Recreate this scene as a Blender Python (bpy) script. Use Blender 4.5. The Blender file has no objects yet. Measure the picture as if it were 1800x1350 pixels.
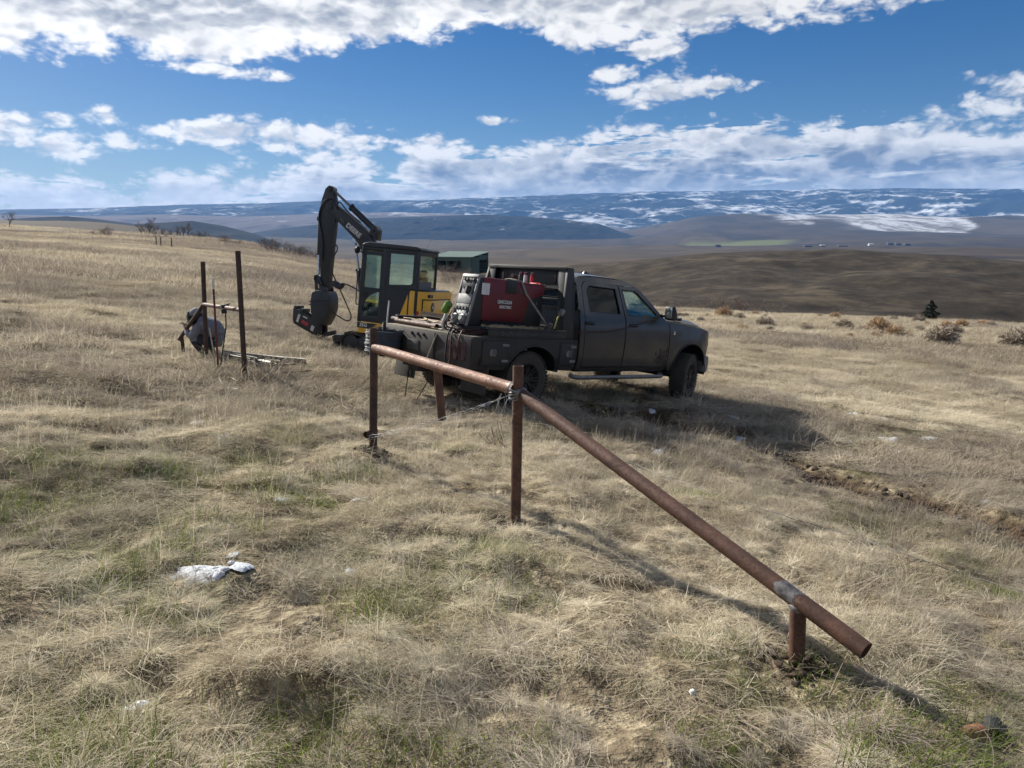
import bpy, bmesh, math, random
import numpy as np
from mathutils import Vector, Matrix, Quaternion
random.seed(7); RNG = np.random.default_rng(7)
rad = math.radians
scene = bpy.context.scene
COL = scene.collection

# ------------------------------------------------------------------ camera
F_PX, PITCH = 1320.0, 0.187          # focal length in photo pixels (1800 wide), downward pitch
cam_d = bpy.data.cameras.new('camera'); cam_d.sensor_width = 36.0; cam_d.lens = 36.0*F_PX/1800.0
cam_d.clip_start = 0.05; cam_d.clip_end = 90000
cam = bpy.data.objects.new('camera', cam_d); COL.objects.link(cam)
cam.location = (0, 0, 0); cam.rotation_euler = (math.pi/2-PITCH, 0, 0)
scene.camera = cam
# ------------------------------------------------------------------ light
SUN_AZ, SUN_EL = rad(-47), rad(31)   # azimuth measured from +Y towards +X
sun_d = bpy.data.lights.new('sun', 'SUN'); sun_d.energy = 5.0; sun_d.angle = rad(0.55); sun_d.color = (1.0, .95, .86)
sun = bpy.data.objects.new('sun', sun_d); COL.objects.link(sun)
sdir = Vector((math.sin(SUN_AZ)*math.cos(SUN_EL), math.cos(SUN_AZ)*math.cos(SUN_EL), math.sin(SUN_EL)))
sun.rotation_euler = sdir.to_track_quat('Z', 'Y').to_euler()
scene.view_settings.view_transform = 'Standard'; scene.view_settings.look = 'None'
scene.view_settings.exposure = 0.95; scene.view_settings.gamma = 1.0
scene.cycles.use_denoising = True
scene.cycles.use_adaptive_sampling = True; scene.cycles.adaptive_threshold = .02
scene.cycles.max_bounces = 4; scene.cycles.diffuse_bounces = 2; scene.cycles.transparent_max_bounces = 16
scene.cycles.volume_bounces = 0; scene.cycles.caustics_reflective = False; scene.cycles.caustics_refractive = False

# ------------------------------------------------------------------ node helpers
class NT:
    """tiny helper for writing node trees"""
    def __init__(s, tree): s.t = tree; s.n = tree.nodes; s.l = tree.links
    def new(s, typ, **kw):
        nd = s.n.new(typ)
        for k, v in kw.items(): setattr(nd, k, v)
        return nd
    def put(s, sock, v):
        if isinstance(v, bpy.types.NodeSocket): s.l.new(v, sock)
        elif isinstance(v, (int, float)) and hasattr(sock, 'default_value') and not isinstance(sock.default_value, float):
            try: sock.default_value = (v, v, v)
            except Exception: sock.default_value = (v, v, v, 1)
        elif isinstance(v, (tuple, list)) and len(v) == 3 and len(sock.default_value) == 4: sock.default_value = (*v, 1)
        else: sock.default_value = v
    def m(s, op, a, b=0.0, c=None, clamp=False):
        nd = s.new('ShaderNodeMath', operation=op); nd.use_clamp = clamp
        s.put(nd.inputs[0], a); s.put(nd.inputs[1], b)
        if c is not None: s.put(nd.inputs[2], c)
        return nd.outputs[0]
    def vm(s, op, a, b=(0, 0, 0), out=0):
        nd = s.new('ShaderNodeVectorMath', operation=op)
        s.put(nd.inputs[0], a)
        if op == 'SCALE': s.put(nd.inputs['Scale'], b)
        else: s.put(nd.inputs[1], b)
        return nd.outputs['Value'] if op in ('LENGTH', 'DOT_PRODUCT', 'DISTANCE') else nd.outputs[0]
    def mr(s, v, a, b, c=0.0, d=1.0, smooth=True):
        nd = s.new('ShaderNodeMapRange'); nd.interpolation_type = 'SMOOTHSTEP' if smooth else 'LINEAR'
        for i, x in enumerate((v, a, b, c, d)): s.put(nd.inputs[i], x)
        return nd.outputs[0]
    def noise(s, vec, scale, detail=4, rough=.55, dist=0.0, out=0, dim='3D'):
        nd = s.new('ShaderNodeTexNoise'); nd.noise_dimensions = dim
        if vec is not None: s.put(nd.inputs['Vector'], vec)
        nd.inputs['Scale'].default_value = scale; nd.inputs['Detail'].default_value = detail
        nd.inputs['Roughness'].default_value = rough; nd.inputs['Distortion'].default_value = dist
        return nd.outputs[out]
    def vor(s, vec, scale, feature='F1', out='Distance', rnd=1.0):
        nd = s.new('ShaderNodeTexVoronoi', feature=feature)
        if vec is not None: s.put(nd.inputs['Vector'], vec)
        nd.inputs['Scale'].default_value = scale; nd.inputs['Randomness'].default_value = rnd
        return nd.outputs[out]
    def mix(s, fac, a, b, mode='MIX'):
        nd = s.new('ShaderNodeMix', data_type='RGBA', blend_type=mode)
        s.put(nd.inputs[0], fac); s.put(nd.inputs[6], a); s.put(nd.inputs[7], b)
        return nd.outputs[2]
    def ramp(s, fac, stops, interp='LINEAR'):
        nd = s.new('ShaderNodeValToRGB'); nd.color_ramp.interpolation = interp
        e = nd.color_ramp.elements
        while len(e) < len(stops): e.new(.5)
        for i, (p, c) in enumerate(stops):
            e[i].position = p; e[i].color = (*c, 1) if len(c) == 3 else c
        s.put(nd.inputs[0], fac); return nd.outputs[0]
    def comb(s, x, y, z=0.0):
        nd = s.new('ShaderNodeCombineXYZ')
        for i, v in enumerate((x, y, z)): s.put(nd.inputs[i], v)
        return nd.outputs[0]
    def sep(s, v):
        nd = s.new('ShaderNodeSeparateXYZ'); s.put(nd.inputs[0], v); return nd.outputs
    def mapping(s, v, scale=(1, 1, 1), loc=(0, 0, 0), rot=(0, 0, 0)):
        nd = s.new('ShaderNodeMapping'); s.put(nd.inputs[0], v)
        nd.inputs['Location'].default_value = loc; nd.inputs['Rotation'].default_value = rot; nd.inputs['Scale'].default_value = scale
        return nd.outputs[0]
    def fcurve(s, v, pts, x0, x1, y0, y1):
        """float curve through pts given in real units"""
        t = s.mr(v, x0, x1, 0, 1, smooth=False)
        nd = s.new('ShaderNodeFloatCurve'); cv = nd.mapping.curves[0]
        nd.mapping.use_clip = False
        q = [((a-x0)/(x1-x0), (b-y0)/(y1-y0)) for a, b in pts]
        while len(cv.points) < len(q): cv.points.new(.5, .5)
        for p, (a, b) in zip(cv.points, q): p.location = (a, b)
        nd.mapping.update(); s.put(nd.inputs['Value'], t)
        return s.m('MULTIPLY_ADD', nd.outputs[0], y1-y0, y0)

# ------------------------------------------------------------------ world: Nishita sky with clouds
world = bpy.data.worlds.new('World'); scene.world = world; world.use_nodes = True
def build_world():
    w = NT(world.node_tree); w.n.clear()
    sky = w.new('ShaderNodeTexSky', sky_type='NISHITA')
    sky.sun_disc = False; sky.sun_elevation = SUN_EL; sky.sun_rotation = SUN_AZ
    sky.altitude = 600; sky.air_density = 1.0; sky.dust_density = .35; sky.ozone_density = 2.2
    tc = w.new('ShaderNodeTexCoord'); d = tc.outputs['Generated']
    X, Y, Z = w.sep(d)
    az = w.m('ARCTAN2', X, Y); el = w.m('ARCSINE', Z)
    def ae(px, py):                       # bearing and elevation of a direction measured in the photograph
        cp, sp = math.cos(PITCH), math.sin(PITCH)
        dx, dy, dz = px-900, F_PX*cp+(675-py)*sp, (675-py)*cp-F_PX*sp
        return math.atan2(dx, dy), math.atan2(dz, math.hypot(dx, dy))
    # domain for the noise: foreshortened towards the horizon like a flat cloud layer
    p = w.comb(az, w.m('MULTIPLY', el, 1.9), 0.0)
    warp = w.noise(p, 11.0, 2, .5, out=1)
    pw = w.vm('ADD', p, w.vm('SCALE', w.vm('SUBTRACT', warp, (.5, .5, .5)), .04))
    def billow(q, sc, det):                # rounded cauliflower heads
        nd = w.new('ShaderNodeTexVoronoi', feature='F1', voronoi_dimensions='2D'); w.put(nd.inputs['Vector'], q); nd.inputs['Scale'].default_value = sc
        nd.inputs['Detail'].default_value = det; nd.inputs['Roughness'].default_value = .55; nd.inputs['Lacunarity'].default_value = 2.3; nd.normalize = True
        return w.m('SUBTRACT', 1.0, nd.outputs['Distance'])
    fine = w.noise(w.vm('ADD', pw, (3.1, 1.7, 0)), 60.0, 3, .6)
    pb = w.vm('ADD', pw, w.vm('SCALE', w.vm('SUBTRACT', w.noise(pw, 70.0, 2, .5, out=1), (.5, .5, .5)), .012))
    puff = billow(pb, 26.0, 2.0)
    n = w.m('ADD', w.m('ADD', w.m('MULTIPLY', w.noise(pw, 12.0, 4, .58), .48), w.m('MULTIPLY', puff, .34)), w.m('MULTIPLY', fine, .18))
    n = w.m('SUBTRACT', n, .085)
    nc = w.m('SUBTRACT', n, .5)                       # about -.2 .. .2
    # big ragged sheet at the top of the view
    edge = w.fcurve(az, [(-1.2, .22), ae(0, 86), ae(130, 92), ae(260, 102), ae(400, 122), ae(520, 96), ae(620, 92), ae(760, 66), ae(900, 56),
                         ae(1010, 84), ae(1100, 82), ae(1200, 74), ae(1300, 55), ae(1450, 28), ae(1600, 2), ae(1800, -40), (1.2, .34)], -1.2, 1.2, 0, .6)
    top = w.m('MULTIPLY', w.m('SUBTRACT', el, edge), 11.0)
    top = w.m('MINIMUM', top, .40)
    fade = w.mr(el, .36, .70, 0, .48)                 # the sheet breaks up overhead
    top = w.m('SUBTRACT', top, fade)
    # cumulus bank above the mountains
    ue = w.fcurve(az, [(-1.2, .07), ae(0, 310), ae(120, 300), ae(210, 326), ae(300, 304), ae(480, 290), ae(590, 266), ae(665, 292), ae(740, 252),
                       ae(870, 254), ae(1000, 238), ae(1080, 220), ae(1200, 203), ae(1350, 214), ae(1500, 205), ae(1620, 198), ae(1800, 220), (1.2, .12)], -1.2, 1.2, 0, .6)
    bank = w.m('MULTIPLY', w.m('SUBTRACT', ue, el), 10.0)
    bank = w.m('MINIMUM', bank, .38)
    gaps = w.noise(w.comb(az, w.m('MULTIPLY', el, 7.0), 4.3), 9.0, 4, .6)
    bank = w.m('SUBTRACT', bank, w.mr(gaps, .53, .68, 0, .30))
    dens = w.m('MAXIMUM', top, bank)
    # detached clouds: centre x,y and half sizes in photo pixels
    for cx, cy, a, b, s in [(1160, 160, 95, 28, 1), (1075, 128, 50, 20, 1), (1230, 150, 75, 10, .8), (1800, 162, 90, 40, 1), (1140, 84, 70, 20, .8),
                            (390, 236, 165, 19, 1), (520, 243, 140, 32, 1), (620, 250, 75, 18, .9), (10, 232, 60, 32, 1), (95, 213, 34, 15, 1), (122, 254, 58, 28, 1), (174, 205, 30, 18, 1),
                            (215, 246, 46, 16, .9), (272, 259, 26, 8, .8), (470, 133, 52, 14, .9), (360, 120, 60, 12, .8), (760, 262, 66, 24, 1), (870, 214, 40, 7, .5), (590, 285, 66, 38, 1)]:
        q = w.vm('MULTIPLY', w.vm('SUBTRACT', w.comb(az, el, 0.0), (*ae(cx, cy), 0)), (1335.0/a, 1335.0/b, 0))
        e = w.m('MULTIPLY', w.m('SUBTRACT', .95, w.vm('LENGTH', q)), .36*s)
        dens = w.m('MAXIMUM', dens, w.m('MINIMUM', e, .15))
    # scattered fair-weather cloud elsewhere in the dome
    gen = w.m('SUBTRACT', w.mr(el, .34, .6, -.5, 0.02), .03)
    dens = w.m('MAXIMUM', dens, gen)
    dd = w.m('ADD', dens, w.m('MULTIPLY', nc, 1.5))
    alpha = w.mr(dd, -.055, .16)
    thick = w.mr(dd, .05, .50)
    # shading: parts that look towards the sun (up and to the left) are brighter than bellies
    na = w.m('ADD', w.m('MULTIPLY', w.noise(w.vm('ADD', pw, (-.012, .028, 0)), 12.0, 2, .5), .6), w.m('MULTIPLY', billow(w.vm('ADD', pb, (-.005, .013, 0)), 26.0, 1.0), .4))
    nb = w.m('ADD', w.m('MULTIPLY', w.noise(pw, 12.0, 2, .5), .6), w.m('MULTIPLY', puff, .4))
    lit = w.mr(w.m('SUBTRACT', nb, na), -.13, .13, 0, 1)
    belly = w.mr(w.m('SUBTRACT', ue, el), .008, .075, 0, 1)
    lowband = w.mr(el, .13, .19, 1, 0)
    shade = w.m('MULTIPLY', thick, w.m('MULTIPLY_ADD', w.m('MULTIPLY', belly, lowband), .62, .46))
    bright = w.m('SUBTRACT', w.m('ADD', w.m('MULTIPLY', lit, .72), .58), shade, clamp=True)
    sunward = w.mr(w.vm('DOT_PRODUCT', d, tuple(sdir)), .45, .95, .80, 1.02)
    ccol = w.mix(bright, (.115, .142, .19), (.64, .625, .60))
    ccol = w.mix(w.mr(el, .035, .09, .55, 0), ccol, (.70, .685, .645))
    ccol = w.vm('SCALE', ccol, sunward)
    hs = w.new('ShaderNodeHueSaturation'); hs.inputs['Saturation'].default_value = 1.5; hs.inputs['Hue'].default_value = .512; hs.inputs['Value'].default_value = 1.0
    w.put(hs.inputs['Color'], sky.outputs[0])
    skyc = w.vm('SCALE', hs.outputs[0], .0345)
    col = w.mix(alpha, skyc, ccol)
    bg = w.new('ShaderNodeBackground'); w.put(bg.inputs[0], col); bg.inputs[1].default_value = 1.0
    out = w.new('ShaderNodeOutputWorld'); w.l.new(bg.outputs[0], out.inputs[0])
build_world()
world.cycles.sampling_method = 'NONE'
# ------------------------------------------------------------------ terrain
def _hash(ix, iy, seed):
    h = (ix.astype(np.int64)*374761393 + iy.astype(np.int64)*668265263 + seed*974711) & 0xFFFFFFFF
    h = ((h ^ (h >> 13))*1274126177) & 0xFFFFFFFF
    return ((h ^ (h >> 16)) & 0xFFFF)/65535.0
def vnoise(x, y, seed=0):
    ix = np.floor(x); iy = np.floor(y); fx = x-ix; fy = y-iy
    fx = fx*fx*fx*(fx*(fx*6-15)+10); fy = fy*fy*fy*(fy*(fy*6-15)+10)
    ix = ix.astype(np.int64); iy = iy.astype(np.int64)
    a = _hash(ix, iy, seed); b = _hash(ix+1, iy, seed); c = _hash(ix, iy+1, seed); d = _hash(ix+1, iy+1, seed)
    return (a+(b-a)*fx)*(1-fy)+(c+(d-c)*fx)*fy
def fbm(x, y, oct=4, seed=0, gain=.5):
    s = 0; a = 1; t = 0
    for i in range(oct):
        s = s+a*vnoise(x*2**i+13.7*i, y*2**i-7.1*i, seed+i); t += a; a *= gain
    return s/t
def sstep(a, b, x):
    t = np.clip((x-a)/(b-a), 0, 1); return t*t*(3-2*t)

CP, SP = math.cos(PITCH), math.sin(PITCH)
def ray(px, py):
    return Vector((px-900, F_PX*CP+(675-py)*SP, (675-py)*CP-F_PX*SP))
HZ = 675-F_PX*SP/CP
def az_of(px): return math.atan2(px-900, F_PX*CP+175*SP)
def z_at(px, py, r):
    d = ray(px, py); return r*d.z/math.hypot(d.x, d.y)
PL = (-1.667, -.100, -.060)
def plane(x, y): return PL[0]+PL[1]*x+PL[2]*y

# terrain along bearings: photo x -> (distance, photo y) of the ground there, or (distance, 'z', height)
VAL = [(1500, 455), (2500, 441), (4000, 429), (5600, 421), (7600, 414), (12000, 412), (26000, 418)]
VALR = [(1500, 455), (2500, 443), (4000, 424), (5200, 400), (6300, 379), (7600, 383), (12000, 395), (26000, 412)]
COLS = [
 (-260, [(45, 440), (100, 402), (250, 378), (400, 388), (700, 366), (1100, 382)]+VAL),
 (0,    [(45, 455), (100, 420), (250, 398), (400, 404), (700, 387), (1100, 398)]+VAL),
 (215,  [(45, 470), (100, 431), (230, 409), (380, 414), (650, 395), (1000, 404)]+VAL),
 (430,  [(45, 492), (100, 449), (200, 427), (330, 435), (550, 430), (900, 446)]+VAL),
 (570,  [(45, 512), (90, 474), (170, 457), (300, 476), (600, 472)]+VAL),
 (770,  [(45, 536), (90, 498), (150, 477), (200, 472), (350, 500), (700, 478)]+VAL),
 (900,  [(45, 549), (90, 513), (150, 493), (220, 490), (300, 505), (420, 474), (800, 480)]+VAL),
 (1000, [(45, 556), (85, 525), (130, 520), (200, 530), (300, 500), (420, 465), (800, 478)]+VAL),
 (1100, [(45, 563), (80, 540), (120, 553), (190, 560), (290, 505), (420, 457), (800, 476)]+VAL[:2]+[(4000, 428), (5600, 414), (7600, 408), (12000, 410), (26000, 418)]),
 (1250, [(44, 575), (75, 547), (115, 566), (180, 575), (280, 505), (420, 446), (800, 470)]+VALR),
 (1380, [(44, 584), (75, 553), (115, 574), (170, 583), (280, 505), (430, 440), (800, 466)]+VALR),
 (1500, [(44, 592), (75, 558), (115, 580), (170, 590), (280, 508), (430, 440), (800, 466)]+VALR),
 (1650, [(44, 602), (75, 564), (115, 588), (170, 597), (280, 516), (430, 447), (800, 468)]+VALR),
 (1800, [(44, 613), (75, 571), (115, 595), (170, 604), (280, 526), (430, 459), (800, 472)]+VALR),
 (2060, [(44, 632), (75, 585), (115, 610), (170, 618), (280, 540), (430, 478), (800, 480)]+VALR)]
def hermite(xs, ys, x):
    xs = np.asarray(xs, float); ys = np.asarray(ys, float)
    dl = np.diff(ys)/np.diff(xs); m = np.zeros_like(ys)
    m[0], m[-1] = dl[0], dl[-1]
    for i in range(1, len(xs)-1):
        m[i] = 0.5*(dl[i-1]+dl[i])
        if dl[i-1]*dl[i] < 0: m[i] *= .35
    i = np.clip(np.searchsorted(xs, x)-1, 0, len(xs)-2)
    h = xs[i+1]-xs[i]; t = np.clip((x-xs[i])/h, 0, 1)
    return ys[i]*(2*t**3-3*t**2+1)+h*m[i]*(t**3-2*t**2+t)+ys[i+1]*(-2*t**3+3*t**2)+h*m[i+1]*(t**3-t**2)
LG = np.linspace(math.log(1.0), math.log(30000), 900)
def _tab():
    A = []; T = []
    for px, pts in COLS:
        a = az_of(px); rs = [4.0, 9.0, 15.0, 22.0]; zs = [plane(r*math.sin(a), r*math.cos(a)) for r in rs]
        # slope form (z/r) interpolates nicely over the huge range of distances
        for r, y in pts: rs.append(r); zs.append(z_at(px, y, r))
        sl = hermite(np.log(rs), np.array(zs)/np.array(rs), LG)
        T.append(sl); A.append(a)
    return np.array(A), np.array(T)
COL_A, COL_T = _tab()
FINE_A = np.linspace(COL_A[0], COL_A[-1], 500)
FINE_T = np.stack([hermite(COL_A, COL_T[:, j], FINE_A) for j in range(len(LG))], 1)

def rut_mask(x, y, grow=0.0):
    """tyre ruts churned into the soil right of the pickup"""
    m = np.zeros_like(x)
    for pts in RUTS:
        best = np.full_like(x, 1e9)
        for (ax, ay), (bx, by) in zip(pts[:-1], pts[1:]):
            L2 = (bx-ax)**2+(by-ay)**2
            t = np.clip(((x-ax)*(bx-ax)+(y-ay)*(by-ay))/L2, 0, 1)
            best = np.minimum(best, np.hypot(x-ax-t*(bx-ax), y-ay-t*(by-ay)))
        m = np.maximum(m, 1-sstep(.16+grow, .42+grow, best+(vnoise(x*3.1, y*3.1, 77)-.5)*.28))
    return m
RUTS = []
def H0(x, y):
    """broad shape of the land"""
    x = np.asarray(x, float); y = np.asarray(y, float)
    r = np.hypot(x, y)+1e-6; a = np.arctan2(x, y)
    ia = np.clip((a-FINE_A[0])/(FINE_A[-1]-FINE_A[0])*(len(FINE_A)-1), 0, len(FINE_A)-1.001)
    il = np.clip((np.log(np.maximum(r, 1.0))-LG[0])/(LG[-1]-LG[0])*(len(LG)-1), 0, len(LG)-1.001)
    a0 = ia.astype(int); l0 = il.astype(int); fa = ia-a0; fl = il-l0
    s = (FINE_T[a0, l0]*(1-fa)+FINE_T[a0+1, l0]*fa)*(1-fl)+(FINE_T[a0, l0+1]*(1-fa)+FINE_T[a0+1, l0+1]*fa)*fl
    zc = s*r
    k = sstep(13, 24, r)
    return plane(x, y)*(1-k)+zc*k
def H(x, y):
    x = np.asarray(x, float); y = np.asarray(y, float)
    r = np.hypot(x, y)
    z = H0(x, y)
    near = 1-sstep(60, 160, r)
    z = z+near*((fbm(x*.55, y*.55, 3, 3)-.5)*.16+(fbm(x*2.1+5, y*2.1, 3, 9)-.5)*.15+(1-sstep(14, 30, r))*(fbm(x*3.9+2, y*3.9, 2, 13)-.5)*.06)
    far = sstep(70, 300, r)
    z = z+far*((fbm(x/55., y/55., 4, 21)-.5)*4.0*(1-.5*sstep(300, 900, r))*sstep(70, 220, r))
    z = z-sstep(170, 260, r)*(1-sstep(520, 700, r))*np.abs(fbm(x/70., y/70., 4, 91)-.5)*13*(1-sstep(390, 440, r)*.7)
    z = z+sstep(900, 2500, r)*(fbm(x/900., y/900., 5, 31)-.5)*85
    if RUTS:
        z = z-rut_mask(x, y)*.09*near
    return z
def Hs(x, y): return float(H(np.array([x]), np.array([y]))[0])
def ground(px, py, rmax=400):
    """the point of the land seen at a photo pixel"""
    d = ray(px, py).normalized(); ts = np.exp(np.linspace(math.log(.8), math.log(rmax), 420))
    for _ in range(2):
        g = d.z*ts-H(d.x*ts, d.y*ts); k = np.nonzero(g < 0)[0]; k = int(k[0]) if len(k) else len(ts)-1
        lo, hi = ts[max(k-1, 0)], ts[k]; ts = np.linspace(lo, hi, 60)
    p = d*float(hi)
    return Vector((p.x, p.y, Hs(p.x, p.y)))
def above(px, py, base):
    """point on the vertical plane facing the camera through base, seen at a photo pixel"""
    d = ray(px, py); h = math.hypot(d.x, d.y)
    rr = (base.x**2+base.y**2)/math.hypot(base.x, base.y)
    n = Vector((base.x, base.y, 0)).normalized()
    t = rr/(d.x*n.x+d.y*n.y)
    return d*t
RUTS.append([tuple(ground(x, y).xy) for x, y in ((1130, 722), (1215, 752), (1330, 792), (1420, 822), (1560, 868), (1690, 905), (1830, 945), (1990, 985))])
RUTS.append([tuple(ground(x, y).xy) for x, y in ((1010, 715), (1120, 742), (1240, 768))])

def new_mesh_obj(name, V, F, mat=None, parent=None, smooth=True):
    me = bpy.data.meshes.new(name)
    V = np.asarray(V, np.float32); F = np.asarray(F, np.int32)
    me.vertices.add(len(V)); me.vertices.foreach_set('co', V.ravel())
    k = F.shape[1]
    me.loops.add(F.size); me.loops.foreach_set('vertex_index', F.ravel())
    me.polygons.add(len(F)); me.polygons.foreach_set('loop_start', np.arange(0, F.size, k, dtype=np.int32))
    me.update(calc_edges=True); me.validate()
    if smooth: me.polygons.foreach_set('use_smooth', np.ones(len(me.polygons), bool))
    if mat: me.materials.append(mat)
    o = bpy.data.objects.new(name, me); COL.objects.link(o); o.parent = parent
    return o
def add_attr(o, name, arr):
    at = o.data.attributes.new(name, 'FLOAT', 'POINT'); at.data.foreach_set('value', np.asarray(arr, np.float32))
def grid_faces(nr, na, wrap=False):
    i = np.arange(nr-1)[:, None]; j = np.arange(na if wrap else na-1)[None, :]
    j2 = (j+1) % na
    return np.stack([i*na+j, (i+1)*na+j, (i+1)*na+j2, i*na+j2], -1).reshape(-1, 4)

def mat_new(name):
    m = bpy.data.materials.new(name); m.use_nodes = True; t = NT(m.node_tree); t.n.clear()
    out = t.new('ShaderNodeOutputMaterial'); b = t.new('ShaderNodeBsdfPrincipled')
    t.l.new(b.outputs[0], out.inputs[0]); t.b = b; t.out = out
    return m, t
def attr(t, name, typ='GEOMETRY', out='Fac'):
    nd = t.new('ShaderNodeAttribute'); nd.attribute_name = name; nd.attribute_type = typ
    return nd.outputs[out]

def finish_ground(t, c, hgt=None, dist=.08):
    t.put(t.b.inputs['Base Color'], c); t.b.inputs['Roughness'].default_value = .95
    t.b.inputs['Specular IOR Level'].default_value = .1
    if hgt is not None:
        bmp = t.new('ShaderNodeBump'); bmp.inputs['Distance'].default_value = dist; bmp.inputs['Strength'].default_value = .8
        t.put(bmp.inputs['Height'], hgt); t.l.new(bmp.outputs[0], t.b.inputs['Normal'])
def ground_near():
    m, t = mat_new('straw_thatch'); P = t.new('ShaderNodeNewGeometry').outputs['Position']
    n_f = t.noise(P, 9.0, 4, .65); n_m = t.noise(P, .9, 2, .6)
    c = t.ramp(n_f, [(.30, (.06, .046, .03)), (.48, (.17, .135, .088)), (.66, (.36, .305, .205))])
    c = t.mix(t.mr(n_m, .52, .68, 0, .5), c, (.07, .08, .03))
    c = t.mix(attr(t, 'soil'), c, t.ramp(n_f, [(.3, (.022, .014, .009)), (.7, (.085, .052, .031))]))
    finish_ground(t, c, n_f); return m
def ground_mid():
    m, t = mat_new('dry_hillside'); P = t.new('ShaderNodeNewGeometry').outputs['Position']
    r = t.vm('LENGTH', P)
    c = t.ramp(t.noise(P, 1.4, 4, .7), [(.28, (.13, .10, .068)), (.5, (.26, .213, .146)), (.72, (.37, .315, .21))])
    st = t.noise(t.mapping(P, scale=(.012, .035, .02)), 6.0, 4, .65)
    c = t.mix(t.m('MULTIPLY', t.mr(st, .46, .62), t.mr(r, 40, 130)), c, (.12, .094, .066))
    c = t.mix(t.mr(t.noise(P, .35, 4, .7), .54, .66, 0, .8), c, (.075, .062, .043))
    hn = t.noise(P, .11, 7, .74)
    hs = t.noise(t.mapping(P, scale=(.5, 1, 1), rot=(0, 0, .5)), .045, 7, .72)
    hill = t.ramp(hn, [(.30, (.014, .011, .008)), (.50, (.036, .028, .019)), (.70, (.078, .061, .041))])  # dry hillside brown, with the cloud shadow over it darkened into the colour
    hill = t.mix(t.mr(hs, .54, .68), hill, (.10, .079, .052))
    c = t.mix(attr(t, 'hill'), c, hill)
    c = t.mix(attr(t, 'heath'), c, t.mix(hn, (.022, .018, .015), (.065, .05, .038)))
    finish_ground(t, c); return m
def ground_far():
    m, t = mat_new('basin_fields'); P = t.new('ShaderNodeNewGeometry').outputs['Position']
    q = t.vm('ADD', t.mapping(P, scale=(1/850., 1/1500., 0), rot=(0, 0, .3)), t.vm('SCALE', t.noise(P, .0012, 1, .5, out=1), .5))
    cr = t.sep(t.vor(q, 1.0, 'F1', 'Color', .9))[0]
    fld = t.ramp(cr, [(.0, (.060, .043, .028)), (.35, (.095, .068, .042)), (.55, (.050, .037, .027)), (.72, (.14, .105, .062)), (.86, (.075, .057, .036)), (1, (.16, .125, .075))], 'CONSTANT')
    fld = t.mix(.55, fld, t.ramp(t.noise(P, .004, 5, .65), [(.3, (.05, .038, .030)), (.7, (.17, .13, .088))]))
    fld = t.mix(t.mr(t.noise(t.mapping(P, scale=(1, .35, 1)), .0028, 5, .7), .52, .60, 0, .65), fld, (.035, .028, .025))
    fld = t.mix(1.0, fld, (.62, .60, .52), 'MULTIPLY')
    fld = t.mix(attr(t, 'heath'), fld, (.042, .033, .027))
    fld = t.mix(attr(t, 'crop'), fld, (.135, .15, .045))
    fld = t.mix(t.m('MULTIPLY', attr(t, 'snowfield'), t.mr(t.noise(t.mapping(P, scale=(1, .25, 1)), .012, 4, .7), .38, .58, .25, .8)), fld, (.62, .64, .67))
    finish_ground(t, fld); return m
def px_mask(x, y, z, pts_fn): return pts_fn(x, y, z)
def project(x, y, z):
    fw = y*CP-z*SP; up = y*SP+z*CP
    fw = np.where(fw < .01, .01, fw)
    return 900+F_PX*x/fw, 675-F_PX*up/fw
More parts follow.
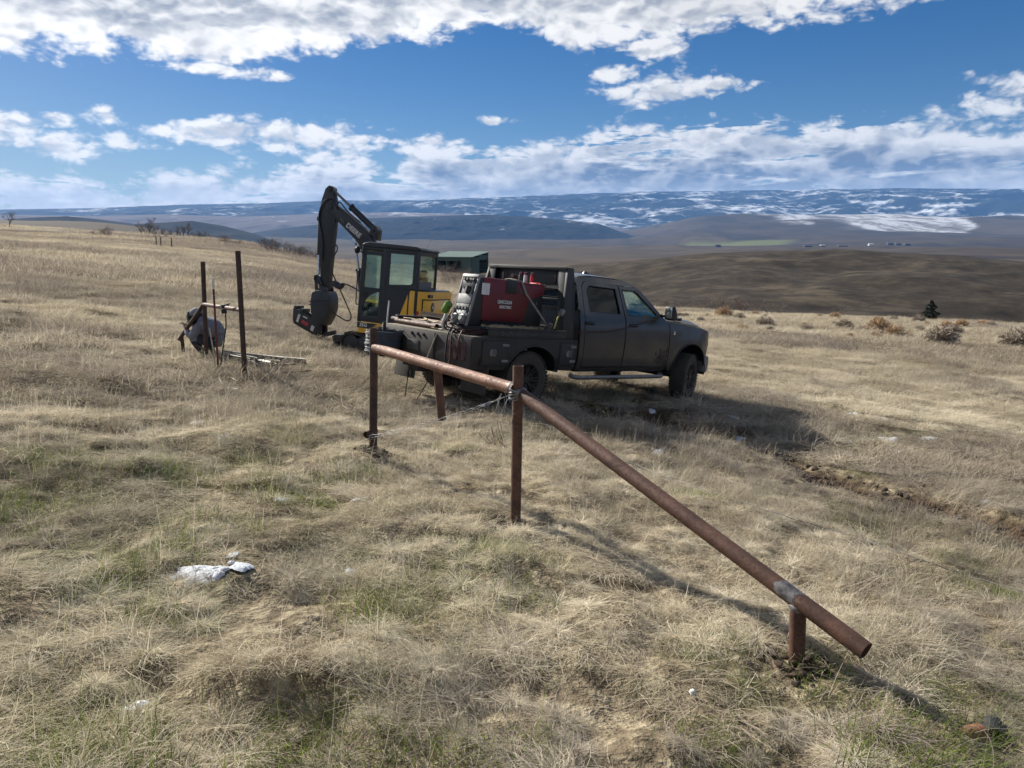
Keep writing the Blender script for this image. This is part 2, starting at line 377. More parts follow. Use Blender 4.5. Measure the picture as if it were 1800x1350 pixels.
def build_ground():
    fa = np.linspace(rad(-47), rad(47), 430); rest = np.linspace(rad(47), rad(313), 56)[1:-1]
    A = np.concatenate([fa, rest]); na = len(A)
    R = np.exp(np.linspace(math.log(.7), math.log(16000), 590)); nr = len(R)
    rr, aa = np.meshgrid(R, A, indexing='ij')
    x = rr*np.sin(aa); y = rr*np.cos(aa)
    a2 = (aa+math.pi) % (2*math.pi)-math.pi
    z = H(x, y)
    V = np.stack([x, y, z], -1).reshape(-1, 3)
    F = grid_faces(nr, na, True)
    c = len(V); V = np.vstack([V, [[0, 0, Hs(0, 0.001)]]])
    o = new_mesh_obj('ground', V, F, ground_near())
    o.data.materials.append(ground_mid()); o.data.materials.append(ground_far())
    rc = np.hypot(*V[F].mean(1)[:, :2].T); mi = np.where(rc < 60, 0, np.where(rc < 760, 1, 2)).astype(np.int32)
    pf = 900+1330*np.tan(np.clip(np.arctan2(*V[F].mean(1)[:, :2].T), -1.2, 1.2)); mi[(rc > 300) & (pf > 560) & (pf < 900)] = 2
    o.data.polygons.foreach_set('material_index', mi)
    # close the small hole under the camera
    bm = bmesh.new(); bm.from_mesh(o.data); bm.verts.ensure_lookup_table()
    for j in range(na): bm.faces.new((bm.verts[c], bm.verts[j], bm.verts[(j+1) % na])).smooth = True
    bmesh.ops.recalc_face_normals(bm, faces=bm.faces[-na:])
    bm.to_mesh(o.data); bm.free()
    X, Y, Z = V[:, 0].astype(float), V[:, 1].astype(float), V[:, 2].astype(float)
    r = np.hypot(X, Y); az = np.arctan2(X, Y)
    add_attr(o, 'soil', rut_mask(X, Y)*(r < 60))
    pxx = 900+1330*np.tan(np.clip(az, -1.2, 1.2))
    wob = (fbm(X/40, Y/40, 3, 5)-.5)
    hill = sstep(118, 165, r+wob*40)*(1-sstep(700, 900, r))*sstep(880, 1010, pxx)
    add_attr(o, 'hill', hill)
    heath = sstep(255, 300, r+wob*60)*(1-sstep(900, 1500, r))*(1-sstep(380, 560, pxx+wob*160))
    add_attr(o, 'heath', heath)
    # a green winter crop and a stubble field under snow, both out in the basin
    w2 = (fbm(X/260, Y/260, 4, 15)-.5)
    crop = sstep(3200, 3330, r+w2*160)*(1-sstep(4050, 4150, r+w2*200))*sstep(az_of(1205)-.01, az_of(1205)+.01, az+w2*.05)*(1-sstep(az_of(1395)-.02, az_of(1395)+.01, az+(4000-r)*4e-5))
    add_attr(o, 'crop', crop*.8)
    sn = sstep(5250, 5500, r+w2*900+(az-az_of(1450))*2600)*sstep(az_of(1310), az_of(1350), az+w2*.1)*(1-sstep(az_of(1690), az_of(1700), az+w2*.02))
    sn = sn*(.35+.65*sstep(.36, .5, fbm(X/120, Y/300, 4, 19)))
    add_attr(o, 'snowfield', np.clip(sn, 0, 1)*(r > 4800))
    o['kind'] = 'structure'; o['label'] = 'dry grass slope running down into a wide cultivated basin'
    return o
ground_obj = build_ground()

# far relief: each a heightfield with real depth, described by its skyline in the photograph
def mountain(name, label, r0, r1, r2, sky, az0, az1, base_px, rough, mat, seed, nr=110, na=520, gul=1.0):
    A = np.linspace(az0, az1, na); R = np.concatenate([np.linspace(r0, r1, nr), np.linspace(r1, r2, 14)[1:]])
    sx = np.array([az_of(p) for p, _ in sky]); 
    zt = np.array([z_at(p, q, r1) for p, q in sky])
    top = np.interp(A, sx, zt)
    zb = np.array([z_at(900+1330*math.tan(a), base_px, r0) for a in A])
    rr, aa = np.meshgrid(R, A, indexing='ij')
    x = rr*np.sin(aa); y = rr*np.cos(aa)
    t = np.clip((rr-r0)/(r1-r0), 0, 1)
    tj = np.clip(t+(fbm(x/rough, y/rough, 4, seed)-.5)*.5*gul*(1-t)*np.minimum(1, t*5), 0, 1)
    ridged = 1-np.abs(fbm(x/(rough*.55), y/(rough*.55), 5, seed+5)-.5)*2
    prof = tj**.85
    z = zb[None, :]*(1-prof)+top[None, :]*prof
    amp = (top-zb)[None, :]
    z = z+amp*(ridged-.75)*.42*gul*np.sin(np.clip(t, 0, 1)*math.pi)**.8
    z = z+amp*(fbm(x/(rough*.12), y/(rough*.12), 4, seed+9)-.5)*.10*gul*np.sin(np.clip(t, 0, 1)*math.pi)**.5
    back = np.clip((rr-r1)/(r2-r1), 0, 1)
    z = z*(1-back)+(zb[None, :]-40)*back
    win = np.minimum(sstep(0, .03, A-A[0]), sstep(0, .03, A[-1]-A))          # the ends and the foot run into the ground
    z = z-(1-win)[None, :]*.06*rr; z[0] -= .03*r0; z[-1] -= .03*r0
    V = np.stack([x, y, z], -1).reshape(-1, 3)
    o = new_mesh_obj(name, V, grid_faces(len(R), na), mat)
    o['kind'] = 'structure'; o['label'] = label
    return o
def make_mountain_material(name, rock, scrub, snow_lo, snow_amt, scale=.0016):
    m, t = mat_new(name)
    g = t.new('ShaderNodeNewGeometry'); P = g.outputs['Position']; N = t.sep(g.outputs['Normal'])
    c = t.mix(t.noise(P, scale*2.2, 7, .65), rock, scrub)
    s1 = t.noise(t.mapping(P, scale=(1, .6, 2.2)), scale, 8, .68); s2 = t.noise(P, scale*6, 6, .7)
    s = t.m('ADD', t.m('ADD', t.m('MULTIPLY', s1, .62), t.m('MULTIPLY', s2, .38)), t.mr(t.sep(P)[0], -7000, 5000, -.05, .02))
    # snow lies on the gentler ground and on the open benches
    s = t.m('ADD', s, t.m('MULTIPLY', t.m('SUBTRACT', N[2], .93), .8))
    s = t.m('ADD', s, t.mr(t.sep(P)[2], *snow_lo, smooth=False))
    c = t.mix(t.m('MULTIPLY', t.mr(s, .495, .64), snow_amt), c, (.80, .82, .86))
    t.put(t.b.inputs['Base Color'], c); t.b.inputs['Roughness'].default_value = 1; t.b.inputs['Specular IOR Level'].default_value = .05
    return m
M_FAR = make_mountain_material('snowy_plateau', (.030, .032, .03), (.016, .019, .018), (250, 900, .015, -.075), .78)
M_RIDGE = make_mountain_material('dark_canyon_wall', (.010, .012, .013), (.018, .019, .018), (0, 400, -.20, .06), .8, .003)
M_MESA = make_mountain_material('bare_mesa', (.17, .13, .11), (.10, .085, .075), (0, 500, -.16, .05), .8, .0014)
mountain('far_plateau', 'long flat-topped plateau with snow patches along the horizon', 8600, 12500, 15500,
         [(-400, 372), (0, 369), (180, 366), (330, 360), (480, 357), (600, 352), (720, 352), (840, 348), (900, 346), (1000, 341), (1150, 337), (1350, 334), (1550, 331.5), (1800, 332), (2200, 333)],
         rad(-46), rad(46), 408, 2300, M_FAR, 41)
mountain('left_mesa', 'pale brown tableland below the snowy plateau at left', 6600, 8300, 10500,
         [(-400, 378), (0, 377), (150, 380), (300, 377), (430, 381), (560, 376), (700, 373), (800, 376), (900, 384), (1050, 396), (1150, 409), (1300, 418)],
         rad(-46), rad(19), 420, 1700, M_MESA, 57, gul=.8)
mountain('canyon_ridge', 'dark blue canyon wall behind the excavator boom', 4900, 5900, 7000,
         [(330, 426), (400, 420), (450, 409), (520, 399), (580, 393), (640, 384), (700, 382), (760, 380), (850, 377), (930, 381), (1000, 387), (1050, 393), (1090, 408), (1130, 419)],
         rad(-24), rad(11), 424, 900, M_RIDGE, 63, gul=.9)
mountain('distant_hump', 'low blue hill on the left skyline', 3000, 3500, 4200,
         [(-200, 395), (0, 388), (60, 383), (130, 380), (190, 386), (250, 394), (300, 391), (345, 388), (400, 397), (450, 410), (500, 428), (560, 450)],
         rad(-42), rad(-14), 447, 800, M_RIDGE, 71, na=300, gul=.5)

def build_haze():
    me = bpy.data.meshes.new('haze'); bm = bmesh.new(); bmesh.ops.create_cube(bm, size=1.0)
    bmesh.ops.scale(bm, vec=(33000, 33000, 1340), verts=bm.verts)
    bmesh.ops.translate(bm, vec=(0, 0, 670-320), verts=bm.verts); bm.to_mesh(me); bm.free()
    m = bpy.data.materials.new('thin_blue_air'); m.use_nodes = True; t = NT(m.node_tree); t.n.clear()
    out = t.new('ShaderNodeOutputMaterial'); v = t.new('ShaderNodeVolumePrincipled')
    v.inputs['Color'].default_value = (.20, .47, 1.0, 1); v.inputs['Density'].default_value = HAZE
    v.inputs['Anisotropy'].default_value = 0.0
    t.l.new(v.outputs[0], out.inputs['Volume']); me.materials.append(m)
    o = bpy.data.objects.new('haze', me); COL.objects.link(o); o['kind'] = 'stuff'; o['label'] = 'thin blue haze in the air'
    o.display_type = 'WIRE'
HAZE = 5.0e-5
build_haze()
# ------------------------------------------------------------------ grass
def make_blade_material():
    m, t = mat_new('grass_blades'); t.n.remove(t.b)
    tint = attr(t, 'tint', 'INSTANCER'); grn = attr(t, 'green', 'INSTANCER'); gry = attr(t, 'grey', 'INSTANCER')
    rb = attr(t, 'rnd')
    straw = t.ramp(t.m('ADD', t.m('MULTIPLY', tint, .5), t.m('MULTIPLY', rb, .55)),
                   [(.0, (.11, .085, .058)), (.26, (.33, .275, .195)), (.58, (.62, .54, .40)), (1, (.88, .81, .66))])
    grey = t.mix(rb, (.17, .142, .118), (.42, .36, .30))
    gc = t.mix(rb, (.065, .10, .018), (.25, .31, .075))
    c = t.mix(gry, straw, grey)
    isg = attr(t, 'shoot')                    # 1 on young green blades
    P = t.new('ShaderNodeNewGeometry').outputs['Position']
    patch = t.mr(t.noise(P, .75, 2, .5), .47, .60)
    c = t.mix(t.m('MULTIPLY', t.m('MAXIMUM', isg, t.m('MULTIPLY', patch, .14)), grn), c, gc)
    d = t.new('ShaderNodeBsdfDiffuse'); t.put(d.inputs[0], c)
    tr = t.new('ShaderNodeBsdfTranslucent'); t.put(tr.inputs[0], c)
    a = t.new('ShaderNodeMixShader'); a.inputs[0].default_value = .38; t.l.new(d.outputs[0], a.inputs[1]); t.l.new(tr.outputs[0], a.inputs[2])
    t.l.new(a.outputs[0], t.out.inputs[0])
    return m
M_BLADE = make_blade_material()
def patch_mesh(name, n, R, lmin, lmax, width, lay, spread, segs=4, curl=.8, seed=0, clumps=14, green=0.0, stalk=0.0, hvar=.6, mop=0.0):
    """a patch of many curved blades grown in clumps; they lean along +X; lay = 0 upright .. 1 lying flat"""
    g = np.random.default_rng(seed)
    ca = g.uniform(0, 2*math.pi, clumps); cr = R*np.sqrt(g.uniform(0, 1, clumps)); cth = g.normal(0, spread*.8, clumps); ch = 1+hvar*g.uniform(-1, 1, clumps)
    k = g.integers(0, clumps, n); csz = R*.85/math.sqrt(clumps)
    px = cr[k]*np.cos(ca[k])+g.normal(0, csz, n); py = cr[k]*np.sin(ca[k])+g.normal(0, csz, n)
    loose = g.uniform(0, 1, n) < .28
    a = g.uniform(0, 2*math.pi, n); rr = R*1.1*np.sqrt(g.uniform(0, 1, n)); px = np.where(loose, rr*np.cos(a), px); py = np.where(loose, rr*np.sin(a), py)
    L = g.uniform(lmin, lmax, n)*np.where(loose, 1, ch[k]); th = np.where(loose, 0, cth[k])+g.normal(0, spread*.7, n)
    el = (1-lay)*math.pi/2*g.uniform(.7, 1.05, n)+lay*g.uniform(.0, .8, n)
    bend = g.uniform(.3, 1.0, n)*curl*(1+lay); side = g.normal(0, .6, n)*curl; w = width*g.uniform(.55, 1.35, n); rb = g.uniform(0, 1, n)
    gs = g.uniform(0, 1, n) < green; L = np.where(gs, g.uniform(.05, .13, n), L); el = np.where(gs, g.uniform(.7, 1.5, n), el)
    stk = g.uniform(0, 1, n) < stalk; L = np.where(stk, g.uniform(.22, .48, n), L); el = np.where(stk, g.uniform(1.1, 1.57, n), el); bend = np.where(stk, bend*.2, bend); w = np.where(stk, w*.75, w)
    if mop:                                   # a tussock: blades rise from the middle and fall outwards all round
        mr_ = np.abs(g.normal(0, R*.50, n)); ma = g.uniform(0, 2*math.pi, n); px = mr_*np.cos(ma); py = mr_*np.sin(ma)
        keep_dir = g.uniform(0, 1, n) < .30
        th = np.where(keep_dir, g.normal(0, .8, n), ma+g.normal(0, .7, n)); th = np.where(g.uniform(0, 1, n) < .35, g.uniform(0, 6.28, n), th); L = g.uniform(lmin, lmax, n); el = g.uniform(.05, .85, n)*(1-.35*mr_/R); bend = g.uniform(.7, 2.0, n); side = g.normal(0, 1.3, n)
        L = np.where(gs, g.uniform(.05, .12, n), L); L = np.where(stk, g.uniform(.2, .4, n), L); el = np.where(stk, g.uniform(1.0, 1.5, n), el); bend = np.where(stk, .3, bend)
    p = np.stack([px, py, np.full(n, -.02)+(mop*np.exp(-(px**2+py**2)/(R*.5)**2) if mop else 0)], -1); V = np.zeros((n, segs+1, 2, 3)); lift = g.uniform(.0, .05, n)
    for s in range(segs+1):
        t = s/segs
        d = np.stack([np.cos(el)*np.cos(th), np.cos(el)*np.sin(th), np.sin(el)], -1)
        sd = np.stack([-np.sin(th), np.cos(th), .5*np.sin(rb*40)], -1)*(w*(1-.75*t)*.5)[:, None]
        V[:, s, 0] = p-sd; V[:, s, 1] = p+sd
        p = p+d*(L/segs)[:, None]
        el = el-bend*(1.1/segs)*(.4+1.2*t); th = th+side/segs
        el = np.where(p[:, 2] < lift, np.maximum(el, g.uniform(-.03, .18, n)), el)
    b = (np.arange(n)*(segs+1)*2)[:, None]+2*np.arange(segs)[None, :]
    F = np.stack([b, b+1, b+3, b+2], -1).reshape(-1, 4)
    o = new_mesh_obj(name, V.reshape(-1, 3), F, M_BLADE); COL.objects.unlink(o)
    per = (segs+1)*2
    add_attr(o, 'rnd', np.repeat(rb, per)); add_attr(o, 'shoot', np.repeat(gs.astype(float), per))
    return o
def scatter(name, label, tufts, P, yaw, scl, tilt, which, attrs):
    """one stuff object: geometry nodes put a tuft on every point"""
    me = bpy.data.meshes.new(name); n = len(P)
    me.vertices.add(n); me.vertices.foreach_set('co', np.asarray(P, np.float32).ravel())
    rot = np.zeros((n, 3), np.float32); rot[:, 0] = tilt[:, 0]; rot[:, 1] = tilt[:, 1]; rot[:, 2] = yaw
    at = me.attributes.new('rot', 'FLOAT_VECTOR', 'POINT'); at.data.foreach_set('vector', rot.ravel())
    at = me.attributes.new('scl', 'FLOAT_VECTOR', 'POINT'); at.data.foreach_set('vector', np.asarray(scl, np.float32).ravel())
    at = me.attributes.new('which', 'INT', 'POINT'); at.data.foreach_set('value', np.asarray(which, np.int32))
    for k, v in attrs.items():
        at = me.attributes.new(k, 'FLOAT', 'POINT'); at.data.foreach_set('value', np.asarray(v, np.float32))
    o = bpy.data.objects.new(name, me); COL.objects.link(o)
    coll = bpy.data.collections.new(name+'_tufts')
    for i, tf in enumerate(tufts): tf.name = '%s_tuft_%02d' % (name, i); coll.objects.link(tf)
    ng = bpy.data.node_groups.new(name, 'GeometryNodeTree')
    ng.interface.new_socket('Geometry', in_out='INPUT', socket_type='NodeSocketGeometry')
    ng.interface.new_socket('Geometry', in_out='OUTPUT', socket_type='NodeSocketGeometry')
    N = ng.nodes; L = ng.links
    gi = N.new('NodeGroupInput'); go = N.new('NodeGroupOutput')
    ci = N.new('GeometryNodeCollectionInfo'); ci.inputs['Collection'].default_value = coll
    ci.inputs['Separate Children'].default_value = True; ci.inputs['Reset Children'].default_value = True
    ip = N.new('GeometryNodeInstanceOnPoints'); ip.inputs['Pick Instance'].default_value = True
    def na(nm, dt):
        q = N.new('GeometryNodeInputNamedAttribute'); q.data_type = dt; q.inputs['Name'].default_value = nm; return q.outputs['Attribute']
    L.new(gi.outputs[0], ip.inputs['Points']); L.new(ci.outputs[0], ip.inputs['Instance'])
    L.new(na('which', 'INT'), ip.inputs['Instance Index'])
    e2r = N.new('FunctionNodeEulerToRotation'); L.new(na('rot', 'FLOAT_VECTOR'), e2r.inputs[0]); L.new(e2r.outputs[0], ip.inputs['Rotation'])
    L.new(na('scl', 'FLOAT_VECTOR'), ip.inputs['Scale'])
    L.new(ip.outputs[0], go.inputs[0])
    md = o.modifiers.new('scatter', 'NODES'); md.node_group = ng
    o['kind'] = 'stuff'; o['label'] = label
    return o
SNOW = []            # filled in below: (x, y, a, b, angle)
def snow_mask(x, y, grow=0.0):
    m = np.zeros_like(x)
    for sx, sy, a, b, an in SNOW:
        c, s = math.cos(an), math.sin(an); dx = x-sx; dy = y-sy
        m = np.maximum(m, 1-sstep(.55, 1.05, np.hypot((dx*c+dy*s)/(a+grow), (-dx*s+dy*c)/(b+grow))))
    return m
# snow patches: photo x, y and half width / half height in photo pixels
for sx, sy, hw, hh in ((345, 1009, 58, 13), (428, 998, 24, 9), (408, 979, 14, 5), (235, 1248, 26, 10), (636, 880, 14, 3), (495, 880, 14, 4), (617, 1010, 10, 4), (1158, 796, 16, 6), (1300, 771, 11, 4), (1282, 732, 13, 4),
                       (1484, 775, 17, 4), (1560, 773, 20, 4), (1503, 728, 9, 5), (1552, 735, 12, 4), (1664, 755, 12, 6), (1735, 882, 12, 5), (1636, 770, 12, 3), (1440, 750, 14, 3), (1575, 793, 12, 3),
                       (515, 602, 12, 4), (345, 744, 14, 4), (392, 769, 10, 3), (1203, 703, 8, 2.5), (855, 714, 10, 3), (1146, 724, 7, 3), (955, 676, 5, 3), (520, 646, 9, 3), (305, 500, 10, 2)):
    g = ground(sx, sy); k = g.length/F_PX; a_ = max(.05, hw*k); b_ = min(max(.05, hh*k/max(.10, -g.z/g.length-.04)), 1.3*a_)
    SNOW.append((g.x, g.y, a_, b_, -math.atan2(g.x, g.y)))
def make_snow():
    V = []; F = []; n = 26; th = np.arange(n)*2*math.pi/n; base = 0; g = random.Random(77)
    for k, (sx, sy, a, b, an) in enumerate(SNOW):
        c, s = math.cos(an), math.sin(an); m = 3+int(min(6, a*9))
        for j in range(m):                                 # each patch is several melting remnants
            ox, oy = (g.uniform(-.75, .75)*a, g.uniform(-.7, .7)*b) if j else (0, 0); f = g.uniform(.2, .55) if j else .7
            w = 1+1.1*(fbm(np.cos(th)*2.6+k*9.1+j*3.3, np.sin(th)*2.6, 3, 88)-.5)
            t = np.linspace(0, 1, 5)[:, None]
            lx = ox+a*f*t*w*np.cos(th); ly = oy+b*f*t*w*np.sin(th); x = sx+lx*c-ly*s; y = sy+lx*s+ly*c
            z = H(x, y)+.020+(.030*(1-t**3)-.03)*min(1, b*5)+.006*(RNG.uniform(0, 1, x.shape)-.5)*(1-t)
            V.append(np.stack([x, y, z], -1).reshape(-1, 3)); F.append(grid_faces(5, n, True)+base); base += 5*n
    V = np.vstack(V); F = np.vstack(F)
    m, t = mat_new('melting_snow'); P = t.new('ShaderNodeNewGeometry').outputs['Position']
    t.put(t.b.inputs['Base Color'], t.mix(t.noise(P, 22, 5, .7), (.50, .54, .60), (.82, .84, .87)))
    t.b.inputs['Roughness'].default_value = .55; t.b.inputs['Subsurface Weight'].default_value = .15
    bmp = t.new('ShaderNodeBump'); bmp.inputs['Distance'].default_value = .02; t.put(bmp.inputs['Height'], t.noise(P, 60, 4, .7)); t.l.new(bmp.outputs[0], t.b.inputs['Normal'])
    o = new_mesh_obj('snow', V, F, m); o['kind'] = 'stuff'; o['label'] = 'small melting snow patches left between the grass'
make_snow()

KEEP_OUT = []        # (x, y, radius): bare spots
def sample(r0, r1, dens, amax=rad(43)):
    n = int(dens*amax*(r1*r1-r0*r0)); r = np.sqrt(RNG.uniform(r0*r0, r1*r1, n)); a = RNG.uniform(-amax, amax, n)
    return r*np.sin(a), r*np.cos(a)
LAID = [ground(*q) for q in ((1500, 715), (1560, 728), (1640, 722), (1700, 745), (1600, 745))]
def laid(x, y):
    """grass pressed flat where the truck turned round"""
    m = np.zeros_like(x)
    for g in LAID: m = np.maximum(m, 1-sstep(.3, 1.3, np.hypot((x-g.x), (y-g.y)*.8)+(fbm(x*1.1, y*1.1, 2, 171)-.5)))
    return m
def fields(x, y):
    """what grows where: greenness, greyness, laid-over direction, tallness"""
    f1 = fbm(x*.55+3, y*.55+9, 4, 101); f2 = fbm(x*.22+31, y*.22, 4, 111); f3 = fbm(x*1.6, y*1.6, 3, 121)
    r = np.hypot(x, y)
    green = sstep(.47, .58, f1*.6+f3*.4+.02*(x < .5)+.03*(r < 4.2))*(1-sstep(4.2, 8.5, r))
    grey = sstep(.42, .60, f2)*.85
    ang = (fbm(x*.35, y*.35, 3, 131)-.5)*9.0-.5+(fbm(x*1.5, y*1.5, 2, 141)-.5)*4.0
    tall = sstep(.35, .7, f2*.5+f3*.5)*(1-.8*laid(x, y))
    return green, grey, ang, tall
def jgrid(step, r0, r1, amax=rad(43)):
    """jittered grid of patch positions inside the wedge the photograph shows"""
    xs = np.arange(-r1, r1, step); ys = np.arange(0, r1, step); x, y = np.meshgrid(xs, ys); x = x.ravel(); y = y.ravel()
    x = x+RNG.uniform(-.5, .5, len(x))*step; y = y+RNG.uniform(-.5, .5, len(y))*step
    r = np.hypot(x, y); k = (r > r0) & (r < r1) & (np.abs(np.arctan2(x, y)) < amax); return x[k], y[k]
def tilt_of(x, y, yaw, e):
    """tilt a patch to the slope of the land (expressed in the patch's own turned frame)"""
    gx = (H(x+e, y)-H(x-e, y))/(2*e); gy = (H(x, y+e)-H(x, y-e))/(2*e)
    c, s = np.cos(yaw), np.sin(yaw); lx = gx*c+gy*s; ly = -gx*s+gy*c
    return np.stack([np.arctan(ly), -np.arctan(lx)], -1)
def build_grass():
    T = []
    for i in range(4): T.append(patch_mesh('lain', 1100, .30, .07, .24, .0030, .80, 1.1, 5, 1.3, 300+i, 26, green=.05, stalk=.012))     # 0-3 matted straw
    for i in range(3): T.append(patch_mesh('arch', 900, .26, .07, .22, .0029, .45, 1.5, 5, 1.3, 320+i, 18, green=.10, stalk=.03))        # 4-6 arching tussocks
    for i in range(3): T.append(patch_mesh('green', 950, .30, .05, .16, .0031, .75, 1.4, 4, .8, 340+i, 20, green=.62, stalk=.008))        # 7-9 young green among straw
    for i in range(2): T.append(patch_mesh('stalk', 420, .30, .12, .34, .0034, .6, 1.4, 4, .8, 360+i, 10, green=.08, stalk=.12))         # 10-11 thin with dry stalks
    NM = len(T)
    for i in range(5): T.append(patch_mesh('mop', 480, .12, .07, .21, .0030, .5, 1, 5, 1, 380+i, 8, green=.06, stalk=.015, mop=.045))       # 12-16 tussocks
    x, y = jgrid(.43, 1.25, 9.3)
    gr, gy, ang, tall = fields(x, y); n = len(x)
    soil = rut_mask(x, y, .25)*1.2; sn = snow_mask(x, y, .0)*.8; thin = fbm(x*.8+50, y*.8, 3, 151)      # worn places where the soil shows
    keep = (RNG.uniform(0, 1, n) > np.maximum(soil*.93, sn*1.2)) & ~((thin < .31) & (RNG.uniform(0, 1, n) < .8))
    x, y, gr, gy, ang, tall = [q[keep] for q in (x, y, gr, gy, ang, tall)]; n = len(x)
    u = RNG.uniform(0, 1, n)
    kind = np.where(u < gr*.75, 2, np.where(RNG.uniform(0, 1, n) < .22+.4*tall, 1, np.where(RNG.uniform(0, 1, n) < .12, 3, 0)))
    which = np.select([kind == 0, kind == 1, kind == 2], [RNG.integers(0, 4, n), RNG.integers(4, 7, n), RNG.integers(7, 10, n)], RNG.integers(10, 12, n))
    s = RNG.uniform(.8, 1.15, n); sc = np.stack([s, s, s*np.where(kind == 2, .95, np.where(kind == 1, .55+.4*tall, .40+.45*tall))], -1)
    mx, my = jgrid(.215, 1.25, 9.6); mk = (RNG.uniform(0, 1, len(mx)) > np.maximum(rut_mask(mx, my, .2), snow_mask(mx, my, .0)*.85)) & (fbm(mx*1.3+9, my*1.3, 3, 181) > .33) & (RNG.uniform(0, 1, len(mx)) > .6*fields(mx, my)[0])
    mx, my = mx[mk], my[mk]; m_ = len(mx); mg, mgy, man, mt = fields(mx, my); ms = RNG.uniform(.5, 1.2, m_)*(.8+.4*mt)
    x = np.concatenate([x, mx]); y = np.concatenate([y, my]); gr = np.concatenate([gr, mg]); gy = np.concatenate([gy, mgy]); ang = np.concatenate([ang, man]); tall = np.concatenate([tall, mt]); kind = np.concatenate([kind, np.full(m_, 4)]); which = np.concatenate([which, RNG.integers(NM, NM+5, m_)])
    sc = np.vstack([sc, np.stack([ms, ms, ms*RNG.uniform(.5, .95, m_)], -1)]); n = len(x)
    at = dict(tint=np.clip(.55*RNG.uniform(0, 1, n)+1.0*(fbm(x*.9, y*.9, 3, 161)-.28)+np.where(kind == 4, .34, 0), 0, 1), green=np.clip(.35+gr, 0, 1), grey=np.clip(gy*RNG.uniform(.3, 1.1, n), 0, 1))
    yaw = ang+RNG.normal(0, .35, n)
    scatter('grass', 'matted dry grass with green shoots in the foreground', T, np.stack([x, y, H(x, y)], -1), yaw, sc, tilt_of(x, y, yaw, .13), which, at)
    # middle distance
    T = []
    for i in range(4): T.append(patch_mesh('lain', 1000, .62, .18, .44, .0075, .84, .75, 4, .95, 400+i, 12, green=.03, stalk=.02))
    for i in range(3): T.append(patch_mesh('arch', 1000, .60, .16, .38, .007, .40, 1.4, 4, 1.0, 420+i, 10, green=.05, stalk=.06))
    for i in range(3): T.append(patch_mesh('stalk', 1000, .62, .16, .38, .0068, .30, 1.5, 3, .6, 440+i, 14, green=.02, stalk=.35))
    NM = len(T)
    for i in range(4): T.append(patch_mesh('mop', 420, .26, .16, .38, .0075, .5, 1, 4, 1, 480+i, 8, green=.02, stalk=.04, mop=.06))
    x, y = jgrid(.86, 8.8, 34.5)
    gr, gy, ang, tall = fields(x, y); n = len(x)
    keep = RNG.uniform(0, 1, n) > np.maximum(rut_mask(x, y, .34)*1.2, snow_mask(x, y, .25)*1.2)
    x, y, gr, gy, ang, tall = [q[keep] for q in (x, y, gr, gy, ang, tall)]; n = len(x); r = np.hypot(x, y)
    ld = laid(x, y); stand = np.clip(sstep(15, 30, r)*.75+tall*.3-.15-2*ld, 0, .85); u = RNG.uniform(0, 1, n)
    kind = np.where(u < stand*.7, 2, np.where(u < stand*.7+.25, 1, 0))
    which = np.select([kind == 0, kind == 1], [RNG.integers(0, 4, n), RNG.integers(4, 7, n)], RNG.integers(7, 10, n))
    s = RNG.uniform(.85, 1.2, n); sc = np.stack([s, s, s*np.where(kind == 0, RNG.uniform(.32, .62, n), .32+.32*tall)], -1)
    mx, my = jgrid(.52, 8.8, 30.0); mk = (RNG.uniform(0, 1, len(mx)) > np.maximum(rut_mask(mx, my, .12), snow_mask(mx, my, .12)*1.2)) & (fbm(mx*.8+9, my*.8, 3, 181) > .36)
    mx, my = mx[mk], my[mk]; m_ = len(mx); mg, mgy, man, mt = fields(mx, my); ms = RNG.uniform(.5, 1.3, m_)*(.8+.4*mt)
    x = np.concatenate([x, mx]); y = np.concatenate([y, my]); gr = np.concatenate([gr, mg]); gy = np.concatenate([gy, mgy]); ang = np.concatenate([ang, man]); tall = np.concatenate([tall, mt]); kind = np.concatenate([kind, np.full(m_, 4)]); which = np.concatenate([which, RNG.integers(NM, NM+4, m_)]); ld = laid(x, y)
    sc = np.vstack([sc, np.stack([ms, ms, ms*RNG.uniform(.45, .85, m_)], -1)]); n = len(x)
    at = dict(tint=np.clip(.35*RNG.uniform(0, 1, n)+.9*(fbm(x*.5, y*.5, 3, 161)-.20)+.6*ld+np.where(kind == 4, .25, 0), 0, 1), green=np.clip(.3+gr, 0, 1), grey=np.clip(gy*RNG.uniform(.3, 1.1, n)+np.where(kind == 2, .2, 0)-ld, 0, 1))
    yaw = ang+RNG.normal(0, .4, n)
    scatter('field_grass', 'dry grass standing and lying around the vehicles', T, np.stack([x, y, H(x, y)], -1), yaw, sc, tilt_of(x, y, yaw, .4), which, at)
    # far field
    T = []
    for i in range(4): T.append(patch_mesh('stalk', 900, 1.9, .18, .50, .020, .30, 1.5, 3, .6, 500+i, 22, stalk=.25))
    for i in range(2): T.append(patch_mesh('lain', 900, 1.9, .3, .6, .022, .75, .9, 3, .8, 520+i, 22, stalk=.05))
    x, y = jgrid(2.3, 33.5, 135.0, rad(40))
    gr, gy, ang, tall = fields(x*.4, y*.4); n = len(x); r = np.hypot(x, y)
    which = np.where(RNG.uniform(0, 1, n) < .65, RNG.integers(0, 4, n), RNG.integers(4, 6, n))
    s = RNG.uniform(.8, 1.2, n); sc = np.stack([s, s, s*(.34+.45*tall)], -1)
    at = dict(tint=np.clip(.4*RNG.uniform(0, 1, n)+.9*(fbm(x*.12, y*.12, 4, 161)-.25), 0, 1), green=np.zeros(n), grey=np.clip(gy*RNG.uniform(.4, 1.1, n)+.1, 0, 1))
    yaw = ang
    x4, y4 = jgrid(6.5, 128.0, 290.0, rad(40)); g4, gy4, an4, ta4 = fields(x4*.15, y4*.15); n4 = len(x4); a4 = np.arctan2(x4, y4)
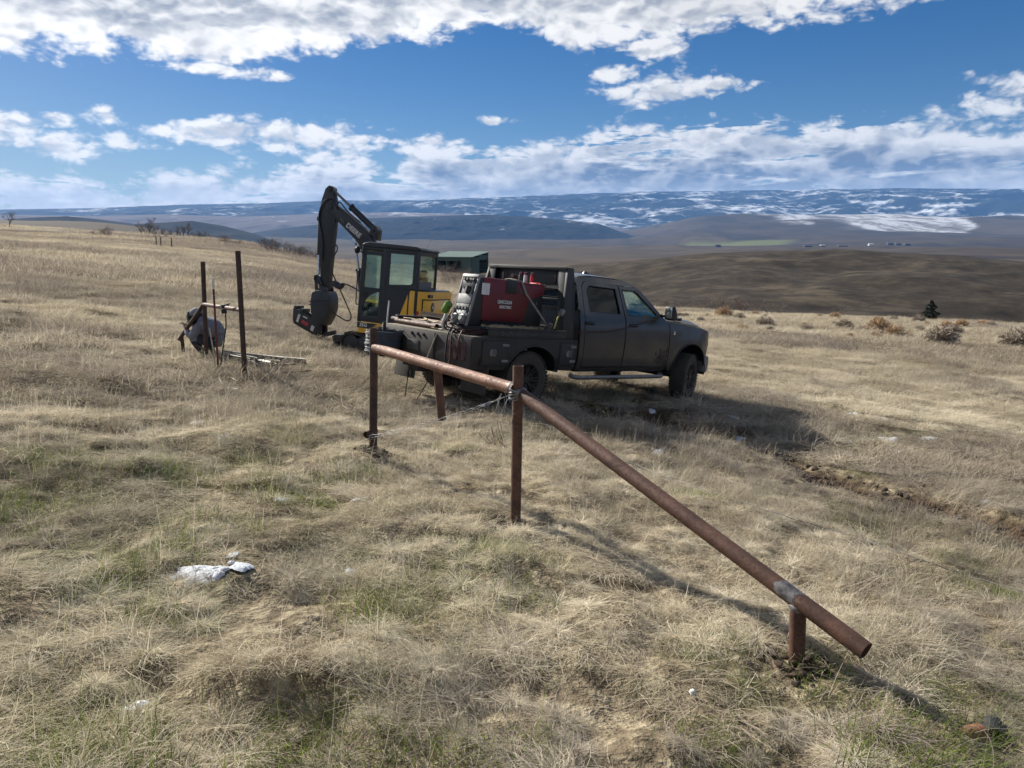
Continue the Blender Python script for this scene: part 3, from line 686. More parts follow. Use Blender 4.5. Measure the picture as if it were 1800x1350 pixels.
    k4 = (a4 < az_of(880)); x4, y4, gy4, an4, ta4 = [q[k4] for q in (x4, y4, gy4, an4, ta4)]; n4 = len(x4)
    T4 = [patch_mesh('sparse', 900, 5.2, .2, .55, .055, .3, 1.5, 2, .6, 540+i, 40, stalk=.25) for i in range(3)]
    s4 = RNG.uniform(.85, 1.2, n4)
    scatter('skyline_grass', 'dry grass towards the left skyline', T4, np.stack([x4, y4, H(x4, y4)], -1), an4, np.stack([s4, s4, s4*(.5+.5*ta4)], -1), tilt_of(x4, y4, an4, 3.0), RNG.integers(0, 3, n4),
            dict(tint=np.clip(.3*RNG.uniform(0, 1, n4)+.9*(fbm(x4*.03, y4*.03, 4, 161)-.3), 0, 1), green=np.zeros(n4), grey=np.clip(gy4+.15, 0, 1)))
    scatter('far_field_grass', 'dry grass of the far field', T, np.stack([x, y, H(x, y)], -1), yaw, sc, tilt_of(x, y, yaw, 1.2), which, at)
build_grass()
# ------------------------------------------------------------------ modelling helpers
def mat_simple(name, base, rough=.5, metal=0.0, var=.25, vscale=6.0, bump=0.0, bscale=40.0, spec=.5, dirt=None, coat=0.0):
    """painted or raw surface with uneven tone; dirt = (colour, amount, lowest z fully dirty, highest z clean) in object space"""
    m, t = mat_new(name)
    tc = t.new('ShaderNodeTexCoord').outputs['Object']
    n = t.noise(tc, vscale, 4, .65)
    c = t.mix(t.mr(n, .25, .75, 0, 1), tuple(max(0, x*(1-var)) for x in base), tuple(min(1, x*(1+var)) for x in base))
    r = t.mr(n, .3, .7, max(.05, rough-.12), min(1, rough+.12))
    if dirt:
        dc, amt, z0, z1 = dirt
        z = t.sep(tc)[2]
        k = t.m('MULTIPLY', t.mr(t.m('ADD', z, t.m('MULTIPLY', t.m('SUBTRACT', t.noise(tc, 3.5, 4, .7), .5), .8)), z1, z0), amt)
        k = t.m('MULTIPLY', k, t.mr(t.noise(tc, 24, 4, .75), .2, .75, .55, 1))
        c = t.mix(k, c, dc); r = t.m('ADD', r, t.m('MULTIPLY', k, .4), clamp=True)
    t.put(t.b.inputs['Base Color'], c); t.put(t.b.inputs['Roughness'], r)
    t.b.inputs['Metallic'].default_value = metal; t.b.inputs['Specular IOR Level'].default_value = spec
    if coat: t.b.inputs['Coat Weight'].default_value = coat; t.b.inputs['Coat Roughness'].default_value = .15
    if bump:
        bp = t.new('ShaderNodeBump'); bp.inputs['Distance'].default_value = bump; t.put(bp.inputs['Height'], t.noise(tc, bscale, 4, .7)); t.l.new(bp.outputs[0], t.b.inputs['Normal'])
    return m
def mat_glass(name, tint, mixf=.12, rough=.02, fres=.9):
    m = bpy.data.materials.new(name); m.use_nodes = True; t = NT(m.node_tree); t.n.clear()
    out = t.new('ShaderNodeOutputMaterial'); tr = t.new('ShaderNodeBsdfTransparent'); tr.inputs[0].default_value = (*tint, 1)
    gl = t.new('ShaderNodeBsdfGlossy'); gl.inputs['Roughness'].default_value = rough; gl.inputs[0].default_value = (.9, .95, .95, 1)
    fr = t.new('ShaderNodeFresnel'); fr.inputs[0].default_value = 1.45
    mx = t.new('ShaderNodeMixShader'); t.put(mx.inputs[0], t.m('MULTIPLY_ADD', fr.outputs[0], fres, mixf, clamp=True))
    t.l.new(tr.outputs[0], mx.inputs[1]); t.l.new(gl.outputs[0], mx.inputs[2]); t.l.new(mx.outputs[0], out.inputs[0])
    return m
def mat_rust(name, a, b, rough=.75):
    m, t = mat_new(name); tc = t.new('ShaderNodeTexCoord').outputs['Object']
    n1 = t.noise(tc, 7, 6, .7); n2 = t.noise(tc, 60, 4, .7)
    c = t.mix(t.mr(n1, .32, .68), a, b)
    c = t.mix(t.mr(n2, .5, .72, 0, .55), c, tuple(x*.45 for x in a))
    c = t.mix(t.mr(t.noise(tc, 18, 5, .75), .60, .72, 0, .45), c, (.30, .19, .13))
    t.put(t.b.inputs['Base Color'], c); t.b.inputs['Roughness'].default_value = rough; t.b.inputs['Metallic'].default_value = .15
    t.put(t.b.inputs['Roughness'], t.mr(n2, .3, .7, rough-.2, rough+.1))
    bp = t.new('ShaderNodeBump'); bp.inputs['Distance'].default_value = .002; t.put(bp.inputs['Height'], n2); t.l.new(bp.outputs[0], t.b.inputs['Normal'])
    return m
class MB:
    """collects shapes, then becomes one mesh object"""
    def __init__(s): s.bm = bmesh.new()
    def face(s, pts):
        return s.bm.faces.new([s.bm.verts.new(p) for p in pts])
    def box(s, c, size, rot=None):
        c = Vector(c); hx, hy, hz = [q/2 for q in size]
        vs = []
        for sx in (-1, 1):
            for sy in (-1, 1):
                for sz in (-1, 1):
                    v = Vector((sx*hx, sy*hy, sz*hz))
                    if rot is not None: v = rot @ v
                    vs.append(s.bm.verts.new(c+v))
        for f in ((0, 1, 3, 2), (4, 6, 7, 5), (0, 4, 5, 1), (2, 3, 7, 6), (0, 2, 6, 4), (1, 5, 7, 3)): s.bm.faces.new([vs[i] for i in f])
        return s
    def bb(s, x0, x1, y0, y1, z0, z1): return s.box(((x0+x1)/2, (y0+y1)/2, (z0+z1)/2), (abs(x1-x0), abs(y1-y0), abs(z1-z0)))
    def prism(s, poly, a, b, fn=None):
        """poly of (x,z) pairs extruded along y from a to b; fn maps the point afterwards"""
        fn = fn or (lambda p: p)
        A = [s.bm.verts.new(fn(Vector((x, a, z)))) for x, z in poly]; B = [s.bm.verts.new(fn(Vector((x, b, z)))) for x, z in poly]
        n = len(poly)
        s.bm.faces.new(A); s.bm.faces.new(B[::-1])
        for i in range(n): s.bm.faces.new((A[i], B[i], B[(i+1) % n], A[(i+1) % n]))
        return s
    def ring(s, c, u, v, r, n): return [s.bm.verts.new(c+u*(r*math.cos(2*math.pi*i/n))+v*(r*math.sin(2*math.pi*i/n))) for i in range(n)]
    @staticmethod
    def frame(d):
        d = d.normalized(); h = Vector((0, 0, 1)) if abs(d.z) < .9 else Vector((1, 0, 0))
        u = d.cross(h).normalized(); return u, d.cross(u).normalized()
    def cyl(s, p0, p1, r0, r1=None, n=16, caps=True):
        p0, p1 = Vector(p0), Vector(p1); r1 = r0 if r1 is None else r1
        u, v = s.frame(p1-p0); A = s.ring(p0, u, v, r0, n); B = s.ring(p1, u, v, r1, n)
        for i in range(n): s.bm.faces.new((A[i], A[(i+1) % n], B[(i+1) % n], B[i]))
        if caps: s.bm.faces.new(A[::-1]); s.bm.faces.new(B)
        return s
    def pipe(s, p0, p1, ro, ri, n=24, rings=1):
        p0, p1 = Vector(p0), Vector(p1); u, v = s.frame(p1-p0)
        L = [p0.lerp(p1, i/rings) for i in range(rings+1)]
        O = [s.ring(p, u, v, ro, n) for p in L]; I = [s.ring(p, u, v, ri, n) for p in (p0, p1)]
        for a, b in zip(O[:-1], O[1:]):
            for i in range(n): s.bm.faces.new((a[i], a[(i+1) % n], b[(i+1) % n], b[i]))
        for i in range(n):
            j = (i+1) % n
            s.bm.faces.new((I[0][j], I[0][i], I[1][i], I[1][j]))
            s.bm.faces.new((O[0][j], O[0][i], I[0][i], I[0][j])); s.bm.faces.new((O[-1][i], O[-1][j], I[1][j], I[1][i]))
        return s
    def tube(s, pts, r, n=8, closed=False, caps=True):
        pts = [Vector(p) for p in pts]; m = len(pts); R = []; up = None
        for i, p in enumerate(pts):
            a = pts[i-1] if (i or closed) else p; b = pts[(i+1) % m] if (i < m-1 or closed) else p
            d = (b-a).normalized()
            if up is None: u, v = s.frame(d)
            else:
                u = (up-d*up.dot(d)); u = u.normalized() if u.length > 1e-6 else s.frame(d)[0]; v = d.cross(u).normalized()
            up = u; rr = r[i] if isinstance(r, (list, tuple)) else r
            R.append(s.ring(p, u, v, rr, n))
        for k in range(m if closed else m-1):
            A, B = R[k], R[(k+1) % m]
            for i in range(n): s.bm.faces.new((A[i], A[(i+1) % n], B[(i+1) % n], B[i]))
        if caps and not closed: s.bm.faces.new(R[0][::-1]); s.bm.faces.new(R[-1])
        return s
    def lathe(s, prof, o, axis, n=32):
        """prof of (radius, height along axis)"""
        o = Vector(o); ax = Vector(axis).normalized(); u, v = s.frame(ax); R = []
        for r, h in prof: R.append(s.ring(o+ax*h, u, v, max(r, 1e-4), n))
        for A, B in zip(R[:-1], R[1:]):
            for i in range(n): s.bm.faces.new((A[i], A[(i+1) % n], B[(i+1) % n], B[i]))
        return s
    def grid(s, P):
        """P[i][j] points -> sheet"""
        W = [[s.bm.verts.new(p) for p in row] for row in P]
        for i in range(len(W)-1):
            for j in range(len(W[0])-1): s.bm.faces.new((W[i][j], W[i+1][j], W[i+1][j+1], W[i][j+1]))
        return s
    def panel(s, outline, holes, yfn, thick, side=-1, cuts=None):
        """sheet-metal panel drawn in x,z with openings, bent to y = side*yfn(x,z)"""
        b = bmesh.new()
        for lp in [outline]+list(holes):
            vs = [b.verts.new((x, 0, z)) for x, z in lp]
            for i in range(len(vs)): b.edges.new((vs[i], vs[(i+1) % len(vs)]))
        bmesh.ops.triangle_fill(b, use_beauty=True, use_dissolve=False, edges=b.edges[:])
        for zc in (cuts if cuts is not None else np.arange(.5, 2.0, .07)):
            bmesh.ops.bisect_plane(b, geom=b.verts[:]+b.edges[:]+b.faces[:], plane_co=(0, 0, zc), plane_no=(0, 0, 1))
        for xc in np.arange(-1.2, 5, .2):
            bmesh.ops.bisect_plane(b, geom=b.verts[:]+b.edges[:]+b.faces[:], plane_co=(xc, 0, 0), plane_no=(1, 0, 0))
        for v in b.verts: v.co.y = side*yfn(v.co.x, v.co.z)
        for f in b.faces:
            f.normal_update()
            if f.normal.y*side < 0: f.normal_flip()
        outer = b.faces[:]; top = {v: b.verts.new((v.co.x, v.co.y-side*thick, v.co.z)) for v in b.verts[:]}
        bd = [e for e in b.edges if len(e.link_faces) == 1]
        for f in outer: b.faces.new([top[v] for v in reversed(f.verts[:])])
        for e in bd:
            lp = e.link_loops[0]; v0, v1 = lp.vert, lp.link_loop_next.vert
            b.faces.new((v1, v0, top[v0], top[v1]))
        mp = {v: s.bm.verts.new(v.co) for v in b.verts}
        for f in b.faces: s.bm.faces.new([mp[v] for v in f.verts])
        b.free(); return s
    def build(s, name, mat, parent=None, bevel=0.0, seg=2, smooth=38, link=True):
        bm = s.bm
        bmesh.ops.recalc_face_normals(bm, faces=bm.faces[:])
        if bevel:
            ed = [e for e in bm.edges if len(e.link_faces) == 2 and e.calc_face_angle(0) > rad(40)]
            if ed: bmesh.ops.bevel(bm, geom=ed, offset=bevel, segments=seg, affect='EDGES', clamp_overlap=True, profile=.5)
        me = bpy.data.meshes.new(name); bm.to_mesh(me); bm.free()
        me.materials.append(mat); me.shade_smooth(); me.set_sharp_from_angle(angle=rad(smooth))
        o = bpy.data.objects.new(name, me)
        if link: COL.objects.link(o)
        o.parent = parent; return o
def empty(name, parent=None, loc=(0, 0, 0), mw=None):
    o = bpy.data.objects.new(name, None); COL.objects.link(o); o.parent = parent; o.empty_display_size = .2
    if mw is not None: o.matrix_basis = mw
    else: o.location = loc
    return o
def tag(o, label, cat=None, group=None, kind=None):
    o['label'] = label
    if cat: o['category'] = cat
    if group: o['group'] = group
    if kind: o['kind'] = kind
    return o
def copy_tree(o, parent=None):
    c = o.copy(); COL.objects.link(c); c.parent = parent
    for ch in list(o.children): copy_tree(ch, c)
    return c
def text(name, s, size, mat, parent, mw, depth=.003, bold=0.0, shear=0.0, sx=1.0):
    """lettering lying in the x-y plane of mw"""
    cu = bpy.data.curves.new(name, 'FONT'); cu.body = s; cu.size = size; cu.align_x = 'CENTER'; cu.align_y = 'CENTER'; cu.extrude = depth/2; cu.offset = bold; cu.shear = shear; cu.resolution_u = 3
    tmp = bpy.data.objects.new('tmp', cu); COL.objects.link(tmp)
    dg = bpy.context.evaluated_depsgraph_get(); me = bpy.data.meshes.new_from_object(tmp.evaluated_get(dg))
    bpy.data.objects.remove(tmp); me.name = name; me.materials.clear(); me.materials.append(mat)
    me.transform(Matrix.Diagonal((sx, 1, 1, 1)))
    o = bpy.data.objects.new(name, me); COL.objects.link(o); o.parent = parent; o.matrix_basis = mw; return o
def frame_mat(o, xdir, ydir):
    x = Vector(xdir).normalized(); y = Vector(ydir); z = x.cross(y).normalized(); y = z.cross(x)
    m = Matrix((x, y, z)).transposed().to_4x4(); m.translation = Vector(o); return m
def catenary(p, q, sag, n=14, wob=0.0):
    p, q = Vector(p), Vector(q)
    return [p.lerp(q, i/n)+Vector((random.uniform(-wob, wob), random.uniform(-wob, wob), -sag*4*(i/n)*(1-i/n)+random.uniform(-wob, wob))) for i in range(n+1)]
def spline(pts, n=8):
    """smooth curve through points"""
    P = [Vector(p) for p in pts]; P = [P[0]*2-P[1]]+P+[P[-1]*2-P[-2]]; out = []
    for i in range(1, len(P)-2):
        a, b, c, d = P[i-1:i+3]
        for k in range(n):
            t = k/n
            out.append(.5*((2*b)+(c-a)*t+(2*a-5*b+4*c-d)*t*t+(-a+3*b-3*c+d)*t**3))
    out.append(P[-2]); return out
def pose_on_ground(x, y, az, z=None, pitch=None, e=1.4):
    """matrix whose X axis points along bearing az, resting on the smoothed slope of the land"""
    f = Vector((math.sin(az), math.cos(az), 0)); l = Vector((-f.y, f.x, 0))
    hh = lambda a, b: float(np.mean(H(x+f.x*a+l.x*b+np.array([-.3, 0, .3]), y+f.y*a+l.y*b+np.array([.1, 0, -.1]))))
    F = Vector((f.x*2*e, f.y*2*e, hh(e, 0)-hh(-e, 0))).normalized(); L = Vector((l.x*1.6, l.y*1.6, hh(0, .8)-hh(0, -.8))).normalized()
    N = F.cross(L).normalized(); L = N.cross(F)
    m = Matrix((F, L, N)).transposed().to_4x4()
    m.translation = Vector((x, y, (hh(e, .7)+hh(-e, .7)+hh(e, -.7)+hh(-e, -.7))/4 if z is None else z)); return m
# ------------------------------------------------------------------ flatbed pickup
DUST = (.056, .044, .033)
M_PAINT = mat_simple('black_paint', (.010, .010, .012), .34, 0, .15, 3, spec=.5, dirt=(DUST, .72, .45, 1.9), coat=.4)
M_BED = mat_simple('black_bed_steel', (.020, .020, .021), .55, 0, .25, 5, dirt=(DUST, .8, .3, 1.5))
M_DECK = mat_simple('dusty_deck', (.15, .13, .10), .85, 0, .45, 9, bump=.004)
M_RUBBER = mat_simple('dusty_rubber', (.022, .021, .020), .85, 0, .3, 9, dirt=((.085, .07, .055), .75, 2.0, 3.0))
M_RIM = mat_simple('black_alloy', (.02, .02, .021), .4, .4, .2, 12, dirt=((.075, .063, .052), .5, 2.0, 3.0))
M_BLACK = mat_simple('black_plastic', (.012, .012, .013), .6, 0, .2, 8)
M_DARKMETAL = mat_simple('dark_chassis', (.018, .017, .016), .8, 0, .3, 6)
M_CHROME = mat_simple('dull_chrome', (.55, .55, .56), .25, 1.0, .1, 9)
M_STEEL = mat_simple('bare_steel', (.20, .195, .19), .5, .6, .3, 10)
M_DARKGLASS = mat_glass('tinted_glass', (.03, .035, .035), .0, .03, .55)
M_CLEARGLASS = mat_glass('clear_glass', (.70, .78, .72), .0, .02, .5)
M_SEAT = mat_simple('grey_seat', (.05, .05, .052), .85, 0, .2, 8)
M_LAMP = mat_simple('clear_lamp', (.55, .57, .60), .2, .2, .15, 8)
M_REDLAMP = mat_simple('red_lamp', (.045, .011, .010), .4, 0, .2, 9)
M_WHITE = mat_simple('white_print', (.62, .61, .58), .6, 0, .15, 12)
M_GREYPRINT = mat_simple('faded_print', (.075, .072, .068), .7, 0, .2, 20)
M_MUD = mat_simple('dried_mud', (.045, .035, .026), .95, 0, .4, 14, bump=.006)

T_Z = [.45, .52, .60, .75, 1.0, 1.2, 1.32, 1.42, 1.62, 1.86, 1.94, 2.05]
T_Y = [.90, .94, .975, .995, 1.0, .985, .962, .925, .845, .745, .690, .62]
def t_y(x, z):
    y = float(np.interp(z, T_Z, T_Y))
    if x > 4.15: y -= .16*((x-4.15)/.5)**2
    if x > 3.25: y += .018*max(0, 1-abs(math.hypot(x-3.90, z-.42)-.62)/.16)     # flare above the arch
    return y
def t_ydoor(x, z): return t_y(x, z)+.004
def arc(cx, cz, rx, rz, a0, a1, n=16): return [(cx+rx*math.cos(rad(a0+(a1-a0)*i/n)), cz+rz*math.sin(rad(a0+(a1-a0)*i/n))) for i in range(n+1)]
def make_wheel(parent, x, y, side, steer=0.0):
    R, W = .42, .30
    w = empty('wheel', parent, mw=Matrix.Translation((x, y, R)) @ Matrix.Rotation(steer, 4, 'Z') @ Matrix.Scale(.955, 4))
    t = MB(); o = Vector((0, -side*W/2+side*0, 0)); ax = Vector((0, side, 0)); o = -ax*W/2
    t.lathe([(.235, .05), (.245, .015), (.30, .0), (.36, .004), (.392, .022), (.408, .045), (.410, .15), (.408, .255), (.392, .278), (.36, .296), (.30, .30), (.245, .285), (.235, .25)], o, ax, 56)
    for k in range(46):                                                   # tread blocks
        a = 2*math.pi*k/46; rot = Matrix.Rotation(-a, 3, 'Y')
        for yy, ww, da in ((-.118, .055, 0), (-.045, .06, .07), (.03, .06, 0), (.112, .055, .07)):
            r2 = Matrix.Rotation(-(a+da), 3, 'Y'); rr = .413 if abs(yy) < .1 else .405
            t.box(r2 @ Vector((rr, yy, 0)), (.020, ww, .036), r2)
    t.build('tyre', M_RUBBER, w, smooth=30)
    r = MB(); f = W*.5-.025
    r.lathe([(.236, -.13), (.236, f-.01), (.245, f+.012), (.232, f+.014), (.222, f-.015), (.20, f-.07), (.03, f-.055), (.001, f-.055)], (0, 0, 0), ax, 40)
    for k in range(8):                                                    # paired spokes
        for da in (-.13, .13):
            a = 2*math.pi*k/8+da; d = Vector((math.cos(a), 0, math.sin(a))); b2 = Vector((math.cos(a-da*.25), 0, math.sin(a-da*.25)))
            p0 = b2*.055+ax*(f-.03); p1 = d*.226+ax*(f-.002)
            u = (p1-p0).normalized(); rt = Matrix((u, ax.cross(u), ax)).transposed()
            r.box((p0+p1)/2, ((p1-p0).length, .022, .03), rt)
    r.build('rim', M_RIM, w, bevel=.003, seg=1, smooth=30)
    c = MB(); c.lathe([(.062, f-.05), (.062, f-.008), (.05, f+.004), (.001, f+.006)], (0, 0, 0), ax, 20)
    for k in range(8):
        a = 2*math.pi*k/8; c.cyl(Vector((math.cos(a)*.085, 0, math.sin(a)*.085))+ax*(f-.06), Vector((math.cos(a)*.085, 0, math.sin(a)*.085))+ax*(f-.022), .011, n=6)
    c.build('hub', M_RIM, w, smooth=30)
    return w
def build_truck():
    mw = Matrix.Translation((-.49, 10.99, -2.277)) @ Matrix.Rotation(.741, 4, 'Z') @ Matrix.Rotation(.1098, 4, 'Y') @ Matrix.Rotation(.008, 4, 'X')
    mw = mw @ Matrix.Translation((0, 0, -.02))
    T = empty('pickup_truck', mw=mw)
    tag(T, 'dusty black crew cab pickup with a flatbed, parked in the grass', 'pickup truck')
    body = [(1.0, .55), (3.22, .55), (3.22, 1.31), (3.09, 1.40), (2.62, 1.80), (2.45, 1.90), (2.25, 1.94), (1.9, 1.962), (1.4, 1.962), (1.16, 1.94), (1.06, 1.88), (1.01, 1.45)]
    rd = [(1.10, .60), (2.02, .60), (2.05, 1.30), (2.03, 1.86), (1.25, 1.87), (1.17, 1.80), (1.12, 1.45), (1.10, 1.2)]
    fd = [(2.04, .60), (3.12, .60), (3.17, .80), (3.18, 1.10), (3.16, 1.34), (3.05, 1.385), (2.58, 1.78), (2.45, 1.86), (2.05, 1.86), (2.07, 1.30)]
    rw = [(1.25, 1.43), (1.96, 1.42), (1.95, 1.80), (1.34, 1.81), (1.27, 1.74)]
    fw = [(2.15, 1.41), (2.90, 1.405), (2.92, 1.44), (2.52, 1.76), (2.44, 1.80), (2.12, 1.80)]
    sh = lambda poly, d: [((x-sum(p[0] for p in poly)/len(poly))*d+sum(p[0] for p in poly)/len(poly), (z-sum(p[1] for p in poly)/len(poly))*d+sum(p[1] for p in poly)/len(poly)) for x, z in poly]
    for side in (-1, 1):
        MB().panel(body, [sh(rd, 1.012), sh(fd, 1.012)], t_y, .03, side).build('cab_side', M_PAINT, T)
        for nm, dr, wi, gm, hx in (('rear_door', rd, rw, M_DARKGLASS, 1.20), ('front_door', fd, fw, M_CLEARGLASS, 2.25)):
            d = MB().panel(sh(dr, .994), [wi], t_ydoor, .035, side).build(nm, M_PAINT, T)
            MB().panel(sh(wi, 1.01), [], lambda x, z: t_y(x, z)-.016, .004, side).build('window', gm, d)
            tr = MB(); tr.panel(sh(wi, 1.035), [sh(wi, .985)], lambda x, z: t_y(x, z)+.006, .012, side); tr.build('window_trim', M_BLACK, d)
            h = MB(); y = side*(t_y(hx, 1.25)+.028)
            h.tube(spline([(hx-.10, y-side*.03, 1.25), (hx-.08, y, 1.252), (hx, y+side*.006, 1.253), (hx+.08, y, 1.252), (hx+.10, y-side*.03, 1.25)], 4), .013, 8)
            h.box((hx, side*(t_y(hx, 1.25)+.002), 1.25), (.19, .012, .06)); h.build('handle', M_BLACK, d, smooth=50)
        # front fender with its arch
        ar = arc(3.88, .50, .51, .50, 180, 0, 20)
        fen = [(3.24, 1.335), (3.24, .60), (3.30, .52)]+ar+[(4.42, .60), (4.42, .80), (4.50, .93), (4.56, .96), (4.58, 1.16), (4.52, 1.215), (4.2, 1.27), (3.6, 1.325)]
        MB().panel(fen, [], t_y, .03, side).build('fender', M_PAINT, T)
        lin = MB(); lin.grid([[(x, side*y, z) for y in (.55, .985)] for x, z in arc(3.88, .50, .52, .51, 185, -5, 20)]); lin.build('arch_liner', M_BLACK, T)
        lip = MB(); lip.tube([(x, side*(t_y(x, z)+.005), z) for x, z in ar], .014, 8); lip.build('arch_flare', M_BLACK, T)
        # badge and rocker step
        MB().box((3.36, side*(t_y(3.36, 1.18)+.003), 1.17), (.045, .006, .055)).build('fender_badge', M_CHROME, T, bevel=.002)
        sb = MB(); sb.tube(spline([(.95, side*.90, .47), (1.0, side*.99, .445), (1.3, side*1.0, .44), (2.8, side*1.0, .44), (3.1, side*.99, .445), (3.16, side*.90, .47)], 8), .034, 12)
        sb.build('step_bar', M_STEEL, T, smooth=60)
        hl = MB(); hl.prism([(4.40, .955), (4.60, .945), (4.63, 1.15), (4.54, 1.20), (4.44, 1.16)], side*.62, side*.90, lambda p: Vector((p.x-.10*max(0, abs(p.y)-.75)/.15, p.y, p.z)))
        hl.build('headlight', M_LAMP, T, bevel=.015)
        mi = MB(); mi.tube(spline([(2.98, side*.95, 1.44), (2.97, side*1.05, 1.46), (2.96, side*1.12, 1.47)], 4), .028, 8)
        mo = mi.build('mirror', M_BLACK, T)
        hd = MB(); hd.prism([(2.92, 1.39), (2.93, 1.60), (2.98, 1.62), (3.05, 1.52), (3.08, 1.42), (3.02, 1.38)], side*1.06, side*1.22); hd.build('mirror_shell', M_BLACK, mo, bevel=.025, seg=3)
        MB().bb(2.906, 2.921, side*1.075, side*1.205, 1.41, 1.585).build('mirror_glass', M_CHROME, mo, bevel=.004)
    # roof, glass, back wall
    xs = np.linspace(1.06, 2.46, 15); zt = lambda x: float(np.interp(x, [1.04, 1.1, 1.3, 1.6, 2.0, 2.25, 2.46], [1.875, 1.925, 1.958, 1.965, 1.96, 1.94, 1.895]))
    MB().grid([[(x, y, zt(x)+.045*(1-(y/.70)**2)) for y in np.linspace(-.69, .69, 13)] for x in xs]).build('roof', M_PAINT, T, smooth=80)
    fn = MB(); fn.prism([(2.02, 1.99), (2.20, 1.99), (2.18, 2.02), (2.06, 2.065)], -.022, .022); fn.build('roof_antenna', M_PAINT, T, bevel=.008)
    ws = lambda a, b: Vector((2.45+(3.12-2.45)*a+.10*(1-b*b)*(.4+.6*a), b*(.70+.19*a), 1.895-.50*a+.035*(1-b*b)*(1-a)))
    MB().grid([[ws(a, b) for b in np.linspace(-1, 1, 13)] for a in np.linspace(0, 1, 6)]).build('windshield', M_CLEARGLASS, T, smooth=80)
    bk = MB(); bw = [(-.55, 1.44), (.55, 1.44), (.55, 1.80), (-.55, 1.80)]
    for z0, z1, y0, y1 in ((.55, 1.44, -.95, .95), (1.80, 1.94, -.68, .68), (1.44, 1.80, -.80, -.55), (1.44, 1.80, .55, .80)): bk.bb(1.0, 1.03, y0, y1, z0, z1)
    b_ = bk.build('cab_back', M_PAINT, T)
    MB().bb(1.01, 1.016, -.55, .55, 1.44, 1.80).build('rear_window', M_DARKGLASS, b_)
    MB().bb(1.03, 3.2, -.93, .93, .52, .60).build('cab_floor', M_DARKMETAL, T)
    da = MB(); da.prism([(2.70, 1.05), (2.72, 1.34), (2.85, 1.40), (3.10, 1.39), (3.2, 1.3), (3.2, .6), (3.0, .6)], -.90, .90); da.build('dashboard', M_BLACK, T, bevel=.02)
    for y in (-.42, .42):
        for x, nm in ((2.15, 'front_seat'), (1.35, 'rear_seat')):
            s = MB(); s.box((x+.18, y, .90), (.52, .52, .18)); s.box((x-.10, y, 1.22), (.15, .50, .62), Matrix.Rotation(-.18, 3, 'Y')); s.box((x-.17, y, 1.60), (.10, .28, .18), Matrix.Rotation(-.18, 3, 'Y'))
            s.build(nm, M_SEAT, T, bevel=.04, seg=3)
    sw = MB(); c = Vector((2.62, .42, 1.28)); rt = Matrix.Rotation(rad(-62), 3, 'Y')
    sw.tube([c+rt @ Vector((.185*math.cos(a), .185*math.sin(a), 0)) for a in np.linspace(0, 2*math.pi, 25)[:-1]], .016, 8, closed=True); sw.box(c, (.34, .05, .03), rt); sw.build('steering_wheel', M_BLACK, T)
    # bonnet, grille, bumper
    def hood(x, b):
        y = b*(.86-.06*max(0, (x-4.2)/.5)); z = 1.445-.050*(x-3.1)-.09*max(0, (x-4.0)/.65)**2
        z += .045*math.exp(-((abs(b)-.0)/.48)**6)*(1-max(0, (x-4.2)/.5))-.075*(max(0, abs(b)-.75)/.25)**2
        return Vector((x-.08*b*b*max(0, (x-3.9)/.7), y, z))
    MB().grid([[hood(x, b) for b in np.linspace(-1, 1, 21)] for x in np.linspace(3.08, 4.66, 14)]).build('bonnet', M_PAINT, T, smooth=70)
    for side in (-1, 1):
        MB().box((3.66, side*.815, 1.395), (.20, .03, .075)).build('bonnet_badge', M_CHROME, T, bevel=.004)
        MB().box((3.66, side*.831, 1.395), (.165, .012, .045)).build('badge_plate', M_BLACK, T, bevel=.003)
    g = MB(); g.prism([(4.52, .72), (4.66, .72), (4.70, 1.0), (4.66, 1.20), (4.54, 1.2)], -.62, .62); g.build('grille', M_BLACK, T, bevel=.02)
    gb = MB()
    for z in (.84, .94, 1.04, 1.12): gb.bb(4.68, 4.715, -.58, .58, z-.014, z+.014)
    gb.build('grille_bar', M_CHROME, T, bevel=.004)
    bp = MB(); bp.prism([(4.36, .50), (4.62, .48), (4.80, .54), (4.82, .68), (4.78, .78), (4.40, .80), (4.36, .7)], -.97, .97)
    bmesh.ops.subdivide_edges(bp.bm, edges=[e for e in bp.bm.edges if abs(e.verts[0].co.y-e.verts[1].co.y) > 1], cuts=10)
    for v in bp.bm.verts: v.co.x -= .26*max(0, (abs(v.co.y)-.5)/.47)**2*max(0, (v.co.x-4.36)/.4)
    bp.build('front_bumper', M_STEEL, T, bevel=.02)
    fr = MB()
    for y in (-.42, .42): fr.bb(-1.0, 4.4, y-.04, y+.04, .50, .68)
    fr.cyl((0, -.75, .42), (0, .75, .42), .07, n=12); fr.lathe([(.001, -.2), (.16, -.12), (.18, 0), (.16, .12), (.001, .2)], (0, 0, .42), (0, 1, 0), 16); fr.cyl((3.95, -.75, .42), (3.95, .75, .42), .06, n=12)
    fr.cyl((.1, 0, .48), (3.0, 0, .62), .05, n=10); fr.bb(1.0, 2.6, .46, .78, .42, .56); fr.cyl((-.9, .52, .46), (1.2, .52, .50), .05, n=10); fr.bb(-1.02, -.94, -.75, .75, .50, .60)
    for s in (-.5, .5): fr.cyl((-.05, s, .45), (-.15, s, .95), .035, n=8)
    fr.build('chassis', M_DARKMETAL, T)
    for y, s in ((-.86, -1), (.86, 1)):
        make_wheel(T, 0, y, s); make_wheel(T, 3.95, y*1.0, s, rad(17))
    # ---- flatbed
    MB().bb(-1.10, .64, -1.06, 1.06, .955, 1.0).build('bed_deck', M_DECK, T, bevel=.004)
    by = lambda x, z: 1.065-.05*max(0, (.75-z)/.2)
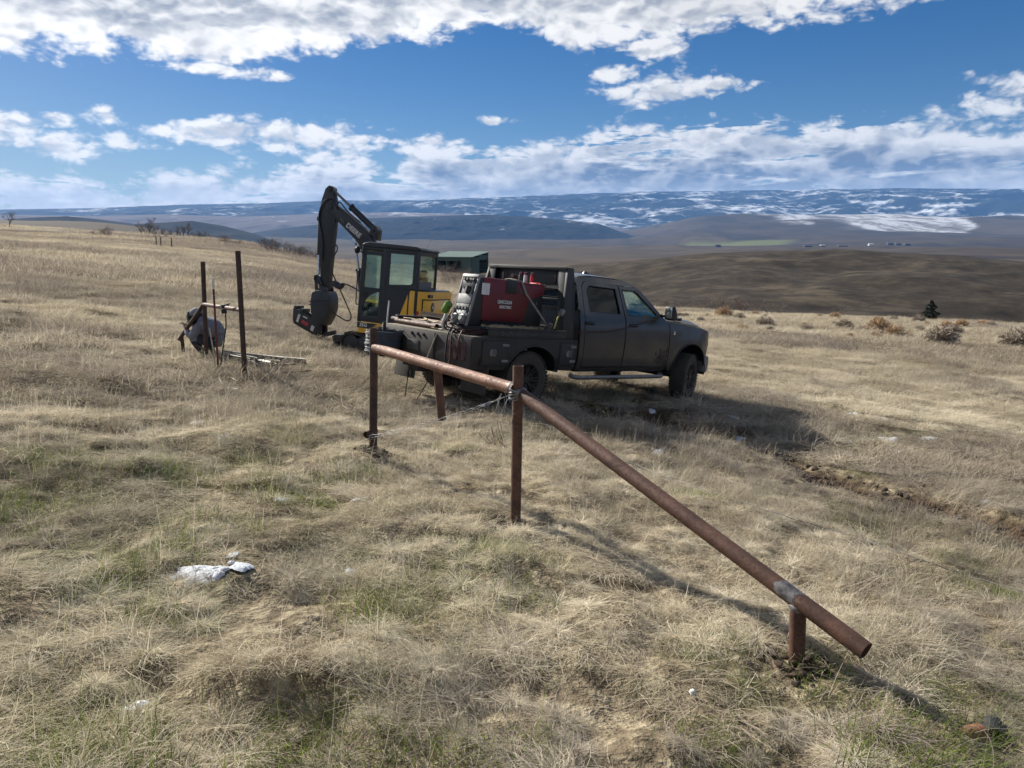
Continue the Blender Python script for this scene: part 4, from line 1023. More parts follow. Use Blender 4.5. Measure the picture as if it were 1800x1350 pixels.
    for side in (-1, 1):
        sk = [(-1.10, .575), (-.50, .56)]+arc(.02, .50, .50, .40, 172, 8, 18)+[(.50, .555), (.84, .545), (.88, .60), (.88, 1.0), (-1.10, 1.0)]
        MB().panel(sk, [], by, .025, side, cuts=[.65, .7, .75, .85]).build('bed_skirt', M_BED, T)
        MB().tube([(x, side*(by(x, z)+.004), z) for x, z in arc(.02, .50, .50, .40, 172, 8, 18)], .013, 8).build('wheel_arch_edge', M_BED, T)
        ra = MB(); ra.bb(-.82, .62, side*1.02, side*1.075, 1.002, 1.125); ra.bb(-.86, .62, side*1.0, side*1.085, 1.10, 1.128); ra.build('side_rail', M_BED, T, bevel=.006)
        wl = MB(); wl.grid([[(x, side*y, z) for y in (.55, 1.05)] for x, z in arc(.02, .50, .51, .41, 176, 4, 18)]); wl.build('arch_liner', M_BLACK, T)
        for x0, x1 in ((-.93, -.50), (.53, .82)):
            MB().bb(x0-.02, x1+.02, side*1.06, side*1.068, .63, .965).build('toolbox_seal', M_BLACK, T)
            d = MB().bb(x0, x1, side*1.062, side*1.078, .65, .945).build('toolbox_door', M_BED, T, bevel=.006)
            for z in (.69, .90): MB().bb(x1-.10, x1+.02, side*1.078, side*1.090, z-.018, z+.018).build('hinge', M_STEEL, d, bevel=.004)
            l = MB(); l.cyl((x0+.16, side*1.076, .80), (x0+.16, side*1.086, .80), .048, n=20); l.tube([(x0+.20+.018*math.cos(a), side*1.092, .80+.045*math.sin(a)) for a in np.linspace(0, 2*math.pi, 17)[:-1]], .006, 6, closed=True); l.build('latch', M_STEEL, d)
        # mudflap
        MB().box((-.80, side*.80, .46), (.012, .52, .46), Matrix.Rotation(.10, 3, 'Y')).build('mudflap', mat_simple('grey_mudflap', (.05, .049, .047), .8, 0, .35, 9, dirt=(DUST, .7, .3, .8)) if side < 0 else bpy.data.materials['grey_mudflap'], T, bevel=.003)
    rp = MB(); rp.bb(-1.115, -1.075, -1.05, 1.05, .585, .975); rp.build('rear_panel', M_BED, T, bevel=.006)
    MB().box((-1.10, -.30, .775), (.10, .020, .40), Matrix.Rotation(.0, 3, 'Y')).build('rear_upright', M_BED, T, bevel=.004)
    for y in (-.92, -.76, -.60, .92, .76, .60):
        l = MB(); pr = arc(y, .80, .048, .048, 0, 180, 8); pr = [(a, b+.08) for a, b in pr]+[(a, b-.08) for a, b in arc(y, .80, .048, .048, 180, 360, 8)]
        A = [l.bm.verts.new((-1.116, a, b)) for a, b in pr]; B = [l.bm.verts.new((-1.132, y+(a-y)*.86, .8+(b-.8)*.95)) for a, b in pr]
        l.bm.faces.new(B)
        for i in range(len(pr)): l.bm.faces.new((A[i], A[(i+1) % len(pr)], B[(i+1) % len(pr)], B[i]))
        l.build('tail_light', M_REDLAMP, T)
    for y in (.14, .0, -.14): MB().lathe([(.024, 0), (.022, .010), (.001, .014)], (-1.116, y+.12, .93), (-1, 0, 0), 12).build('marker_light', M_REDLAMP, T)
    MB().bb(-1.122, -1.116, .08, .36, .70, .84).build('number_plate', M_GREYPRINT, T, bevel=.002)
    hi = MB(); hi.bb(-1.20, -.6, -.05, .05, .42, .52); hi.bb(-1.0, -.9, -.6, .6, .44, .54); hi.tube([(-1.17+.0*a, .16+.05*math.cos(a), .36+.07*math.sin(a)) for a in np.linspace(-.6, math.pi+.6, 14)], .014, 8); hi.build('tow_hitch', M_DARKMETAL, T, bevel=.004)
    # headache rack
    hr = MB()
    for side in (-1, 1):
        hr.prism([(.62, 1.0), (.86, 1.0), (.88, 1.5), (.86, 2.03), (.74, 2.03), (.66, 1.55)], side*.99, side*.94, lambda p: Vector((p.x, p.y-math.copysign(.11, p.y)*max(0, (p.z-1.2)/.83), p.z)))
        hr.prism([(.70, 1.0), (.74, 1.0), (.77, 2.02), (.73, 2.02)], side*.94, side*.80, lambda p: Vector((p.x, p.y-math.copysign(.11, p.y)*max(0, (p.z-1.2)/.83), p.z)))
    hr.bb(.72, .87, -.86, .86, 1.985, 2.035)
    for z in (1.15, 1.42, 1.56, 1.70): hr.bb(.80, .84, -.80, .80, z-.02, z+.02)
    hr.build('headache_rack', M_BED, T, bevel=.006)
    MB().bb(.83, .845, -.80, .80, 1.76, 1.99).build('rack_plate', M_BED, T)
    for y in (-.62, -.55, .62, .55):
        MB().prism([(-.028, 1.79), (.028, 1.79), (.028, 1.93), (-.028, 1.93)], .815, .83, lambda p, y=y: Vector((p.y, y+p.x*.8, p.z))).build('rack_light', M_REDLAMP if abs(y) < .6 else M_STEEL, T, bevel=.006)
    mesh = MB()
    for z in np.arange(1.05, 1.75, .05): mesh.bb(.812, .820, -.78, .78, z, z+.006)
    for y in np.arange(-.76, .77, .06): mesh.bb(.821, .827, y, y+.006, 1.05, 1.75)
    mesh.build('rack_mesh', M_BLACK, T)
    tr = MB(); tr.bb(.46, .74, -.72, .45, 1.70, 1.715); tr.bb(.46, .475, -.72, .45, 1.70, 1.76); tr.bb(.72, .735, -.72, .45, 1.70, 1.76); tr.build('rack_tray', M_BLACK, T)
    # lettering pressed along the bed rail
    text('bed_lettering', 'BradfordBuilt', .085, M_GREYPRINT, T, frame_mat((-.40, -1.0775, 1.052), (1, 0, 0), (0, 0, 1)), .003)
    for x0, x1 in ((-.76, -.68), (-.12, .02)): MB().bb(x0, x1, -1.079, -1.075, 1.046, 1.056).build('lettering_dash', M_GREYPRINT, T)
    # mud thrown behind the front wheel
    md = MB()
    for k in range(170):
        x = random.gauss(3.08, .10); z = random.gauss(.72, .10)
        if not (2.8 < x < 3.21 and .57 < z < .98): continue
        r = random.uniform(.006, .02); md.lathe([(r, 0), (r*.7, r*.35), (.0005, r*.45)], (x, -t_ydoor(x, z)+.001, z), (0, -1, 0), 7)
    mo = md.build('mud_splatter', M_MUD, T); mo['kind'] = 'stuff'
    return T, mw
TRUCK, TRUCK_M = build_truck()
# ------------------------------------------------------------------ things carried on the flatbed
M_WRED = mat_simple('welder_red', (.125, .009, .016), .42, 0, .2, 4, dirt=(DUST, .3, .2, 1.0))
M_WBLACK = mat_simple('welder_black', (.014, .014, .016), .5, 0, .25, 6)
M_WGREY = mat_simple('welder_face_grey', (.065, .065, .065), .6, .0, .4, 10)
M_ALU = mat_simple('worn_aluminium', (.22, .215, .21), .6, .1, .35, 10)
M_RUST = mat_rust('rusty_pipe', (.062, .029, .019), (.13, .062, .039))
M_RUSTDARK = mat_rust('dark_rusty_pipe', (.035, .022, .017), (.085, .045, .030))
M_CABLE = mat_simple('black_cable', (.014, .013, .013), .6, 0, .2, 9)
M_REDCABLE = mat_simple('red_brown_cable', (.050, .018, .015), .6, 0, .3, 9)
M_STRAP = mat_simple('grey_strap', (.22, .20, .16), .9, 0, .3, 14)
M_YSTRAP = mat_simple('yellow_strap', (.42, .40, .12), .9, 0, .25, 14)
M_GALV = mat_simple('galvanised_wire', (.34, .345, .36), .55, .4, .35, 12)
M_WOOD = mat_simple('splintered_wood', (.42, .34, .22), .85, 0, .3, 8)
def on_truck(name, label, cat, group=None, loc=(0, 0, 0), rot=0.0):
    o = empty(name, mw=TRUCK_M @ Matrix.Translation(loc) @ Matrix.Rotation(rot, 4, 'Z')); return tag(o, label, cat, group)
def build_welder():
    W = on_truck('welder_generator', 'red engine-driven welder strapped down on the truck bed', 'welder')
    y0, y1 = -.72, -.40
    b = MB(); b.bb(-.86, .44, y0+.02, y1-.02, 1.04, 1.12); b.bb(-.90, .46, y0-.01, y0+.05, 1.002, 1.06); b.bb(-.90, .46, y1-.05, y1+.01, 1.002, 1.06); b.build('base_frame', M_WBLACK, W, bevel=.006)
    c = MB(); c.bb(-.66, .44, y0+.012, y1-.012, 1.12, 1.70); c.build('engine_case', M_WBLACK, W, bevel=.01)
    s = MB()
    red = [(-.70, 1.20), (.06, 1.20), (.10, 1.30), (.16, 1.52), (.42, 1.60), (.445, 1.62), (.445, 1.735), (.40, 1.752), (-.71, 1.772)]
    s.prism(red, y0-.004, y0+.010); s.prism(red, y1-.010, y1+.004); s.build('side_cover', M_WRED, W, bevel=.004)
    t = MB(); t.prism([(-.71, 1.735), (.445, 1.712), (.445, 1.752), (-.71, 1.778)], y0-.006, y1+.006); t.build('top_cover', M_WRED, W, bevel=.012)
    pl = MB(); pl.bb(-.30, -.09, y0-.012, y0-.003, 1.585, 1.77); pl.build('cover_cutout', M_WBLACK, W, bevel=.03)
    # sloping control face at the tail end
    f = MB(); f.prism([(-.96, 1.13), (-.70, 1.13), (-.71, 1.77), (-.79, 1.785)], y0, y1); f.build('control_face', M_WBLACK, W, bevel=.008)
    e = MB()
    for y in (y0, y1): e.prism([(-.97, 1.12), (-.93, 1.12), (-.765, 1.79), (-.80, 1.795)], y-.010, y+.012)
    e.prism([(-.82, 1.765), (-.70, 1.765), (-.70, 1.80), (-.80, 1.805)], y0-.008, y1+.008); e.build('face_edge', M_ALU, W, bevel=.005)
    def on_face(u, v, d=.004):   # u across (0 near side .. 1 far side), v up the slope
        return Vector((-.96+.17*v-.008-d, y0+(y1-y0)*u, 1.13+.655*v))
    fm = lambda u, v, d: frame_mat(on_face(u, v, d), (0, -1, 0), (.25, 0, .97))
    def plate(nm, u, v, w, h, m, d=.006, par=W, poly=None):
        q = MB(); q.box((0, 0, 0), (w, h, d)); o = q.build(nm, m, par, bevel=.003); o.matrix_basis = fm(u, v, d/2); return o
    plate('meter_panel', .5, .86, .27, .15, M_WBLACK); plate('switch_panel', .5, .52, .28, .13, M_ALU, .010); plate('outlet_panel', .5, .33, .27, .12, M_WGREY)
    plate('data_plate', .46, .245, .19, .055, M_WHITE, .012); plate('terminal_panel', .5, .12, .29, .15, M_WGREY, .008)
    for u in (.25, .72):
        k = MB(); k.lathe([(.058, 0), (.058, .02), (.04, .03), (.035, .05), (.001, .05)], (0, 0, 0), (0, 0, 1), 20); o = k.build('output_stud', M_STEEL, W); o.matrix_basis = fm(u, .12, .008)
    k = MB(); k.lathe([(.06, 0), (.05, .03), (.001, .032)], (0, 0, 0), (0, 0, 1), 20); k.box((0, 0, .035), (.02, .10, .02)); o = k.build('control_knob', M_BLACK, W); o.matrix_basis = fm(.40, .70, .004)
    plate('knob_shield', .40, .70, .15, .13, M_ALU, .004)
    for i, (u, v) in enumerate(((.2, .92), (.35, .92), (.6, .92), (.8, .92), (.2, .33), (.4, .33), (.62, .33), (.82, .33))):
        k = MB(); k.cyl((0, 0, 0), (0, 0, .022), .020, n=14); o = k.build('outlet' if v < .5 else 'gauge', M_BLACK, W); o.matrix_basis = fm(u, v, .006)
    # sticker and name plates on the visible side
    q = MB(); q.bb(-.735, -.60, y0-.010, y0-.005, 1.545, 1.70); q.build('warning_label', M_WHITE, W)
    q = MB(); q.bb(-.45, -.17, y0-.010, y0-.005, 1.43, 1.495); q.build('name_plate', M_WBLACK, W)
    text('name_lettering', 'LINCOLN', .066, M_WHITE, W, frame_mat((-.31, y0-.012, 1.462), (1, 0, .0), (0, 0, 1)), .003, .002, sx=.92)
    text('name_lettering', 'ELECTRIC', .050, M_WHITE, W, frame_mat((-.29, y0-.009, 1.395), (1, 0, .0), (0, 0, 1)), .003, .002, .2)
    q = MB(); q.bb(-.04, .06, y0-.010, y0-.005, 1.60, 1.67); q.build('small_label', M_GREYPRINT, W)
    q = MB(); q.cyl((.18, -.40, 1.74), (.18, -.40, 1.80), .030, n=12); q.tube(spline([(.18, -.40, 1.80), (.16, -.40, 1.84), (.08, -.41, 1.85)], 5), .028, 10); q.build('exhaust', M_RUSTDARK, W)
    q = MB(); q.bb(.30, .312, y0-.006, y0, 1.46, 1.50); q.build('door_latch', M_STEEL, W)
    # strap over the top with its ratchet at the rail
    S = on_truck('tie_down_strap', 'grey webbing strap slanting down over the red welder', 'strap')
    def band(name, pts, w, m, par, up):
        q = MB(); P = [Vector(p) for p in pts]; wv = Vector(up).normalized()*w/2
        q.grid([[p-wv, p+wv] for p in P]); o = q.build(name, m, par); md = o.modifiers.new('thick', 'SOLIDIFY'); md.thickness = .003; return o
    band('webbing', [(-.02, y1+.02, 1.79), (-.03, -.48, 1.80), (-.03, y0-.016, 1.775), (.06, y0-.045, 1.60), (.30, -1.0, 1.18)], .034, M_STRAP, S, (1, 0, .3))
    q = MB(); q.box((.31, -1.02, 1.17), (.05, .06, .12), Matrix.Rotation(.4, 3, 'X')); q.tube(spline([(.32, -1.02, 1.12), (.34, -1.04, 1.10), (.34, -1.05, 1.13)], 4), .008, 6); q.build('ratchet', M_STEEL, S, bevel=.006)
    Y = on_truck('yellow_strap', 'yellow webbing strap end between welder and rack post', 'strap')
    band('webbing', spline([(.62, -.93, 1.36), (.56, -.94, 1.33), (.50, -.96, 1.24), (.44, -.99, 1.16), (.41, -1.0, 1.135)], 4), .045, M_YSTRAP, Y, (.7, -.2, .6))
    q = MB(); q.box((.63, -.93, 1.38), (.06, .06, .10), Matrix.Rotation(.5, 3, 'Y')); q.build('ratchet', M_STEEL, Y, bevel=.006)
build_welder()
def build_cargo():
    # spray cans and bottles standing in the rack tray
    M_CANRED = mat_simple('can_red', (.45, .022, .018), .35, 0, .15, 9); M_CANW = mat_simple('can_white', (.58, .57, .55), .35, .1, .15, 9); M_MAROON = mat_simple('can_maroon', (.12, .02, .028), .4, 0, .2, 9)
    def can(y, x, body, cap, label, lie=False):
        o = on_truck('spray_can', label, 'spray can', 'cans in the rack tray', (x, y, 1.7155))
        if lie: o.matrix_basis = o.matrix_basis @ Matrix.Translation((0, 0, .033)) @ Matrix.Rotation(math.pi/2, 4, 'X')
        MB().lathe([(.001, 0), (.032, .001), (.033, .006), (.033, .155), (.030, .165), (.018, .172)], (0, 0, 0), (0, 0, 1), 18).build('can_body', body, o)
        MB().lathe([(.024, .168), (.028, .172), (.026, .205), (.012, .212), (.001, .212)], (0, 0, 0), (0, 0, 1), 16).build('cap', cap, o)
    can(.10, .56, M_CANW, M_BLACK, 'white spray can lying at the far end of the rack tray', True)
    can(-.06, .58, M_WBLACK, M_MAROON, 'dark spray can with maroon cap, leftmost of the upright ones')
    can(-.18, .57, M_CANW, M_MAROON, 'white spray can with maroon cap in the rack tray')
    can(-.32, .57, M_CANRED, M_MAROON, 'upright bright red spray can in the rack tray')
    can(-.36, .52, M_CANRED, M_CANRED, 'bright red spray can lying on its side in the tray', True)
    # rusty pipes and scrap lying across the tail of the deck
    def rod(name, label, cat, p, q, ro, ri, m, group=None):
        o = MB().pipe(TRUCK_M @ Vector(p), TRUCK_M @ Vector(q), ro, ri, 16).build(name, m); return tag(o, label, cat, group)
    rod('steel_pipe', 'long rusty pipe jutting past the left side of the truck bed', 'pipe', (-.62, 1.50, 1.045), (-.72, -.16, 1.045), .038, .030, M_RUSTDARK, 'pipes on the truck bed')
    rod('steel_pipe', 'short rusty pipe with open end on the tail of the bed', 'pipe', (-.82, 1.10, 1.042), (-.90, -.02, 1.042), .038, .030, M_RUST, 'pipes on the truck bed')
    rod('steel_pipe', 'rusty pipe lying deepest on the truck deck', 'pipe', (-.36, 1.32, 1.055), (-.36, -.02, 1.055), .045, .036, M_RUST, 'pipes on the truck bed')
    a = MB(); L = [Vector(p) for p in ((-.30, 1.25, 1.14), (-.28, -.05, 1.12))]
    d = (L[1]-L[0]).normalized(); c = (L[0]+L[1])/2; rt = Matrix((d, Vector((0, 0, 1)).cross(d).normalized(), Vector((0, 0, 1)))).transposed()
    a.box(c, ((L[1]-L[0]).length, .06, .006), rt); a.box(c+Vector((.03, 0, .03)), ((L[1]-L[0]).length, .006, .06), rt); o = a.build('angle_iron', M_RUSTDARK); o.matrix_basis = TRUCK_M; tag(o, 'rusty angle iron lying over the pipes on the truck bed', 'angle iron')
    for i, (p, q, r) in enumerate((((-.78, .95, 1.10), (-.86, .25, 1.13), .012), ((-.70, .55, 1.12), (-.88, -.02, 1.12), .015), ((-.60, .30, 1.14), (-.40, -.22, 1.22), .008), ((-.9, .2, 1.03), (-.95, -.35, 1.04), .014))):
        q_ = MB(); pts = catenary(p, q, .02, 6, .012); q_.tube(pts, [r*random.uniform(.5, 1.2) for _ in pts], 5); o = q_.build('wood_sliver', M_WOOD, smooth=20); o.matrix_basis = TRUCK_M
        tag(o, ('pale splintered stick lying on the pipes at the bed tail', 'thick pale stick beside the open pipe end on the bed', 'thin pale stick poking up in front of the welder', 'pale stick on the very edge of the truck deck')[i], 'stick', 'sticks on the truck bed')
    # heap of coiled welding lead
    random.seed(5)
    q = MB(); pts = []
    for k in range(150):
        t = k/150; a = t*2*math.pi*6.3; r = .13+.06*math.sin(t*17)
        pts.append((-.72+r*math.cos(a)*1.05, -.42+r*math.sin(a)*1.35, 1.02+.11*t+.015*math.sin(a*3)))
    q.tube(pts, .013, 6); o = q.build('coiled_lead', M_CABLE); o.matrix_basis = TRUCK_M; tag(o, 'coil of dark welding lead heaped in front of the welder face', 'cable')
    q = MB(); pts = [(x+random.uniform(-.01, .01), y, z) for x, y, z in pts[::2]]
    q.tube([(a-.10, b-.22, 1.015+(c-1.02)*.6) for a, b, c in pts], .010, 6); o = q.build('coiled_lead', M_REDCABLE); o.matrix_basis = TRUCK_M; tag(o, 'coil of red brown hose beside the dark lead on the bed', 'hose')
    leads = [([(-.99, -.45, 1.30), (-1.06, -.42, 1.16), (-1.02, -.35, 1.06), (-1.0, -.45, 1.02), (-1.10, -.55, 1.02), (-1.16, -.60, .90), (-1.18, -.62, .62)], .012, M_CABLE, 'black lead hanging straight over the tail of the bed', 'cable'),
             ([(-.98, -.40, 1.22), (-1.02, -.38, 1.10), (-.9, -.34, 1.05), (-.98, -.52, 1.03), (-1.10, -.63, 1.03), (-1.17, -.70, .93), (-1.18, -.72, .70), (-1.19, -.70, .48)], .011, M_REDCABLE, 'red brown lead drooping over the bed tail beside the tail lights', 'cable'),
             ([(-.80, -.50, 1.06), (-.95, -.70, 1.06), (-1.08, -.80, 1.04), (-1.15, -.83, .92), (-1.15, -.86, .74)], .012, M_REDCABLE, 'shortest red lead end hanging next to the tail lights', 'cable'),
             ([(-1.16, -.38, .98), (-1.16, -.28, .78), (-1.17, -.20, .60)], .010, M_STRAP, 'grey strap end slanting down the rear face of the bed', 'strap'),
             ([(-1.12, .26, .55), (-1.13, .26, .35), (-1.14, .27, .12), (-1.16, .25, .02)], .008, M_CABLE, 'thin black cord hanging to the grass behind the hitch', 'cord'),
             ([(-1.02, -.16, .5), (-1.05, -.10, .3), (-1.1, -.05, .14), (-1.15, -.02, .03)], .008, M_REDCABLE, 'thin red cord hanging to the grass beside the rear wheel', 'cord'),
             ([(.90, -1.03, 1.115), (1.15, -1.01, 1.125), (1.7, -1.012, 1.155), (2.2, -1.008, 1.25), (2.55, -.985, 1.33), (2.80, -.965, 1.385), (2.90, -.93, 1.43)], .009, M_REDCABLE, 'red cable running along the truck doors to the front window', 'cable')]
    for pts, r, m, lab, cat in leads:
        o = MB().tube(spline(pts, 6), r, 8).build('hanging_cable', m); o.matrix_basis = TRUCK_M; tag(o, lab, cat)
    # roll of smooth wire on its spindle at the tail
    S = on_truck('wire_roll', 'tall roll of galvanised fence wire mounted behind the bed', 'wire roll', None, (-1.34, .62, .60))
    random.seed(11)
    core = MB(); core.lathe([(.20, 0), (.235, .01), (.238, .30), (.20, .31)], (0, 0, 0), (0, 0, 1), 36); core.build('wound_core', mat_simple('wire_core', (.09, .11, .14), .6, .5, .3, 20), S)
    q = MB()
    for k in range(22):
        z = .01+.30*k/21; r = .245+random.uniform(-.006, .014); ph = random.uniform(0, 6)
        q.tube([((r+.005*math.sin(3*a+ph))*math.cos(a), (r+.005*math.sin(2*a+ph))*math.sin(a), z+.006*math.sin(a+ph)) for a in np.linspace(0, 2*math.pi, 30)[:-1]], .0065, 5, closed=True)
    M_ROLL = mat_simple('grey_wire_roll', (.06, .068, .08), .7, .0, .35, 12); w = q.build('wire_strand', M_ROLL, S, smooth=60); w['kind'] = 'stuff'
    q = MB()
    for k in range(16):
        a = random.uniform(0, 6.28); r = .24; q.tube(spline([(r*math.cos(a), r*math.sin(a), .31), ((r+.02)*math.cos(a+.4), (r+.02)*math.sin(a+.4), .335+random.uniform(0, .02)), (r*.9*math.cos(a+.9), r*.9*math.sin(a+.9), .315)], 4), .005, 5)
    w = q.build('loose_strand', M_ROLL, S, smooth=60); w['kind'] = 'stuff'
    q = MB(); q.cyl((0, 0, -.04), (0, 0, .44), .022, n=12); q.bb(-.04, .24, -.03, .03, -.05, -.02); q.bb(-.25, .25, -.02, .02, -.03, -.005); q.bb(-.02, .02, -.25, .25, -.03, -.005); q.build('spindle', M_DARKMETAL, S)
    q = MB(); q.cyl((-1.04, 1.02, 1.0), (-1.02, 1.03, 1.33), .011, n=8); o = q.build('stake', M_WHITE); o.matrix_basis = TRUCK_M; tag(o, 'thin pale stake upright at the left corner of the bed', 'stake')
    g = MB(); g.lathe([(.001, 0), (.05, .002), (.055, .02), (.055, .15), (.03, .17), (.001, .17)], (0, 0, 0), (0, 0, 1), 16); o = g.build('green_bottle', mat_simple('green_plastic', (.10, .22, .03), .4, 0, .2, 9)); o.matrix_basis = TRUCK_M @ Matrix.Translation((-.93, -.20, 1.27)) @ Matrix.Rotation(.7, 4, 'X')
    tag(o, 'green bottle tucked behind the control face of the welder', 'bottle')
    g = MB(); g.tube(spline([(-.92, -.2, 1.02), (-.95, -.21, 1.12), (-.93, -.23, 1.22), (-.91, -.21, 1.30)], 5), .02, 6); o = g.build('rag', M_WHITE); o.matrix_basis = TRUCK_M; tag(o, 'white rag hanging beside the welder face', 'rag')
    # dry grass caught on the bed rail
    q = MB(); random.seed(3)
    for k in range(160):
        x = random.uniform(-.86, .18); y = random.uniform(-1.07, -.92); L = random.uniform(.04, .14); a = random.uniform(0, 6.28)
        q.tube([(x, y, 1.128), (x+L*.5*math.cos(a), y+L*.4*math.sin(a), 1.132+random.uniform(0, .04)), (x+L*math.cos(a), y+L*.8*math.sin(a), 1.13+random.uniform(0, .02))], .0022, 3)
    o = q.build('straw', mat_simple('loose_straw', (.40, .33, .20), .9, 0, .3, 9)); o.matrix_basis = TRUCK_M; tag(o, 'loose straw lying on the side rail of the truck bed', kind='stuff')
build_cargo()
# ------------------------------------------------------------------ compact excavator
M_EXB = mat_simple('machine_black', (.014, .017, .021), .45, 0, .25, 4, dirt=(DUST, .35, .1, 1.2))
M_EXY = mat_simple('machine_yellow', (.80, .42, .03), .42, 0, .12, 4, dirt=((.20, .15, .08), .3, .3, 1.3))
M_EXGLASS = mat_glass('green_cab_glass', (.84, .925, .90), .02, .02, .6)
M_TRACK = mat_simple('track_rubber', (.030, .028, .027), .9, 0, .3, 7, dirt=((.10, .085, .065), .6, .0, .6))
M_STICK = mat_simple('sticker', (.55, .53, .50), .5, 0, .3, 22)
M_STICKR = mat_simple('sticker_red', (.35, .03, .03), .5, 0, .3, 22)
def build_excavator():
    mw = pose_on_ground(-2.44, 15.9, rad(-74), e=.9) @ Matrix.Translation((0, 0, -.04)) @ Matrix.Scale(.94, 4)
    E = empty('mini_excavator', mw=mw); tag(E, 'yellow and black compact excavator with its boom raised', 'excavator')
    # undercarriage
    for side in (-1, 1):
        L0, L1, r = -.78, .78, .235; yc = side*.70; w = .30
        path = [(L0+r*math.cos(a), .25+r*math.sin(a)) for a in np.linspace(math.pi/2, 1.5*math.pi, 10)]+[(L0+(L1-L0)*t, .015) for t in np.linspace(.08, .92, 12)]+[(L1+r*math.cos(a), .25+r*math.sin(a)) for a in np.linspace(-math.pi/2, math.pi/2, 10)]+[(L1-(L1-L0)*t, .485-.02*math.sin(t*math.pi)) for t in np.linspace(.08, .92, 12)]
        tk = empty('track', E)
        b = MB(); n = len(path); inn = []
        cx, cz = 0, .25
        for (x, z) in path:
            d = Vector((x-max(L0, min(L1, x)), 0, z-.25)); d = d.normalized() if d.length > 1e-6 else Vector((0, 0, 1)); inn.append((x-d.x*.045, z-d.z*.045))
        A = [[b.bm.verts.new((x, yc+s*w/2, z)) for x, z in path] for s in (-1, 1)]; B = [[b.bm.verts.new((x, yc+s*w/2, z)) for x, z in inn] for s in (-1, 1)]
        for i in range(n):
            j = (i+1) % n
            b.bm.faces.new((A[0][i], A[0][j], A[1][j], A[1][i])); b.bm.faces.new((B[0][i], B[1][i], B[1][j], B[0][j]))
            for s in (0, 1): b.bm.faces.new((A[s][i], B[s][i], B[s][j], A[s][j]))
        b.build('belt', M_TRACK, tk, smooth=50)
        lg = MB()
        P = [Vector((x, 0, z)) for x, z in path]; tot = sum((P[(i+1) % n]-P[i]).length for i in range(n)); m = 46; acc = 0; i = 0
        for k in range(m):
            want = tot*k/m
            while acc+(P[(i+1) % n]-P[i]).length < want: acc += (P[(i+1) % n]-P[i]).length; i += 1
            a_, b_ = P[i], P[(i+1) % n]; t = (want-acc)/(b_-a_).length; p = a_.lerp(b_, t); d = (b_-a_).normalized(); nrm = Vector((d.z, 0, -d.x)); rt = Matrix((d, Vector((0, 1, 0)), d.cross(Vector((0, 1, 0))))).transposed()
            out = p-Vector((max(L0, min(L1, p.x)), 0, .25)); sgn = 1 if out.dot(nrm) > 0 else -1
            lg.box(p+nrm*sgn*.012+Vector((0, yc, 0)), (.040, w*.96, .03), rt)
        lg.build('track_lug', M_TRACK, tk)
        fr = MB(); fr.prism([(-.80, .14), (.80, .14), (.82, .26), (.70, .36), (-.70, .36), (-.82, .26)], yc-w*.36, yc+w*.36)
        for x in (-.5, -.25, 0, .25, .5): fr.cyl((x, yc-w*.42, .12), (x, yc+w*.42, .12), .075, n=14)
        for x in (-.78, .78): fr.cyl((x, yc-w*.40, .25), (x, yc+w*.40, .25), .185, n=22)
        fr.build('track_frame', M_EXB, tk, bevel=.008)
    c = MB(); c.bb(-.45, .45, -.58, .58, .22, .48); c.cyl((0, 0, .46), (0, 0, .51), .36, n=28); c.build('car_body', M_EXB, E, bevel=.01)
    bl = MB(); bl.prism([(1.10, .06), (1.16, .04), (1.20, .10), (1.17, .22), (1.21, .36), (1.17, .37), (1.11, .24)], -.87, .87)
    for y in (-.38, .38): bl.prism([(.4, .20), (1.12, .16), (1.12, .26), (.4, .32)], y-.05, y+.05)
    bl.bb(.98, 1.17, .60, .86, .24, .40); bl.build('dozer_blade', M_EXB, E, bevel=.008)
    # house
    U = E
    def outline(x0, inset):      # flat sides, rounded tail
        w, t, c = .85-inset, .94-inset, .30
        return [(x0, w-.01), (-.30, w)]+[(-t+c-c*math.sin(a), (w-c)+c*math.cos(a)) for a in np.linspace(0, math.pi/2, 9)]+[(-t+c-c*math.cos(a), -(w-c)-c*math.sin(a)) for a in np.linspace(0, math.pi/2, 9)]+[(-.30, -w), (x0, -w+.01)]
    def house(z0, z1, x0, name, m, inset=0.0):
        pts = outline(x0, inset)
        b = MB(); A = [b.bm.verts.new((x, y, z0)) for x, y in pts]; B = [b.bm.verts.new((x, y, z1)) for x, y in pts]; n = len(pts)
        b.bm.faces.new(A[::-1]); b.bm.faces.new(B)
        for i in range(n): b.bm.faces.new((A[i], A[(i+1) % n], B[(i+1) % n], B[i]))
        return b.build(name, m, U, bevel=.02, seg=2)
    house(.50, .742, .62, 'house_base', M_EXY); house(.745, 1.52, -.30, 'engine_hood', M_EXY, -.012); house(1.525, 1.54, -.40, 'hood_top', M_EXB, .02)
    b = MB(); b.bb(-.55, .62, -.84, -.22, .745, 1.12); b.build('tank_cover', M_EXY, U, bevel=.05, seg=3)
    b = MB(); b.prism([(.30, .615), (.63, .615), (.63, .738), (.16, .738)], .838, .858); b.build('model_panel', M_EXB, U, bevel=.003)
    text('model_number', '35G', .105, M_WHITE, U, frame_mat((.48, .861, .676), (-1, 0, 0), (0, 0, 1)), .003, .003, .1)
    b = MB(); b.prism([(-.28, .75), (.05, .75), (.05, 1.54), (-.58, 1.54), (-.50, 1.40)], .83, .868); b.build('side_trim', M_EXB, U)
    # raised rear service panel, seam and markings on the tail
    ol = [Vector((x, y, 0)) for x, y in outline(-.40, -.012)]; ol = ol[1:]
    cum = [0.0]
    for p_, q_ in zip(ol[:-1], ol[1:]): cum.append(cum[-1]+(q_-p_).length)
